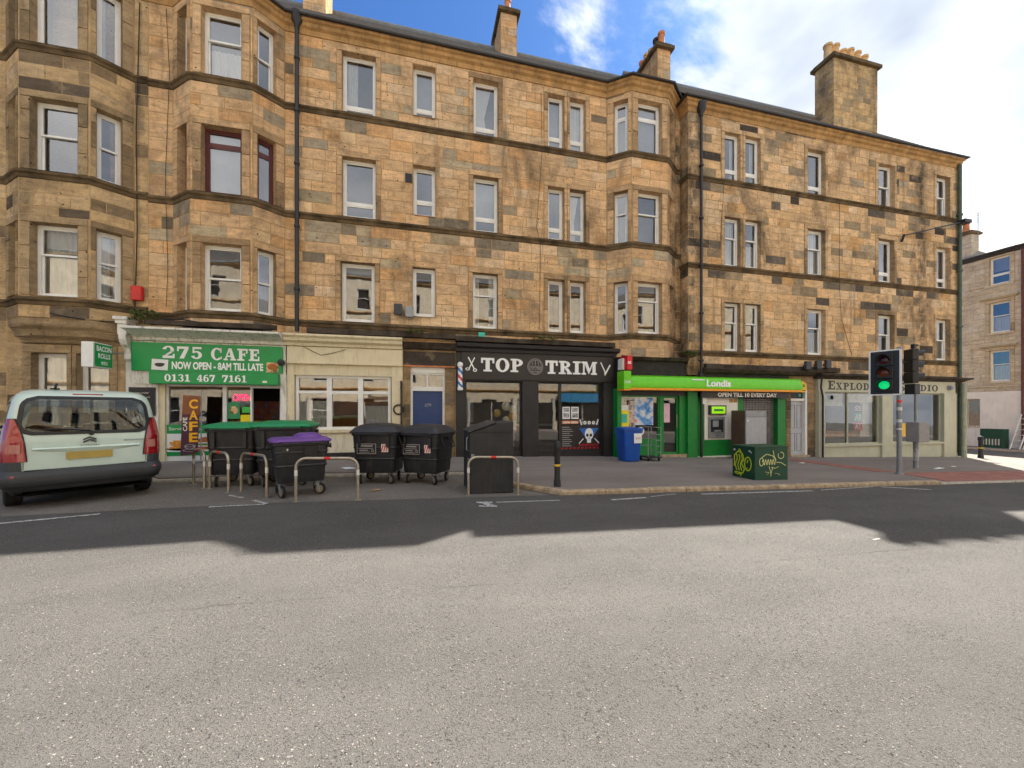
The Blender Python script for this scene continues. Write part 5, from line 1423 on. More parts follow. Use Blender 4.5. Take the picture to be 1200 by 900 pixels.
r_ = random.Random(4)
for i in range(13):
    z = .2 + i * .125; x = 3.05 + (.22 if i % 2 else -.02) + r_.uniform(-.05, .05); rr = r_.uniform(.13, .18)
    if i == 10: x = 2.75
    k = MB(); k.sphere(P.p(x, .45 + r_.uniform(-.05, .1), z), rr, rr, rr * 1.1); k.build('balloon', 'balloon_gold' if i in (9, 10) else 'balloon_cream', bl_, smooth=80)
pp = thing('window_poster', 'black barber price poster with white skull in the window corner', 'poster', (5.8, 13, .1))
flat(pp, 'sheet', 'sign_black', P, 5.02, 6.55, .13, 1.0, .085)
k = MB()
for i in range(10):
    put_bar(k, P, (5.06, .94 - i * .075), (5.06 + (.28, .36, .42, .3, .4, .26, .34, .38, .3, .36)[i], .94 - i * .075), .026, .077)
k.build('price_list', 'letter_grey', pp)
k = MB(); k.add([P.p(5.72, .077, .9), P.p(6.5, .077, .9), P.p(6.1, .077, .35)], [(0, 1, 2)]); k.build('blue_field', 'pole_blue', pp)
k = MB(); put_disc(k, P, 6.11, .68, .17, .22, .074); put_bar(k, P, (6.03, .42), (6.19, .42), .12, .0745)
for sgn in (-1, 1):
    put_bar(k, P, (6.11 + sgn * .36, 1.22), (6.11 + sgn * .3, 1.02), .05, .0742)
    put_bar(k, P, (6.11 + sgn * .4, .34), (6.11 + sgn * .22, .52), .03, .0742)
k.build('skull_print', 'letter_white', pp)
k = MB(); put_disc(k, P, 6.04, .64, .05, .06, .071); put_disc(k, P, 6.18, .64, .05, .06, .071); put_bar(k, P, (6.11, .56), (6.11, .5), .035, .071); k.build('skull_eyes', 'sign_black', pp)
k = MB(); put_text(k, P, 'BARBERSHOP', 5.72, 6.5, .25, .32, .076, .02)
for i in range(10): put_bar(k, P, (5.04 + i * .155, .15), (5.1 + i * .155, .2), .05, .0755)
k.build('red_print', 'sign_red', pp)
for i in range(3): k = MB(); put_disc(k, P, 5.95 + i * .17, 1.1, .065, .065, .084, 16, inner=.35); k.build('badge_print', 'letter_white', pp)
for i, x in enumerate((5.07, 5.41)):
    wp = thing('window_poster', ('left' if i == 0 else 'right') + ' of two small white portrait posters in the barber window', 'poster', (x + .14, 13, 1.25)); flat(wp, 'sheet', 'white_card', P, x, x + .29, 1.24, 1.68, .086)
    k = MB(); put_bar(k, P, (x + .145, 1.5), (x + .145, 1.64), .22, .078); put_bar(k, P, (x + .145, 1.29), (x + .145, 1.45), .22, .078); k.build('portrait_print', 'print_grey', wp)
wp = thing('window_poster', 'orange and white NOW OPEN strip under the portrait posters', 'poster', (5.4, 13, .95)); flat(wp, 'sheet', 'terracotta', P, 5.05, 5.7, 1.06, 1.18, .087); letters(wp, 'letter_white', lambda k: put_text(k, P, 'NOW OPEN', 5.1, 5.66, 1.08, 1.15, .08, .03))

# ---- green convenience store
PG = Panel(0, 12.6)
cs = thing('shopfront', 'dark green convenience store front with glass door and pilasters', 'shopfront', (10.5, 12.6, gz(10.5)))
block(cs, 'black_fascia', 'soot_black', PG, 7.16, 9.9, .05, .6, 2.3, 3.5); block(cs, 'black_fascia', 'soot_black', PG, 10.35, 14.55, -.18, .3, 2.3, 3.0)
k = MB(); sweep(k, [(7.16, 12.65), (9.9, 12.65)], [(0, 3.38), (.12, 3.4), (.2, 3.5), (.05, 3.56)]); k.build('cornice', 'moulding_black', cs)
k = MB(); sweep(k, [(10.5, 12.45), (15.7, 12.45)], [(0, 2.95), (.16, 2.98), (.24, 3.06), (.28, 3.12), (-.1, 3.2)]); k.build('cornice', 'moulding_black', cs)
footed(cs, 'pilaster', 'shop_green', PG, 6.98, 7.14, -.04, .35, 2.35); footed(cs, 'pilaster', 'shop_green', PG, 9.88, 10.3, -.1, .5, 2.35); footed(cs, 'pilaster', 'shop_green', PG, 14.1, 14.5, -.08, .3, 2.3)
glazed(cs, PG, 7.14, 8.75, .45, 2.1, .1, 'shop_green', .05)
footed(cs, 'stall_riser', 'shop_green', PG, 7.14, 8.75, .04, .2, .45)
block(cs, 'shutter_housing', 'black_paint', PG, 7.14, 9.88, -.02, .3, 2.1, 2.34)
for a, b_ in ((8.75, 8.9), (9.6, 9.88)): footed(cs, 'door_jamb', 'shop_green', PG, a, b_, .02, .24, 2.1)
footed(cs, 'doorstep', 'kerb_stone', PG, 8.75, 9.9, -.05, .3, -.1)
glazed(cs, PG, 8.9, 9.6, -.1, 2.1, .14, 'shop_green', .08, name='door')
k = MB(); k.tube([PG.p(9.5, .04, .9), PG.p(9.5, .04, 1.4)], .015, 6); k.build('door_handle', 'steel', cs)
shop_room(cs, PG, 7.0, 9.9, -.35, 2.4, .42, 4.5, 'room')
for i in range(3): block(cs, 'shelf', 'goods', PG, 7.3, 8.7, 1.6 + i * .8, 1.8 + i * .8, .0, 1.9)
# tile-white cash machine wall, shutter, green lower wall
footed(cs, 'lower_wall', 'shop_green', PG, 10.3, 12.2, -.03, .3, .42); block(cs, 'white_panel', 'white_wall', PG, 10.66, 12.2, -.035, .3, .42, 2.05)
block(cs, 'pilaster', 'shop_green', PG, 10.3, 10.66, -.04, .3, .42, 2.05); footed(cs, 'pilaster', 'shop_green', PG, 12.2, 12.44, -.05, .3, 2.05)
footed(cs, 'base_course', 'ivory', PG, 10.3, 12.2, -.07, .0, -.2)
k = MB(); z = .02
while z < 2.04:
    k.pb(PG, 12.44, 14.1, .1, .12, z, z + .045)
    for i in range(11): k.pb(PG, 12.5 + i * .15, 12.53 + i * .15, .1, .118, z + .0455, z + .0745)
    z += .075
k.build('roller_shutter', 'shutter_grey', cs)
shop_room(cs, PG, 12.44, 14.1, -.5, 2.1, .3, 1.6, 'room_dark')
footed(cs, 'stall_riser', 'black_paint', PG, 12.44, 14.1, .07, .29, .02)
for i in range(2): block(cs, 'vent', 'counter_wood', PG, 11.8 + i * .2, 11.96 + i * .2, -.05, -.036, 1.86, 2.0)
at = thing('cash_machine', 'grey cash machine with lime screen surround in the white wall', 'cash machine', (11.2, 12.55, .4))
block(at, 'housing', 'galv', PG, 10.82, 11.54, -.1, -.036, .48, 1.3, bevel=.01)
block(at, 'recess', 'plastic_black', PG, 10.9, 11.46, -.104, -.101, .72, 1.2); block(at, 'canopy', 'plastic_dark', PG, 10.82, 11.56, -.16, -.036, 1.38, 1.75, bevel=.015)
flat(at, 'lit_sign', 'atm_screen', PG, 10.88, 11.5, 1.43, 1.7, -.162); block(at, 'screen', 'steel_grey', PG, 10.98, 11.24, -.112, -.105, .92, 1.16); block(at, 'keypad', 'steel_grey', PG, 11.02, 11.3, -.18, -.105, .74, .8)
letters(at, 'shop_green', lambda k: put_bar(k, PG, (10.98, 1.565), (11.4, 1.565), .08, -.17), 'small_print')
k = MB(); k.lathe([(.15, 0), (.15, .02)], PG.p(10.57, -.12, 1.92), 6, 'y'); tag(k.build('notice', 'white_card'), 'small white hexagonal notice left of the cash machine', 'notice')
sg = thing('shop_sign', 'long lime green fascia with white store name and orange lower edge', 'sign', (11, 12.3, 2.3))
k = MB()
prof = [(.05, 2.36), (.42, 2.36), (.44, 2.42), (.4, 2.62), (.34, 2.76), (.36, 2.8), (.05, 2.84)]
sweep(k, [(7.22, 12.6), (14.95, 12.6)], prof); k.build('board', 'lime_green', sg, smooth=30)
block(sg, 'orange_edge', 'sign_orange', PG, 7.22, 14.93, -.43, -.05, 2.28, 2.358)
PT = Panel(0, 12.6 - .435)
k = MB(); put_text(k, PT, 'Londis', 10.42, 11.5, 2.43, 2.7, .0, .045); k.build('lettering', 'letter_white', sg)
k = MB(); put_bar(k, PT, (9.82, 2.69), (10.36, 2.69), .045, .03); k.build('small_print', 'letter_white', sg)
sg = thing('projecting_sign', 'lime green box sign with small white name at the left end of the store fascia', 'sign', (7, 12.3, 2.3))
k = MB(); k.box(6.93, 7.21, 12.02, 12.5, 2.3, 2.93); k.build('box', 'lime_green', sg, bevel=.015); k = MB(); k.box(6.94, 7.2, 12.03, 12.5, 2.25, 2.3); k.build('orange_edge', 'sign_orange', sg)
PS = Panel(6.925, 12.0, 0, -1); PF2 = Panel(0, 12.015)
letters(sg, 'letter_white', lambda k: put_text(k, PF2, 'Londis', 6.96, 7.18, 2.5, 2.62, .0, .01))
sg = thing('projecting_sign', 'red box sign with white lettering above the lime green one', 'sign', (7.15, 12.5, 2.95))
k = MB(); k.box(7.1, 7.3, 12.1, 12.6, 2.98, 3.48); k.build('box', 'sign_red', sg, bevel=.01); k = MB(); k.box(7.02, 7.1, 12.3, 12.6, 3.0, 3.4); k.build('back_plate', 'white_frame', sg)
letters(sg, 'letter_white', lambda k: [put_bar(k, Panel(0, 12.095), (7.14 + i * .045, 3.18), (7.14 + i * .045, 3.28), .028, .0) for i in range(3)], 'small_print')
sg = thing('shop_sign', 'black strip sign reading open till ten under the lime fascia', 'sign', (12.4, 12.4, 2.05))
block(sg, 'board', 'sign_black', PG, 10.4, 14.5, -.22, -.185, 2.04, 2.275)
letters(sg, 'letter_white', lambda k: put_text(k, PG, 'OPEN TILL 10 EVERY DAY', 11.1, 13.9, 2.075, 2.24, -.225, .04))
sg = thing('projecting_sign', 'yellow hexagonal parcel point sign at the right end of the store fascia', 'sign', (15.1, 12.3, 2.3))
k = MB(); k.ppoly(PG, [(15.12 + .22 * math.cos(R(a)), 2.5 + .24 * math.sin(R(a))) for a in range(30, 390, 60)], -.3, -.24); k.build('plate', 'amber_yellow', sg)
k = MB(); put_text(k, PG, 'P', 15.04, 15.2, 2.42, 2.6, -.302, .03); put_bar(k, PG, (15.0, 2.36), (15.24, 2.36), .03, -.302); k.build('lettering', 'plastic_black', sg)
k = MB(); k.tube([PG.p(15.1, -.27, 2.5), PG.p(15.1, -.05, 2.55)], .015, 6); k.build('bracket', 'plastic_black', sg)
# posters in the store window
tag(flat(None, 'window_poster', 'print_blue', PG, 7.74, 8.52, 1.01, 2.02, .09), 'large blue seaside poster in the store window', 'poster')
tag(flat(None, 'window_poster', 'print_red', PG, 7.5, 7.73, 1.1, 1.9, .088), 'narrow dark red poster left of the blue seaside poster', 'poster')
tag(flat(None, 'window_poster', 'white_card', PG, 7.2, 7.5, 1.3, 1.75, .094), 'white sheet behind the yellow notice in the store window', 'poster')
ys = thing('window_poster', 'yellow framed notice with teal picture in the store window', 'poster', (7.3, 12.6, 1)); flat(ys, 'sheet', 'yellow', PG, 7.12, 7.5, .98, 1.55, .06); flat(ys, 'picture', 'poster_teal', PG, 7.2, 7.42, 1.1, 1.42, .053)
k = MB(); k.pb(PG, 8.93, 9.24, .1, .104, 1.1, 1.82); tag(k.build('notice', 'pink_paper'), 'pink sheet of paper on the store door', 'notice')
for i, (x, mname) in enumerate(((7.1, 'light_green'), (7.38, 'sky_blue'), (7.64, 'pink_paper'), (8.0, 'white_card'))):
    k = MB(); put_disc(k, PG, x, .78, .15, .15, .085, 18); d_ = tag(k.build('sticker', mname), ('green', 'blue', 'pink', 'white')[i] + ' round sticker low in the store window', 'sticker', 'round stickers in the store window')
    k = MB(); put_disc(k, PG, x, .78, .1, .1, .083, 14, inner=.5); k.build('inner_ring', 'print_grey', d_)

# ---- grey entrance door
en = thing('entrance', 'narrow stone doorway with a pale grey panelled door', 'doorway', (15.1, 12.5, gz(15.1)))
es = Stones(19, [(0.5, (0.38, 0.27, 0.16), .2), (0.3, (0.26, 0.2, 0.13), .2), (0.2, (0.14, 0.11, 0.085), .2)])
PD = Panel(0, 12.5)
es.wall(PD, 14.5, 14.74, gz(14.5), 2.3, row=.4, long=(.25, .3)); es.wall(PD, 15.6, 16.0, gz(15.9), 2.3, row=.4, long=(.3, .45)); es.wall(PD, 14.5, 16.0, 2.42, 2.95, row=.3); es.build(en, 'sandstone_grimy')
k = MB(); k.pbs(PD, 14.5, 14.74, .01, .3, gz(14.6) - .05, gz(14.6) - .05, 2.42); k.pbs(PD, 15.6, 16.0, .01, .3, gz(16) - .05, gz(16) - .05, 2.42); k.pb(PD, 14.5, 16.0, .01, .3, 2.42, 3.0); k.build('wall', 'mortar', en)
k = MB(); k.pb(PD, 14.74, 14.8, .06, .2, -.3, 2.42); k.pb(PD, 15.5, 15.6, .02, .2, -.3, 2.42); k.pb(PD, 14.8, 15.5, .06, .2, 1.94, 2.04); k.pb(PD, 14.8, 15.5, .06, .2, 2.34, 2.42); k.build('door_frame', 'white_frame', en)
block(en, 'transom_panel', 'plastic_black', PD, 14.8, 15.5, .14, .18, 2.04, 2.34)
block(en, 'notice', 'poster_teal', PD, 15.3, 15.42, .13, .139, 2.12, 2.24)
dr = block(en, 'door', 'grey_door', PD, 14.8, 15.5, .14, .19, -.28, 1.94)
for a, b_ in ((14.87, 15.1), (15.19, 15.43)):
    for c, d in ((-.12, .62), (.82, 1.78)):
        k = MB(); w_ = .025
        k.pb(PD, a, b_, .125, .14, c, c + w_); k.pb(PD, a, b_, .125, .14, d - w_, d); k.pb(PD, a, a + w_, .125, .14, c + w_, d - w_); k.pb(PD, b_ - w_, b_, .125, .14, c + w_, d - w_); k.build('door_panel', 'letter_grey', dr)
footed(en, 'step', 'kerb_stone', PD, 14.7, 15.65, -.06, .2, -.28)

# ---- tattoo studio
ts = thing('shopfront', 'sage painted studio shopfront with dark lettering and two wide windows', 'shopfront', (20, 12.4, gz(20)))
PQ = Panel(0, 12.4)
block(ts, 'fascia', 'sage_paint', PQ, 16.0, 24.1, -.02, .4, 2.33, 2.86)
k = MB(); sweep(k, [(15.85, 12.42), (24.5, 12.42), (24.5, 12.7)], [(0, 2.84), (.08, 2.86), (.18, 2.94), (.3, 2.98), (.32, 3.04), (-.1, 3.12)]); k.build('cornice', 'moulding_black', ts)
letters(ts, 'letter_dark', lambda k: put_slab(k, PQ, 'EXPLODINK', 16.5, 19.9, 2.42, 2.79, -.025, .1, small=.8))
letters(ts, 'letter_dark', lambda k: put_slab(k, PQ, 'STUDIO', 20.5, 22.95, 2.41, 2.77, -.025, .1, small=.8))
for a, b_ in ((16.0, 16.3), (19.5, 20.12), (23.3, 24.1)): footed(ts, 'pilaster', 'sage_paint', PQ, a, b_, -.06, .4, 2.33)
for a, b_ in ((16.3, 19.5), (20.12, 23.3)):
    footed(ts, 'stall_riser', 'sage_paint', PQ, a, b_, .02, .4, .04); block(ts, 'sill', 'sage_paint', PQ, a - .02, b_ + .02, -.05, .2, .04, .12)
    block(ts, 'dark_skirting', 'black_paint', PQ, a, b_, .22, .27, .12, .4)
w_ = glazed(ts, PQ, 16.3, 19.5, .12, 2.33, .14, 'sage_paint', .05, bars=((17.75, .06),)); glazed(ts, PQ, 20.12, 23.3, .12, 2.33, .14, 'sage_paint', .05)
shop_room(ts, PQ, 16.1, 24.0, -.7, 2.5, .41, 4.0, 'room')
block(ts, 'valance', 'ivory', PQ, 16.35, 17.7, .25, .28, 1.75, 2.28); block(ts, 'valance', 'ivory', PQ, 17.8, 19.45, .25, .28, 1.9, 2.28)
block(ts, 'window_bed', 'counter_wood', PQ, 16.6, 18.9, .5, 1.1, .2, .66); block(ts, 'back_panel', 'white_wall', PQ, 18.9, 19.45, .4, .5, .2, 2.2)
block(ts, 'seat', 'plastic_black', PQ, 16.6, 17.6, 1.4, 2.0, 1.0, 1.5); block(ts, 'table', 'plastic_black', PQ, 21.8, 23.0, 1.4, 2.0, .1, .8)
sg = thing('window_poster', 'stack of black, teal and pink lettered squares hanging in the studio window', 'poster', (18.5, 12.7, .7))
for (z0, z1, mname, wd) in ((1.46, 1.82, 'plastic_black', 'SS'), (1.08, 1.45, 'poster_teal', 'AB'), (.68, 1.06, 'poster_pink', 'AY')):
    flat(sg, 'square', mname, PQ, 18.27, 18.75, z0, z1, .22); letters(sg, 'letter_white', lambda k, a=z0, b_=z1, t=wd: put_text(k, PQ, t, 18.32, 18.7, a + .06, b_ - .06, .21, .03))
tag(flat(None, 'display_card', 'white_card', PQ, 16.35, 16.72, .45, 1.05, .24, .02), 'white drawing board in the lower left of the studio window', 'display card')
k = MB(); k.pb(PQ, 20.75, 21.2, .1, .13, .4, .98); tag(k.build('window_notice', 'amber_yellow'), 'amber yellow notice in the right studio window behind the signal pole', 'notice')
k = MB(); c = PQ.p(23.65, -.12, 2.58); k.sphere(c, .1, .1, .1); k.lathe([(.12, 0), (.12, .06)], (c[0], c[1] + .04, c[2]), 14, 'y'); tag(k.build('dome_camera', 'steel_grey', smooth=60), 'small dome camera at the right end of the studio fascia', 'camera')
k = MB(); c = (16.12, 12.28); k.tube([(c[0], c[1], gz(16)), (c[0], c[1], 2.1), (c[0] - .1, c[1], 2.5), (c[0] - .05, c[1], 2.9)], .035, 8); tag(k.build('downpipe', 'pipe', smooth=60), 'thin bent downpipe between grey door and studio front', 'pipe')
k = MB(); k.tube([(24.32, 12.2, gz(24.3)), (24.32, 12.2, 2.8)], .09, 10); tag(k.build('downpipe', 'pipe_sage', smooth=60), 'thick sage painted pipe at the right corner of the studio', 'pipe')
k = MB(); k.lathe([(.09, -.02), (.09, .04)], PQ.p(16.95, .16, 2.1), 14, 'y'); tag(k.build('extractor', 'plastic_black'), 'round black vent set in the upper left studio window', 'vent')

# ---- bits fixed to the walls
k = MB(); k.box(-7.75, -7.5, 12.83, 12.97, 4.62, 5.02); ab = tag(k.build('alarm_box', 'alarm_red', bevel=.02), 'red alarm box on the stone above the café corner', 'alarm box')
def flood(x, y, z, label, dark='plastic_dark'):
    t = thing('floodlight', label, 'floodlight', (x, y, z)); k = MB(); k.box(x - .13, x + .13, y - .22, y - .1, z, z + .34); k.build('lamp_head', dark, t, bevel=.02); k = MB(); k.box(x - .04, x + .04, y - .12, y, z + .1, z + .2); k.build('bracket', 'plastic_black', t)
flood(-1.05 + .42, 12.97, 4.62, 'left one of two dark floodlights low on the tan wall')
flood(-.28, 12.97, 4.55, 'right one of two grey floodlights low on the tan wall', 'galv')
for i, x in enumerate((15.3, 15.85, 16.35)):
    flood(x, 12.42, 3.2 + (.04 * i), ('leftmost', 'middle', 'rightmost')[i] + ' of the three black floodlights above the grey door')
k = MB(); k.box(-.42, -.2, 12.96, 12.985, 9.0, 9.28); tag(k.build('vent_grille', 'plastic_black'), 'black square vent beside the narrow second-floor window', 'vent')
k = MB(); k.box(1.98, 2.2, 12.9, 12.96, 3.95, 4.2); tag(k.build('meter_plate', 'poster_teal'), 'small pale plate on the stone above the barber fascia', 'plate')
# hanging bracket lamp at the corner
k = MB(); k.tube([(20.9, 12.4, 9.3), (24.4, 12.3, 10.25)], .03, 6); k.box(24.3, 24.75, 12.15, 12.45, 10.2, 10.34); k.tube([(20.9, 12.5, 9.05), (20.9, 12.4, 9.35)], .05, 6); tag(k.build('corner_pole', 'plastic_black'), 'dark flag pole slanting across the corner tenement wall', 'pole')
# cables
def cable(label, pts, r=.007):
    k = MB(); q = []
    for i in range(len(pts) - 1):
        a, b_ = Vector(pts[i]), Vector(pts[i + 1])
        for j in range(6):
            t = j / 6; v = a.lerp(b_, t); v.z -= .06 * math.sin(math.pi * t) * (b_ - a).length * .3; q.append(tuple(v))
    q.append(pts[-1]); k.tube(q, r, 5); tag(k.build('cable', 'cable'), label, 'cable')
cable('black cable running down the wall beside the left bay', [(-7.6, 12.95, 13.0), (-7.68, 12.95, 9.5), (-7.66, 12.95, 6.6), (-7.72, 12.95, 4.1)], .014)
cable('thin cable zigzagging down the stone right of the left bay', [(-6.98, 12.96, 13), (-6.9, 12.96, 11.2), (-7.0, 12.96, 8.2), (-6.94, 12.96, 5.6), (-6.98, 12.96, 4.5)])
cable('thin cable drooping beside the paired windows of the tan tenement', [(4.22, 12.96, 12.8), (4.26, 12.96, 10.8), (4.05, 12.96, 8.0), (4.2, 12.96, 7.5), (4.15, 12.96, 4.4)])
cable('cable swinging from the corner drainpipe to the paired windows', [(10.6, 12.45, 7.3), (11.3, 12.5, 7.8), (11.5, 12.5, 10.4)])
cable('thin cable down the corner tenement left of the third window column', [(17.3, 12.5, 10.4), (17.3, 12.5, 6.9), (17.4, 12.5, 5.5), (18.0, 12.5, 3.9)])
cable('black cables heaped on the ledge above the café', [(-6.9, 12.6, 4.1), (-6.3, 12.4, 4.05), (-5.2, 12.5, 3.95), (-4.2, 12.7, 4.0)], .02)
cable('cable drooping across the cream fascia', [(-3.4, 12.86, 3.5), (-2.9, 12.86, 3.25), (-2.2, 12.86, 3.45)], .008)
cable('cables under the corbelled bay at the left', [(-9.2, 12.4, 4.05), (-8.6, 12.45, 3.95), (-7.8, 12.8, 3.98)], .016)
# ledge blocks above the shops
def ledge(x0, x1, y, z, h, d, label):
    k = MB(); n = int((x1 - x0) / .5); r_ = random.Random(int(x0 * 10)); 
    vs = []
    for i in range(n + 1):
        x = x0 + (x1 - x0) * i / n; j = r_.uniform(-.02, .02)
        vs += [(x, y, z), (x, y - d + j, z + j * .3), (x, y - d + j, z + h + j), (x, y, z + h + .03)]
    k.add(vs, [(4 * i + a, 4 * i + 4 + a, 4 * i + 4 + (a + 1) % 4, 4 * i + (a + 1) % 4) for i in range(n) for a in range(4)] + [(0, 1, 2, 3), tuple(4 * n + q for q in range(4))])
    return k
ledge(-3.3, 1.2, 12.99, 3.92, .16, .2, '').build('weathered_ledge', 'moulding_black', mid)
ledge(1.2, 7.0, 12.99, 3.86, .16, .24, '').build('weathered_ledge', 'moulding_black', mid)
ledge(-7.1, -4.0, 12.5, 3.88, .12, .16, '').build('weathered_ledge', 'moulding_black', mid)
ledge(10.6, 17.2, 12.54, 3.14, .18, .16, '').build('weathered_ledge', 'moulding_black', right)
# weeds
def weed(label, x, y, z, n, r, h):
    t = thing('weed', label, 'plant', (x, y, z)); rr = random.Random(int(abs(x * 100))); k = MB(); s_ = MB()
    for i in range(n):
        a = rr.uniform(0, 6.3); d = r * math.sqrt(rr.random()); hh = h * rr.uniform(.2, 1); p = Vector((x + d * math.cos(a), y - abs(d * math.sin(a)) * .6, z + hh))
        u = Vector((rr.uniform(-1, 1), rr.uniform(-1, 1), rr.uniform(-.4, .8))).normalized() * rr.uniform(.03, .07); v = u.cross(Vector((rr.uniform(-1, 1), rr.uniform(-1, 1), 1))).normalized() * .022
        k.quad(tuple(p - u), tuple(p - v), tuple(p + u), tuple(p + v))
        if i % 5 == 0: s_.tube([(x + rr.uniform(-.5, .5) * r, y, z - .02), tuple(p)], .006, 4)
    k.build('leaves', 'leaf', t); s_.build('stems', 'twig', t)
weed('green weeds growing on the ledge above the café bracket', -7.3, 12.7, 3.95, 220, .38, .34)
weed('sprig of weeds on the ledge above the barber fascia', 4.3, 12.8, 4.0, 90, .5, .1)
weed('weeds on the ledge above the blue door', -.1, 12.8, 4.05, 50, .3, .1)
weed('tuft of weeds on the ledge at the foot of the drainpipe by the green shop', 9.95, 12.5, 3.55, 90, .35, .22)
# ---------------------------------------------------------------- street furniture
def rring(w, d, r, z, n=5, cx=0.0, cy=0.0):
    r = min(r, w / 2 - .001, d / 2 - .001); out = []
    for (sx, sy, a0) in ((1, 1, 0), (-1, 1, 90), (-1, -1, 180), (1, -1, 270)):
        for k in range(n):
            a = R(a0 + 90 * k / (n - 1)); out.append((cx + sx * (w / 2 - r) + r * math.cos(a), cy + sy * (d / 2 - r) + r * math.sin(a), z))
    return out
def caster(root, x, y, rot, r=.1, zt=.26):
    c, s = math.cos(rot), math.sin(rot)
    def L(px_, py_, pz): return (x + px_ * c - py_ * s, y + px_ * s + py_ * c, pz)
    k = MB(); n = 16; rings = []
    for (rr_, hx) in ((r * .7, -.022), (r * .97, -.022), (r, -.012), (r, .012), (r * .97, .022), (r * .7, .022)):
        rings.append([L(hx, rr_ * math.cos(2 * math.pi * q / n), r + .002 + rr_ * math.sin(2 * math.pi * q / n)) for q in range(n)])
    k.loft(rings); w = k.build('wheel', 'rubber', root, world=False, smooth=40)
    k = MB(); rings = []
    for (rr_, hx) in ((r * .2, -.03), (r * .55, -.028), (r * .7, -.024), (r * .7, .024), (r * .55, .028), (r * .2, .03)):
        rings.append([L(hx, rr_ * math.cos(2 * math.pi * q / n), r + .002 + rr_ * math.sin(2 * math.pi * q / n)) for q in range(n)])
    k.loft(rings); k.build('rim', 'caster_rim', w, world=False, smooth=40)
    k = MB()
    for hx in (-.034, .034):
        k.add([L(hx - .004, -.02, r - .02), L(hx + .004, -.02, r - .02), L(hx + .004, .02, r - .02), L(hx - .004, .02, r - .02), L(hx - .004, .0, zt - .02), L(hx + .004, .0, zt - .02), L(hx + .004, .08, zt - .02), L(hx - .004, .08, zt - .02)], MB.BOXF)
    k.add([L(-.05, -.03, zt - .02), L(.05, -.03, zt - .02), L(.05, .09, zt - .02), L(-.05, .09, zt - .02), L(-.05, -.03, zt), L(.05, -.03, zt), L(.05, .09, zt), L(-.05, .09, zt)], MB.BOXF)
    k.build('caster_fork', 'galv', root, world=False)

def big_bin(label, x, y, yaw, w, d, h, body, lid, style, group=None, wr=.1):
    t = thing('wheeled_bin', label, 'bin', (x, y, rz(x) + .006), R(yaw), group)
    zb = wr * 2 + .05; zr = h - (.16 if style == 'flat' else .2)
    k = MB(); rg = []
    for f, z, r in ((.80, zb, .06), (.83, zb + .03, .09), (.86, zb + .25, .1), (.93, zr - .25, .1), (.95, zr - .06, .1), (1.0, zr - .05, .1), (1.0, zr, .1)):
        rg.append(rring(w * f, d * (f - .04), r, z))
    k.loft(rg); k.build('body', body, t, world=False, smooth=35)
    k = MB()
    for z in (zb + .28, zb + .52):
        f = .86 + .09 * (z - zb) / (zr - zb); k.loft([rring(w * f + .008, d * (f - .04) + .008, .1, z), rring(w * f + .022, d * (f - .04) + .022, .1, z + .015), rring(w * f + .022, d * (f - .04) + .022, .1, z + .03), rring(w * f + .008, d * (f - .04) + .008, .1, z + .045)], cap=False)
    for sx in (-1, 1):
        k.box(sx * w * .3 - .03, sx * w * .3 + .03, -d * .49, -d * .44, zb + .55, zr - .06)
    k.build('ribs', body, t, world=False, smooth=35)
    k = MB()   # lid
    if style == 'flat':
        rg = [rring(w + .05, d + .04, .12, zr + .002), rring(w + .07, d + .06, .12, zr + .02), rring(w + .05, d + .04, .12, zr + .05), rring(w * .9, d * .86, .14, zr + .1), rring(w * .62, d * .55, .14, zr + .13)]
        k.loft(rg)
    elif style == 'hump':
        k.loft([rring(w + .05, d + .04, .12, zr + .002), rring(w + .07, d + .06, .12, zr + .02), rring(w + .05, d + .04, .12, zr + .045), rring(w * .94, d * .9, .12, zr + .075), rring(w * .6, d * .6, .12, zr + .085)])
        k.loft([rring(w * .5, d * .74, .14, zr + .07, cx=w * .14), rring(w * .46, d * .66, .16, zr + .125, cx=w * .14), rring(w * .3, d * .4, .12, zr + .155, cx=w * .14)])
    else:      # domed lid, highest across the middle
        for f, z in ((1.0, 0),): pass
        rg = []
        for f, z in ((1.06, .002), (1.07, .025), (1.0, .06), (.9, .12), (.72, .17), (.45, .2), (.15, .21)):
            rg.append([(px_, py_ * (1.0 if z < .03 else 1.0), pz) for px_, py_, pz in rring(w * f, d * (f if z < .1 else f * .98), .12, zr + z)])
        k.loft(rg)
    ld = k.build('lid', lid, t, world=False, smooth=50)
    k = MB()
    for sx in (-1, 1):
        k.lathe([(.035, 0), (.035, .06), (.05, .06), (.05, .075)] if sx > 0 else [(.05, -.075), (.05, -.06), (.035, -.06), (.035, 0)], (sx * (w / 2 - .005), -.02, zr - .1), 12, 'x')
    k.build('lifting_pin', body, t, world=False, smooth=40)
    k = MB(); k.tube([(-w * .36, -d / 2 - .03, zr + .02), (-w * .36, -d / 2 - .075, zr - .01), (w * .36, -d / 2 - .075, zr - .01), (w * .36, -d / 2 - .03, zr + .02)], .014, 6); k.build('handle', body, t, world=False, smooth=50)
    i = 0
    for sx in (-1, 1):
        for sy in (-1, 1):
            caster(t, sx * w * .33, sy * d * .3, R((20, -35, 50, 10)[i]), wr, zb + .01); i += 1
    return t, zr
def sticker(t, m, P, s0, s1, z0, z1, dep, name='sticker'):
    k = MB(); k.pb(P, s0, s1, dep - .004, dep, z0, z1); return k.build(name, m, t, world=False)

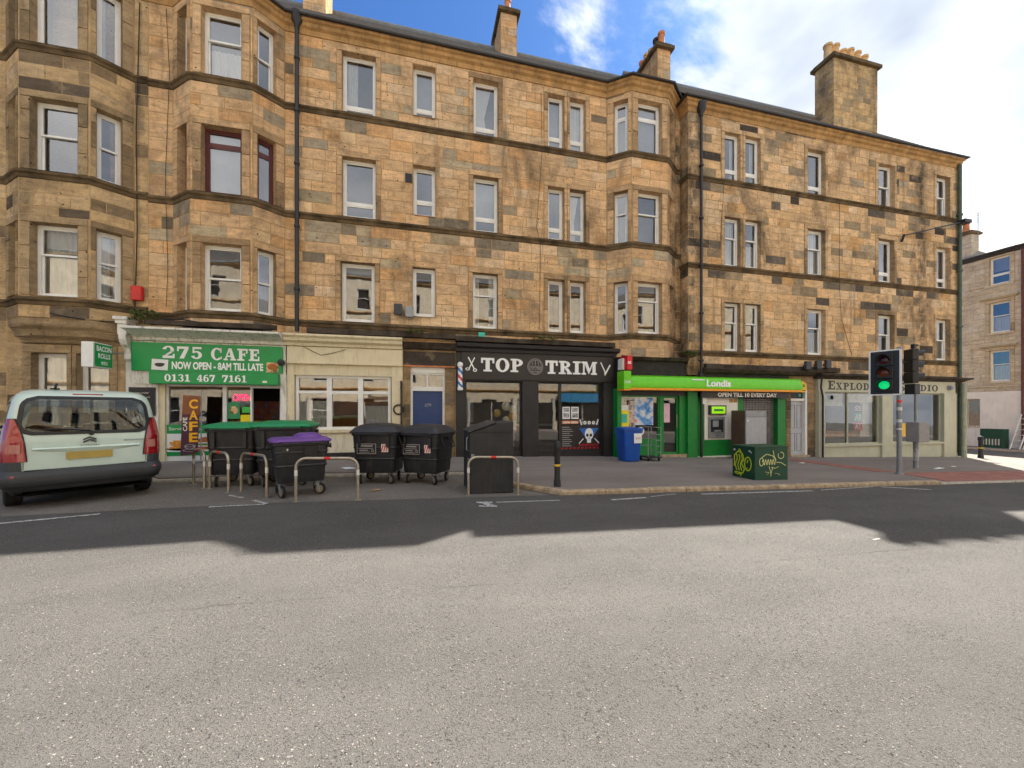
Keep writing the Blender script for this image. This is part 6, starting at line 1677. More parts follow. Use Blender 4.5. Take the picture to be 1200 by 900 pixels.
big_bin('green-lidded black wheeled bin, the left one behind the steel hoops', -3.62, 9.2, -4, .95, .98, 1.33, 'bin_black', 'lid_green', 'flat')
big_bin('green-lidded black wheeled bin, right behind the purple-lidded bin', -2.68, 8.98, 3, 1.05, 1.0, 1.36, 'bin_black', 'lid_green', 'flat')
t, zr = big_bin('purple-lidded dark grey wheeled bin in front of the green-lidded bins', -2.14, 7.86, 22, .92, .74, 1.18, 'bin_black', 'lid_purple', 'hump', wr=.105)
Pl = Panel(0, -.74 / 2 * .92)
k = MB(); k.lathe([(.075, -.03), (.075, .0), (.05, .0)], (.1, -.35, zr - .16), 14, 'y'); k.build('lock', 'plastic_black', t, world=False, smooth=40)
sticker(t, 'plastic_black', Pl, .02, .24, zr - .3, zr - .07, -.012, 'lock_plate'); sticker(t, 'tape_white', Pl, -.26, -.22, zr - .14, zr - .1, -.01)
for (lab, x, y, yaw) in (('black wheeled bin with domed lid, left one of the pair before the cream wall', -.82, 9.02, -14), ('black wheeled bin with domed lid, right one of the pair before the blue door', .2, 8.86, -31)):
    t, zr = big_bin(lab, x, y, yaw, 1.0, .92, 1.3, 'bin_navy', 'lid_black', 'dome')
    Pl = Panel(0, -.92 * .885 / 2 - .0)
    lp = sticker(t, 'letter_grey', Pl, -.36, .05, .66, .88, -.012, 'label_plate')
    sticker(t, 'plastic_black', Pl, -.345, .035, .675, .865, -.0165, 'label_face')
    k = MB(); put_bar(k, Pl, (-.33, .83), (-.02, .83), .03, -.022); put_bar(k, Pl, (-.32, .78), (-.02, .78), .012, -.022); put_bar(k, Pl, (-.3, .74), (-.12, .74), .02, -.022); put_disc(k, Pl, -.02, .73, .03, .035, -.022, 12, inner=.6); put_bar(k, Pl, (-.3, .7), (-.08, .7), .012, -.022); k.build('label_print', 'letter_grey', t, world=False)
    sticker(t, 'tape_white', Pl, .16, .31, .7, .87, -.012)
    k = MB()
    for i in range(3): put_bar(k, Pl, (.165 + i * .05, .71), (.2 + i * .05, .86) if False else (.165 + i * .05 + .035, .86), .022, -.018)
    k.build('red_stripes', 'tape_red', t, world=False)
    k = MB(); k.box(-.2, .02, -.3, -.12, zr + .155, zr + .19); k.build('lid_grip', 'lid_black', t, world=False, bevel=.01)
    # loop handle on the right-hand side
    k = MB(); k.tube([(.48, -.25, zr - .08), (.56, -.24, zr - .3), (.56, .24, zr - .3), (.48, .25, zr - .08)], .012, 6); k.build('side_handle', 'bin_navy', t, world=False)

# black box-shaped container behind a hoop
t = thing('street_container', 'tall black box container with sloping top behind a steel hoop', 'container', (1.41, 7.95, rz(1.4) + .005))
k = MB(); b0 = rz(1.4) + .006
pts = [(.97, b0), (1.85, b0), (1.85, 1.33), (1.5, 1.29), (.97, 1.11)]
k.ppoly(Panel(0, 7.46), pts, 0, 1.0); k.build('body', 'box_black', t, bevel=.015)
k = MB(); k.box(1.0, 1.82, 7.452, 7.46, .72, .725); k.box(1.0, 1.82, 7.448, 7.46, 1.12, 1.126); k.build('seam', 'plastic_black', t)
k = MB(); k.add([(.95, 7.43, 1.115), (.95, 8.48, 1.115), (1.5, 8.48, 1.305), (1.5, 7.43, 1.305), (.95, 7.43, 1.145), (.95, 8.48, 1.145), (1.5, 8.48, 1.335), (1.5, 7.43, 1.335)], MB.BOXF); k.build('lid', 'lid_black', t, bevel=.008)
k = MB(); k.tube([(.965, 7.6, .75), (.93, 7.6, .77), (.93, 7.6, 1.0), (.965, 7.6, 1.02)], .014, 6); k.box(.955, .97, 7.5, 7.7, .45, .6); k.build('handle', 'galv', t)
k = MB(); k.box(1.0, 1.06, 7.45, 7.46, .62, .7); k.build('latch', 'galv', t)

# steel hoops
def hoop(label, a, b, h=.74):
    (xa, ya), (xb, yb) = a, b
    t = thing('steel_hoop', label, 'hoop', ((xa + xb) / 2, (ya + yb) / 2, rz((xa + xb) / 2)), group='steel hoops round the bins')
    L = math.hypot(xb - xa, yb - ya); ux, uy = (xb - xa) / L, (yb - ya) / L; r = .16
    pts = [(0, -.05), (0, h - r)] + [(r - r * math.cos(R(q)), h - r + r * math.sin(R(q))) for q in (15, 30, 45, 60, 75, 90)]
    pts += [(L - p, z) for p, z in reversed(pts)]
    def W3(s, z): return (xa + ux * s, ya + uy * s, rz(xa + ux * s) + z)
    k = MB(); k.tube([W3(s, z) for s, z in pts], .026, 10); k.build('rail', 'steel', t, smooth=60)
    k = MB(); k.tube([W3(L / 2 - .05, h), W3(L / 2 + .05, h)], .0275, 10); k.build('red_tape', 'tape_red', t, smooth=60)
    for s in (0, L):
        k = MB(); k.tube([W3(s, h - .3), W3(s, h - .2)], .0275, 10); k.build('white_tape', 'tape_white', t, smooth=60)
        k = MB(); k.lathe([(.06, 0), (.06, .006), (.03, .012)], W3(s, .0), 12); k.build('base_plate', 'steel', t)
hoop('steel hoop in front of the tall black box container', (.93, 7.34), (1.9, 7.3))
hoop('wide steel hoop standing between purple-lidded bin and black bins', (-2.03, 7.24), (-1.04, 7.24))
hoop('steel hoop just left of the purple-lidded bin', (-3.28, 8.33), (-2.61, 7.64))
hoop('steel hoop before the left green-lidded bin, second from the car', (-4.0, 8.78), (-3.47, 8.28))
hoop('steel hoop nearest the car, before the café banner flag', (-4.55, 9.35), (-4.12, 8.84))

# bollards
def bollard(label, x, y, z, h=.96, r=.06):
    t = thing('bollard', label, 'bollard', (x, y, z)); k = MB(); k.lathe([(r * 1.25, 0), (r * 1.2, .12), (r, .16), (r, h - .2), (r * 1.2, h - .18), (r * 1.2, h - .08), (r * .9, h - .02), (r * .5, h)], (x, y, z), 14); k.build('post', 'box_black', t, smooth=40)
    k = MB(); k.lathe([(r * 1.05, 0), (r * 1.12, .01), (r * 1.12, .035), (r * 1.05, .045)], (x, y, z + h * .44), 14); k.build('band', 'amber_yellow', t, smooth=40)
bollard('black bollard with yellow band at the kerb corner', 2.83, 7.6, gz(2.83))
bollard('black bollard by the mouth of the side street', 24.6, 11.8, gz(24.6), 1.0, .08)

# green utility cabinet with graffiti
t = thing('utility_cabinet', 'dark green utility cabinet sprayed with yellow graffiti on the kerb', 'cabinet', (8.6, 8.15, gz(8.6)))
z0 = gz(9.1) + .0; z1 = .62
k = MB(); k.box(8.08, 9.1, 7.8, 8.5, z0 - .05, z1); k.build('body', 'cabinet_green', t, bevel=.012)
k = MB(); k.box(8.06, 9.12, 7.78, 8.52, z1 + .001, z1 + .03); k.build('top', 'cabinet_green', t, bevel=.008)
k = MB(); k.box(8.585, 8.592, 7.793, 7.8, z0 + .06, z1 - .05); k.box(8.12, 9.06, 7.794, 7.8, z0 + .03, z0 + .04); k.build('door_gap', 'plastic_black', t)
PFc = Panel(0, 7.79); PLc = Panel(8.073, 0, 0, -1)
k = MB()
def crv(f, n, a, b): return [f(a + (b - a) * i / n) for i in range(n + 1)]
put_curve(k, PFc, crv(lambda q: (8.3 + q * .42, .26 + .07 * math.sin(q * 34)), 40, 0, 1), .018, .0)
put_curve(k, PFc, crv(lambda q: (8.27 + .06 * math.cos(q), .27 + .1 * math.sin(q)), 16, 0, 6), .018, -.001)
put_curve(k, PFc, [(8.72, .25), (8.86, .24), (9.02, .16)], .016, -.002); put_curve(k, PFc, crv(lambda q: (8.87 + .09 * math.cos(q), .42 + .08 * math.sin(q)), 16, 2.5, 8), .018, -.001)
put_curve(k, PFc, [(8.28, .38), (8.42, .46), (8.6, .42), (8.72, .3)], .018, -.002); put_curve(k, PFc, [(8.62, .55), (8.66, .4), (8.7, .34)], .018, -.001)
put_curve(k, PFc, [(8.5, .16), (8.56, -.03), (8.62, .14)], .018, -.001); put_curve(k, PFc, [(8.56, -.03), (8.55, -.1)], .02, -.002); put_curve(k, PFc, [(8.38, .02), (8.5, .0), (8.44, -.05)], .008, -.001); put_curve(k, PFc, [(8.66, -.02), (8.78, -.04), (8.84, -.07)], .008, -.001)
put_curve(k, PFc, [(8.56, .13), (8.68, .1), (8.8, .14)], .014, -.003)
k.build('graffiti', 'graffiti_pale', t)
k = MB()
for a, b in ((-8.36, -8.32), (-8.28, -8.24), (-8.2, -8.16)): put_curve(k, PLc, crv(lambda q: (a + .03 * math.sin(q * 7), .42 - q * .42), 10, 0, 1), .03, -.002)
put_curve(k, PLc, [(-8.42, .1), (-8.42, .38), (-8.3, .5), (-8.16, .44), (-8.12, .3), (-8.2, .2), (-8.1, .05), (-8.16, -.06), (-8.4, -.04)], .03, -.003)
put_curve(k, PLc, crv(lambda q: (-8.0 + .1 * math.cos(q), .2 + .17 * math.sin(q)), 20, 0, 6.3), .03, -.002); put_bar(k, PLc, (-8.0, .3), (-8.02, .22), .03, -.004); put_bar(k, PLc, (-8.02, .1), (-8.02, .07), .03, -.004)
put_curve(k, PLc, [(-8.42, -.06), (-8.3, -.1), (-8.2, -.06), (-8.22, -.14)], .025, -.003); put_curve(k, PLc, [(-8.3, .48), (-8.26, .56), (-8.2, .48)], .025, -.004)
k.build('graffiti', 'graffiti', t)
k = MB(); put_disc(k, PLc, -8.42, .53, .035, .025, -.002, 10); put_disc(k, PLc, -7.95, .53, .03, .02, -.002, 10); put_disc(k, PLc, -7.9, .5, .02, .02, -.002, 10); k.build('sticker', 'tape_white', t)

# steel cabinet standing against the shutter
t = thing('steel_fridge', 'tall grey steel fridge with brown side left outside the shutter', 'fridge', (12.0, 11.9, gz(12)))
zb = gz(12.4)
k = MB(); k.box(11.56, 12.5, 11.6, 12.22, zb + .06, 1.55); k.build('body', 'brown_panel', t, bevel=.008)
k = MB(); k.box(11.575, 12.485, 11.55, 11.6, zb + .1, 1.3); k.build('door', 'steel_grey', t, bevel=.008)
k = MB(); k.box(11.575, 12.485, 11.56, 11.6, 1.31, 1.54); k.build('top_panel', 'galv', t, bevel=.006); k = MB(); k.lathe([(.03, 0), (.03, .02)], (11.64, 11.53, 1.18), 10, 'y'); k.build('lock', 'letter_white', t)
k = MB()
for x, y in ((11.65, 11.7), (12.4, 11.7), (11.65, 12.15), (12.4, 12.15)): k.lathe([(.03, 0), (.03, .07)], (x, y, gz(x)), 8)
k.build('feet', 'plastic_black', t)

# blue wheelie bin and cage trolley outside the store
t = thing('wheelie_bin', 'blue plastic bin with a white notice outside the store window', 'bin', (6.85, 11.6, gz(6.85)))
k = MB(); z = gz(6.85)
k.loft([rring(.5, .5, .05, z + .02, cx=6.85, cy=11.6), rring(.54, .54, .06, z + .1, cx=6.85, cy=11.6), rring(.68, .64, .06, z + 1.02, cx=6.85, cy=11.6), rring(.74, .7, .06, z + 1.03, cx=6.85, cy=11.6), rring(.74, .7, .06, z + 1.08, cx=6.85, cy=11.6)]); k.build('body', 'bin_blue', t, smooth=30)
k = MB(); k.loft([rring(.76, .72, .06, z + 1.082, cx=6.85, cy=11.6), rring(.76, .72, .06, z + 1.1, cx=6.85, cy=11.6), rring(.5, .5, .06, z + 1.13, cx=6.85, cy=11.6)]); k.build('lid', 'bin_blue', t, smooth=30)
PB = Panel(0, 11.6 - .325); k = MB(); k.pb(PB, 6.86, 7.14, -.012, -.008 + .0, z + .62, z + .94); k.build('notice', 'white_card', t)
k = MB(); put_bar(k, PB, (6.91, z + .78), (7.1, z + .78), .07, -.014); k.build('notice_print', 'print_red', t)
t = thing('cage_trolley', 'bare metal cage trolley beside the blue bin', 'trolley', (7.75, 11.7, gz(7.75)))
z = gz(7.8); 
for x, y in ((7.5, 11.45), (7.98, 11.45), (7.5, 12.0), (7.98, 12.0)): k = MB(); k.tube([(x, y, z + .14), (x, y, z + 1.15)], .014, 6); k.build('upright', 'galv', t)
k = MB()
for hz in (.3, .5, .7, .9, 1.14):
    k.tube([(7.98, 11.45, z + hz), (7.98, 12.0, z + hz)], .01, 5)
    if hz in (.5, 1.14): k.tube([(7.5, 12.0, z + hz), (7.98, 12.0, z + hz)], .01, 5)
    if hz > .25: k.tube([(7.8, 11.45, z + hz), (7.98, 11.45, z + hz)], .008, 5)
k.tube([(7.8, 11.45, z + .14), (7.8, 11.45, z + .92)], .01, 5); k.build('side_rail', 'galv', t)
k = MB(); k.box(7.47, 8.01, 11.42, 12.03, z + .11, z + .15); k.build('deck', 'plastic_black', t)
for x, y in ((7.54, 11.5), (7.94, 11.5), (7.54, 11.95), (7.94, 11.95)):
    k = MB(); k.lathe([(.02, -.015), (.05, -.015), (.05, .015), (.02, .015)], (x, y, z + .052), 12, 'x'); k.build('wheel', 'rubber', t, smooth=40)
k = MB(); k.box(8.9, 9.3, 12.3, 12.5, gz(9) + .01, gz(9) + .06)

# ---- traffic signals
def visor(mb_, c, ax, r, ln, n=14):
    """half-round hood over a lens; ax is the outward direction"""
    ax = Vector(ax).normalized(); side = ax.cross(Vector((0, 0, 1))).normalized(); up = Vector((0, 0, 1)); c = Vector(c)
    vs = []
    for i in range(n + 1):
        a = R(-20 + 220 * i / n); d = side * math.cos(a) * r + up * math.sin(a) * r
        l_ = ln * (0.55 + .45 * max(0, math.sin(a)))
        vs += [tuple(c + d), tuple(c + d * .98 + ax * l_)]
    mb_.add(vs, [(2 * i, 2 * i + 2, 2 * i + 3, 2 * i + 1) for i in range(n)])
def signal(label, x, y, head_c, yaw, zc, board=True, pole_h=3.2, pr=.06, lit=2):
    t = thing('traffic_signal', label, 'traffic signal', (x, y, gz(x)))
    k = MB(); k.tube([(x, y, gz(x) - .05), (x, y, pole_h)], pr, 12); k.lathe([(pr * 1.6, 0), (pr * 1.5, .03), (pr, .05)], (x, y, gz(x)), 12); k.build('pole', 'galv', t, smooth=50)
    n_ = Vector((math.cos(yaw), math.sin(yaw), 0)); s_ = Vector((0, 0, 1)).cross(n_)   # s_: to the right seen from the front
    hc = Vector((head_c[0], head_c[1], zc))
    def obox(mb_, a0, a1, b0, b1, c0, c1):
        v = [tuple(hc + s_ * a + n_ * b + Vector((0, 0, c))) for a, b, c in ((a0, b0, c0), (a0, b1, c0), (a1, b1, c0), (a1, b0, c0), (a0, b0, c1), (a0, b1, c1), (a1, b1, c1), (a1, b0, c1))]
        mb_.add(v, MB.BOXF)
    k = MB()
    for i in range(3): obox(k, -.19, .19, -.12, .06, -.56 + i * .375, -.56 + i * .375 + .366)
    k.build('housing', 'plastic_black', t, bevel=.02)
    if board:
        k = MB(); obox(k, -.335, .335, -.03, -.005, -.66, .66); k.build('backing_board', 'plastic_black', t)
        k = MB()
        for b in ((-.355, -.315, -.66, .66), (.315, .355, -.66, .66), (-.315, .315, -.68, -.64), (-.315, .315, .64, .68)): obox(k, b[0], b[1], -.036, .001, b[2], b[3])
        k.build('board_edge', 'letter_white', t)
    for i, mname in enumerate(('signal_green' if lit == 2 else 'plastic_black', 'lens_amber', 'lens_red')):
        c = hc + n_ * .065 + Vector((0, 0, -.375 + i * .375)); k = MB(); q = 18
        ring = [tuple(c + (s_ * math.cos(2 * math.pi * j / q) + Vector((0, 0, 1)) * math.sin(2 * math.pi * j / q)) * .122) for j in range(q)]
        ring2 = [tuple(c + n_ * .02 + (s_ * math.cos(2 * math.pi * j / q) + Vector((0, 0, 1)) * math.sin(2 * math.pi * j / q)) * .075) for j in range(q)]
        k.loft([ring, ring2]); k.build('lens', mname, t, smooth=60)
        k = MB(); visor(k, c, n_, .155, .26); k.build('visor', 'plastic_black', t, smooth=60)
    # bracket arms to the pole
    for z in (-.35, .35):
        k = MB(); k.tube([tuple(hc - n_ * .1 + Vector((0, 0, z))), (x, y, zc + z)], .025, 6); k.build('bracket', 'plastic_black', t)
    return t
t = signal('traffic signal showing green on a white-edged board, nearest the kerb', 13.75, 8.28, (13.55, 8.52), R(202), 2.68, True, 3.42)
k = MB()
for z, s_ in ((1.55, .1), (1.2, .09), (.98, .05)): k.tube([(13.75, 8.28, z), (13.75, 8.28, z + s_)], .0615, 12)
k.build('sticker', 'tape_white', t); k = MB(); k.tube([(13.75, 8.28, 1.78), (13.75, 8.28, 1.86)], .0615, 12); k.build('sticker', 'pole_red', t)
t = signal('dark traffic signal seen from the side above a grey control box', 16.2, 9.3, (15.72, 9.12), R(-25), 3.0, False, 2.3, .04, 0)
k = MB(); k.tube([(16.2, 9.3, gz(16.2)), (16.2, 9.3, .5)], .07, 12); k.build('lower_post', 'galv', t, smooth=50)
k = MB(); k.tube([(16.2, 9.3, -.12), (16.2, 9.3, .28)], .0715, 12); k.build('sticker', 'print_grey', t)
k = MB(); k.box(15.92, 16.4, 9.05, 9.42, .5, 1.16); k.build('control_box', 'grey_box', t, bevel=.02)
k = MB(); k.box(15.6, 15.85, 8.98, 9.26, 2.08, 2.42); k.build('lower_lamp', 'plastic_black', t, bevel=.02)
k = MB(); visor(k, (15.8, 9.1, 3.66), (1, -.3, 0), .06, .1); k.box(15.7, 15.8, 9.05, 9.15, 3.58, 3.72); k.build('detector', 'plastic_black', t)

# ---- across the side street
t = thing('utility_cabinet', 'green utility cabinet against the whitewashed wall across the side street', 'cabinet', (36.9, 17.1, gz(36.9)))
k = MB(); k.box(36.6, 37.2, 16.55, 17.6, gz(37), gz(37) + 1.25); k.build('body', 'cabinet_green', t, bevel=.02); k = MB()
for i in range(6): k.box(36.585, 36.6, 16.7 + i * .14, 16.76 + i * .14, gz(37) + .2, gz(37) + .6)
k.build('vent_slats', 'shelf_white', t)
t = thing('ladder', 'pale aluminium ladders leaning on the whitewashed wall at the right edge', 'ladder', (37.3, 16, gz(37.3)))
for i, (y, h_) in enumerate(((16.3, 2.2), (15.75, 2.0), (15.1, 2.2))):
    k = MB(); z = gz(37)
    for o_ in (0, .42): k.tube([(36.7, y - o_, z), (37.85, y - o_, z + h_)], .035, 6)
    for j in range(6): f = (j + .6) / 6.4; k.tube([(36.7 + 1.15 * f, y, z + h_ * f), (36.7 + 1.15 * f, y - .42, z + h_ * f)], .022, 5)
    k.build('ladder_section', 'ladder', t)
# scraps of litter
r_ = random.Random(12)
for lab, x, y, m_ in (('crumpled pale wrapper on the pavement by the studio', 18.2, 9.4, 'litter'), ('scrap of white paper near the grey control box', 16.9, 9.1, 'white_card'), ('orange crust dropped by the black bins', -.75, 7.95, 'counter_wood'), ('white scrap of paper before the cream wall', -1.7, 10.4, 'white_card'), ('small pale scrap before the grey door', 13.0, 10.6, 'litter')):
    k = MB(); z = gz(x) + .004 if y > 9.7 or x > 3 else rz(x) + .008
    vs = [(x + r_.uniform(-.1, .1) + (.11 if i in (1, 2) else -.11), y + r_.uniform(-.03, .03) + (.05 if i > 1 else -.05), z + r_.uniform(0, .03)) for i in range(4)]
    vs.append((x, y, z + .045)); k.add(vs, [(0, 1, 4), (1, 2, 4), (2, 3, 4), (3, 0, 4)]); tag(k.build('litter', m_), lab, 'litter')
# ---------------------------------------------------------------- the parked car
def interp(tab, z):
    if z <= tab[0][0]: return tab[0][1]
    for (a, va), (b_, vb) in zip(tab, tab[1:]):
        if z <= b_:
            t = (z - a) / (b_ - a); return va + (vb - va) * t
    return tab[-1][1]
CW = [(.2, .80), (.3, .86), (.42, .895), (.6, .91), (.85, .92), (1.02, .912), (1.15, .897), (1.3, .873), (1.5, .836), (1.62, .81), (1.70, .777), (1.76, .715), (1.795, .62), (1.812, .45), (1.818, .25)]
CR = [(.2, .2), (.3, .08), (.42, .05), (.7, .05), (1.05, .06), (1.12, .075), (1.5, .13), (1.62, .165), (1.70, .205), (1.76, .29), (1.795, .45), (1.812, .75), (1.818, 1.2)]
CFt = [(.2, 4.2), (.4, 4.36), (.7, 4.38), (.9, 4.3), (1.0, 4.15), (1.08, 3.85), (1.14, 3.5), (1.3, 3.22), (1.5, 2.86), (1.62, 2.62), (1.70, 2.42), (1.76, 2.2), (1.795, 2.0), (1.812, 1.75), (1.818, 1.5)]
def cring(z, o=0.0, ns=40, nr=10, nc=7):
    w, yr, yf = interp(CW, z) + o, interp(CR, z) - o, interp(CFt, z) + o
    r = min(.2, w * .6); rf = min(.42, w * .6); bul = .05; out = []
    for i in range(nr):                                    # rear, left to right
        x = -(w - r) + 2 * (w - r) * i / nr; out.append((x, yr + bul * (x / w) ** 2 - bul * ((w - r) / w) ** 2, z))
    for i in range(nc): a = R(-90 + 90 * i / nc); out.append((w - r + r * math.cos(a), yr + r + r * math.sin(a), z))
    for i in range(ns): out.append((w, yr + r + (yf - rf - yr - r) * i / ns, z))
    for i in range(nc): a = R(90 * i / nc); out.append((w - rf + rf * math.cos(a), yf - rf + rf * math.sin(a), z))
    for i in range(nr): out.append((w - rf - 2 * (w - rf) * i / nr, yf, z))
    for i in range(nc): a = R(90 + 90 * i / nc); out.append((-(w - rf) + rf * math.cos(a), yf - rf + rf * math.sin(a), z))
    for i in range(ns): out.append((-w, yf - rf - (yf - rf - yr - r) * i / ns, z))
    for i in range(nc): a = R(180 + 90 * i / nc); out.append((-(w - r) + r * math.cos(a), yr + r + r * math.sin(a), z))
    return out
CAR_AT = (-5.3, 7.86); CAR_YAW = 40
car = thing('parked_car', 'pale mint high-roofed family car parked nose-in, rear towards the road', 'car', (CAR_AT[0], CAR_AT[1], rz(CAR_AT[0] - .6) + .004), R(CAR_YAW))
car.scale = (.97, 1.0, 1.05)
WR, YA, YB = .325, .80, 3.58
zs = [.28, .30, .32, .38, .44, .5, .56, .62, .68, .74, .8, .86, .92, .98, 1.03, 1.08, 1.12, 1.17, 1.22, 1.28, 1.34, 1.4, 1.46, 1.52, 1.57, 1.6, 1.62, 1.64, 1.67, 1.70, 1.72, 1.74, 1.76, 1.775, 1.785, 1.795, 1.803, 1.808, 1.812, 1.816, 1.818]
rings = [cring(z) for z in zs]; n = len(rings[0])
full = MB(); full.loft(rings)
keep = MB(); keep.v = full.v
hwin = lambda z: .70 - .25 * max(0, (z - 1.5)) - .12 * max(0, 1.17 - z) / .05 * 0
for f in full.f:
    c = [sum(full.v[i][j] for i in f) / len(f) for j in range(3)]
    if len(f) == 4:
        side = abs(c[0]) > interp(CW, c[2]) - .12
        if side and any((c[1] - y_) ** 2 + (c[2] - WR) ** 2 < (WR + .05) ** 2 for y_ in (YA, YB)): continue
        if c[1] < .42 and abs(c[0]) < .64 and 1.14 < c[2] < 1.65: continue                      # rear screen
        if side and 1.12 < c[2] < 1.58 and .55 < c[1] < interp(CFt, c[2]) - .35 and not (1.42 < c[1] < 1.5 or 2.3 < c[1] < 2.42): continue
        if c[1] > 2.3 and c[2] > 1.14 and c[2] < 1.66 and abs(c[0]) < interp(CW, c[2]) - .14 and c[1] > interp(CFt, c[2]) - .3: continue
    keep.f.append(f); keep.t.append(None)
keep.build('body', 'car_paint', car, world=False, smooth=38)

def rear_y(x, z, o=0.0):
    w, yr = interp(CW, z), interp(CR, z); r = .2; bul = .05
    xe = min(abs(x), w - r); y = yr + bul * (xe / w) ** 2 - bul * ((w - r) / w) ** 2
    if abs(x) > w - r:
        q = min(1, (abs(x) - (w - r)) / r); y = yr + r - r * math.sqrt(max(0, 1 - q * q))
    return y - o
def rear_patch(mb_, outline, o, n=24, m=10):
    """surface patch on the rear: outline(z) -> (x0, x1); rows between z0 and z1"""
    z0, z1, fn = outline
    rows = []
    for j in range(m + 1):
        z = z0 + (z1 - z0) * j / m; a, b_ = fn(z)
        rows.append([(a + (b_ - a) * i / n, rear_y(a + (b_ - a) * i / n, z, o), z) for i in range(n + 1)])
    vs = [v for r_ in rows for v in r_]; N = n + 1
    mb_.add(vs, [(j * N + i, j * N + i + 1, (j + 1) * N + i + 1, (j + 1) * N + i) for j in range(m) for i in range(n)])
def rounded(z0, z1, hw, rad, taper=0.0):
    def fn(z):
        d = 0
        if z - z0 < rad: q = 1 - (z - z0) / rad; d = rad * (1 - math.sqrt(max(0, 1 - q * q)))
        if z1 - z < rad: q = 1 - (z1 - z) / rad; d = rad * (1 - math.sqrt(max(0, 1 - q * q)))
        h = hw - d - taper * (z - z0); return -h, h
    return (z0, z1, fn)
# dark screen surround with the pane inside it
k = MB(); o_out = rounded(1.10, 1.69, .80, .17, .13); o_in = rounded(1.15, 1.645, .735, .14, .12); m_ = 14; vs = []; N = 20
for sgn in (-1, 1):
    rows = []
    for j in range(m_ + 1):
        t = j / m_; z = 1.10 + .59 * t; zi = 1.15 + .495 * t; xo = o_out[2](z)[1]; xi = o_in[2](zi)[1]
        rows.append(((sgn * xo, rear_y(xo, z, .010), z), (sgn * xi, rear_y(xi, zi, .012), zi)))
    for j in range(m_): k.quad(rows[j][0], rows[j][1], rows[j + 1][1], rows[j + 1][0])
for za, zb_ in ((1.10, 1.15), (1.69, 1.645)):
    xo, xi = o_out[2](za)[1], o_in[2](zb_)[1]
    for i in range(N):
        a, b_ = -1 + 2 * i / N, -1 + 2 * (i + 1) / N
        k.quad((a * xo, rear_y(a * xo, za, .010), za), (b_ * xo, rear_y(b_ * xo, za, .010), za), (b_ * xi, rear_y(b_ * xi, zb_, .012), zb_), (a * xi, rear_y(a * xi, zb_, .012), zb_))
k.build('screen_surround', 'plastic_black', car, world=False)
k = MB(); rear_patch(k, o_in, .009, 20, 14); k.build('rear_window', 'car_glass', car, world=False, smooth=60)
for sgn in (-1, 1):
    for y0, y1 in ((.52, 1.46), (1.48, 2.36), (2.4, 3.2)):
        n_ = 6; rows = []; k = MB()
        for j in range(n_ + 1):
            z = 1.11 + .48 * j / n_; ye = min(y1, interp(CFt, z) - .36); ys_ = y0 + (.1 * (j / n_) if y0 < 1 else 0)
            rows.append([(sgn * (interp(CW, z) + .004), ys_, z), (sgn * (interp(CW, z) + .004), max(ys_ + .01, ye), z)])
        for j in range(n_): k.quad(rows[j][0], rows[j][1], rows[j + 1][1], rows[j + 1][0])
        k.build('side_window', 'car_glass', car, world=False)
k = MB()
for sgn in (-1, 1):
    for yy in (1.47, 2.38):
        k.add([(sgn * (interp(CW, 1.1) + .006), yy - .05, 1.1), (sgn * (interp(CW, 1.1) + .006), yy + .05, 1.1), (sgn * (interp(CW, 1.6) + .006), yy + .05, 1.6), (sgn * (interp(CW, 1.6) + .006), yy - .05, 1.6)], [(0, 1, 2, 3)])
    for z in (1.1, 1.595):
        k.add([(sgn * (interp(CW, z - .02) + .007), .5, z - .02), (sgn * (interp(CW, z - .02) + .007), 3.1 if z < 1.3 else 2.35, z - .02), (sgn * (interp(CW, z + .02) + .007), 3.1 if z < 1.3 else 2.3, z + .02), (sgn * (interp(CW, z + .02) + .007), .55, z + .02)], [(0, 1, 2, 3)])
k.build('window_trim', 'plastic_black', car, world=False)
k = MB()
for j in range(8):
    z0, z1 = 1.13 + .53 * j / 8, 1.13 + .53 * (j + 1) / 8
    k.quad((-interp(CW, z0) + .1, interp(CFt, z0) + .004, z0), (interp(CW, z0) - .1, interp(CFt, z0) + .004, z0), (interp(CW, z1) - .1, interp(CFt, z1) + .004, z1), (-interp(CW, z1) + .1, interp(CFt, z1) + .004, z1))
k.build('windscreen', 'car_glass', car, world=False)
# bumper
def strip(mb_, z0, z1, o0, o1, ymax, rows=6, prof=None):
    rg = []
    for j in range(rows + 1):
        z = z0 + (z1 - z0) * j / rows; o = prof(j / rows) if prof else o0 + (o1 - o0) * j / rows
        c = cring(z, o); N = len(c)
        ln = [c[i % N] for i in range(N - 7 - 40, N + 10 + 7 + 40)]
        rg.append([p for p in ln])
    m = len(rg[0]); 
    for j in range(rows):
        for i in range(m - 1):
            if max(rg[j][i][1], rg[j][i + 1][1]) > ymax: continue
            mb_.quad(rg[j][i], rg[j][i + 1], rg[j + 1][i + 1], rg[j + 1][i])
k = MB(); strip(k, .27, .585, 0, 0, .5, 12, lambda t: .008 + .05 * math.sin(min(1, t * 1.6) * math.pi / 2) * (1 if t < .72 else max(.2, 1 - (t - .72) * 2.6))); k.build('rear_bumper', 'plastic_dark', car, world=False, smooth=45)
k = MB(); strip(k, .33, .37, .05, .05, .45, 1); k.build('bumper_groove', 'plastic_black', car, world=False)
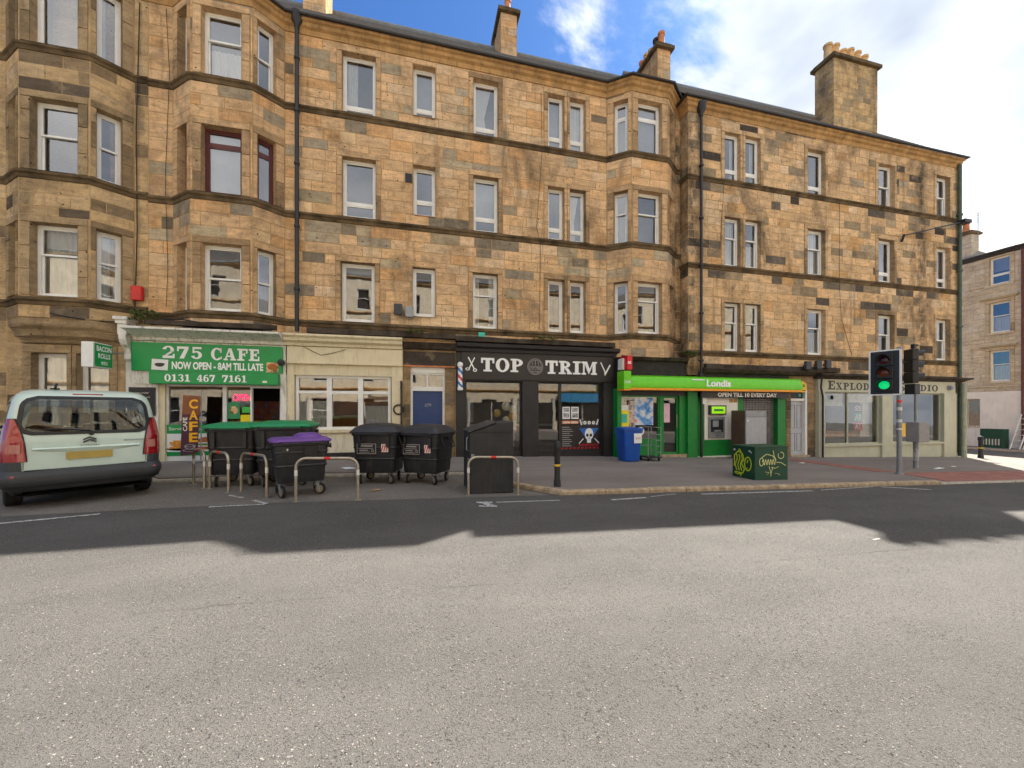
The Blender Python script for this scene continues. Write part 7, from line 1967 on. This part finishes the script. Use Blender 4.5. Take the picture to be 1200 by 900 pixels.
for sgn in (-1, 1):      # bumper corners rise to the lamps
    rows = []; k = MB()
    for j in range(7):
        z = .57 + .15 * j / 6; c = [p for p in cring(z, .014) if p[0] * sgn > .66 + .06 * j / 6 and p[1] < .5]
        c = sorted(c, key=lambda p: p[1] + (0 if abs(p[0]) > .8 else -.001 * (1 - abs(p[0])))); rows.append([(p[0], p[1], p[2]) for p in c][:10])
    m = min(len(r_) for r_ in rows); rows = [r_[:m] for r_ in rows]
    for j in range(6):
        for i in range(m - 1): k.quad(rows[j][i], rows[j][i + 1], rows[j + 1][i + 1], rows[j + 1][i])
    k.build('bumper_corner', 'plastic_dark', car, world=False, smooth=45)
# lower cladding along the sides
k = MB()
for sgn in (-1, 1):
    for y0, y1 in ((1.2, 3.2), (3.96, 4.1)):
        k.add([(sgn * (interp(CW, .22) + .012), y0, .22), (sgn * (interp(CW, .22) + .012), y1, .22), (sgn * (interp(CW, .42) + .02), y1, .42), (sgn * (interp(CW, .42) + .02), y0, .42)], [(0, 1, 2, 3)])
k.build('side_cladding', 'plastic_dark', car, world=False)
for sgn in (-1, 1):
    for yw in (YA, YB):
        k = MB(); vs = []; N = 26
        for i in range(N + 1):
            a = R(-28 + 236 * i / N)
            for rr_, ox in ((WR + .035, -.10), (WR + .035, .016), (WR + .1, .02), (WR + .11, -.02)):
                y = yw + rr_ * math.cos(a); z = max(.2, WR + rr_ * math.sin(a)); vs.append((sgn * (interp(CW, z) + ox), y, z))
        k.add(vs, [(4 * i + q, 4 * i + 4 + q, 4 * i + 5 + q, 4 * i + 1 + q) for i in range(N) for q in range(3)]); k.build('wheel_arch', 'plastic_dark', car, world=False, smooth=50)
        k = MB(); x0 = sgn * .79
        k.lathe([(.2, -.105), (.285, -.1), (.318, -.08), (WR, -.05), (WR, .05), (.318, .08), (.285, .1), (.2, .105)], (x0, yw, WR), 30, 'x'); wh = k.build('wheel', 'rubber', car, world=False, smooth=40)
        k = MB(); k.lathe([(.05, .08), (.07, .07), (.18, .06), (.205, .1), (.21, .1)] if sgn > 0 else [(.21, -.1), (.205, -.1), (.18, -.06), (.07, -.07), (.05, -.08)], (x0, yw, WR), 24, 'x'); k.build('rim', 'rim_alloy', wh, world=False, smooth=40)
# lamps
for sgn in (-1, 1):
    def lampgrid(mb_, z0, z1, p0, p1, o, m=14, nn=9):
        rows = []
        for j in range(m + 1):
            t = j / m; z = z0 + (z1 - z0) * t; w, yr = interp(CW, z), interp(CR, z); r = .2
            a0, a1 = p0(t), p1(t); row = []
            for i in range(nn + 1):
                s_ = a0 + (a1 - a0) * i / nn          # s_ in metres round the corner: <0 rear, 0..q corner, > side
                q = r * math.pi / 2
                if s_ < 0: x, y = w - r + s_, yr + .05 * ((w - r + s_) / w) ** 2 - .05 * ((w - r) / w) ** 2 - o
                elif s_ <= q: a = R(-90) + s_ / r; x, y = w - r + (r + o) * math.cos(a), yr + r + (r + o) * math.sin(a)
                else: x, y = w + o, yr + r + s_ - q
                row.append((sgn * x, y, z))
            rows.append(row)
        vs = [v for r_ in rows for v in r_]; N = nn + 1
        mb_.add(vs, [(j * N + i, j * N + i + 1, (j + 1) * N + i + 1, (j + 1) * N + i) for j in range(m) for i in range(nn)])
    k = MB(); lampgrid(k, .72, 1.34, lambda t: -.035 + .16 * t ** 2.2, lambda t: .34 - .12 * t ** 3 - .03 * (1 - t), .02); k.build('tail_light', 'tail_red', car, world=False, smooth=50)
    k = MB(); lampgrid(k, .715, 1.35, lambda t: -.05 + .16 * t ** 2.2, lambda t: .365 - .12 * t ** 3, .010); k.build('lamp_surround', 'plastic_black', car, world=False, smooth=50)
    k = MB(); lampgrid(k, .84, .97, lambda t: .02, lambda t: .12, .024, 3, 3); k.build('reversing_lamp', 'tail_clear', car, world=False)
    k = MB(); z = .5; k.sphere((sgn * .8, rear_y(.8, z, .055), z), .05, .02, .03, 10, 6); k.build('reflector', 'tail_red', car, world=False)
    # door mirror
    k = MB(); k.sphere((sgn * 1.03, 2.95, 1.2), .1, .07, .09, 12, 8); k.box(min(sgn * .9, sgn * .96), max(sgn * .9, sgn * .96), 2.93, 2.98, 1.14, 1.2); k.build('door_mirror', 'plastic_black', car, world=False, smooth=60)
k = MB(); k.box(-.18, .18, .20, .25, 1.71, 1.735); k.build('high_brake_light', 'tail_red', car, world=False)
# tailgate: handle moulding, number plate, wiper, emblem, lettering
k = MB()
for i in range(24):
    a, b_ = -.62 + 1.24 * i / 24, -.62 + 1.24 * (i + 1) / 24
    def zt(x): return .868 - .05 * (x / .62) ** 2 * 0 - .035 * (1 - abs(x) / .62)
    ha, hb = .05 * (1 - (abs(a) / .62) ** 3), .05 * (1 - (abs(b_) / .62) ** 3)
    k.quad((a, rear_y(a, .86, .004), .86 + .02 - ha), (b_, rear_y(b_, .86, .004), .86 + .02 - hb), (b_, rear_y(b_, .88, .03), .89), (a, rear_y(a, .88, .03), .89))
    k.quad((a, rear_y(a, .88, .03), .89), (b_, rear_y(b_, .88, .03), .89), (b_, rear_y(b_, .92, .003), .915), (a, rear_y(a, .92, .003), .915))
k.build('tailgate_handle', 'car_paint', car, world=False, smooth=50)
k = MB(); yq = rear_y(0, .78); k.box(-.27, .27, yq - .022, yq - .006, .72, .83); k.build('number_plate', 'plate', car, world=False)
k = MB()   # tailgate shut lines
for (x0, z0, x1, z1) in ((-.70, .705, .70, .705),):
    k.box(x0, x1, rear_y(.0, .59) - .012, rear_y(.0, .59) + .04, .585, .592)
for sgn in (-1, 1):
    for j in range(8):
        z0, z1 = .60 + .5 * j / 8, .60 + .5 * (j + 1) / 8
        k.quad((sgn * .705, rear_y(.705, z0, .003), z0), (sgn * .712, rear_y(.712, z0, .003), z0), (sgn * .712, rear_y(.712, z1, .003), z1), (sgn * .705, rear_y(.705, z1, .003), z1))
k.build('shut_line', 'plastic_black', car, world=False)
k = MB(); k.tube([(.02, rear_y(0, 1.16, .03), 1.155), (-.2, rear_y(.2, 1.18, .04), 1.18), (-.5, rear_y(.5, 1.19, .03), 1.19)], .011, 6); k.lathe([(.035, -.03), (.03, .0)], (.02, rear_y(0, 1.11), 1.11), 10, 'y'); k.build('rear_wiper', 'plastic_black', car, world=False)
PE = Panel(0, rear_y(0, 1.0) - .008)
k = MB()
for z in (.965, 1.005):
    for sgn in (-1, 1): k.ppoly(PE, [(0, z + .055), (0, z + .03), (sgn * .075, z - .005), (sgn * .08, z + .018)][::sgn], -.012, 0)
k.build('emblem', 'plastic_dark', car, world=False)
k = MB(); put_text(k, PE, 'CITROEN', -.11, .11, .915, .94, -.004, .01); k.build('lettering', 'chrome', car, world=False)
PE2 = Panel(.0, rear_y(.5, .98) - .012); k = MB(); put_text(k, PE2, 'BERLINGO', .42, .68, .965, .99, 0, .0); k.build('lettering', 'plastic_dark', car, world=False)
k = MB(); k.tube([(-.35, .55, 1.80), (-.35, .42, 1.86), (-.35, .3, 1.875)], .018, 6); k.box(-.4, -.3, .5, .72, 1.79, 1.825); k.build('aerial', 'plastic_black', car, world=False)
# cabin
k = MB(); k.box(-.78, .78, .3, 3.6, .45, .5)
for x in (-.5, 0, .5): k.box(x - .22, x + .22, 1.15, 1.28, .5, 1.18)
for x in (-.4, .4): k.box(x - .26, x + .26, 2.1, 2.26, .5, 1.2)
k.box(-.75, .75, 3.2, 3.6, .5, 1.1); k.box(-.75, .75, .35, .4, .5, 1.08)
k.build('cabin', 'cloth_seat', car, world=False)
for x, y in ((-.5, 1.2), (0, 1.2), (.5, 1.2), (-.4, 2.18), (.4, 2.18)):
    k = MB(); k.loft([rring(.2, .08, .03, 1.24, cx=x, cy=y), rring(.26, .1, .04, 1.28, cx=x, cy=y), rring(.26, .1, .04, 1.4, cx=x, cy=y), rring(.2, .07, .03, 1.43, cx=x, cy=y)]); k.box(x - .06, x - .05, y - .01, y + .01, 1.15, 1.26); k.box(x + .05, x + .06, y - .01, y + .01, 1.15, 1.26); k.build('headrest', 'cloth_seat', car, world=False, smooth=50)
k = MB(); k.add([(-.76, .12, .2), (.76, .12, .2), (.76, 4.1, .2), (-.76, 4.1, .2)], [(0, 1, 2, 3)]); k.build('underside', 'plastic_black', car, world=False)
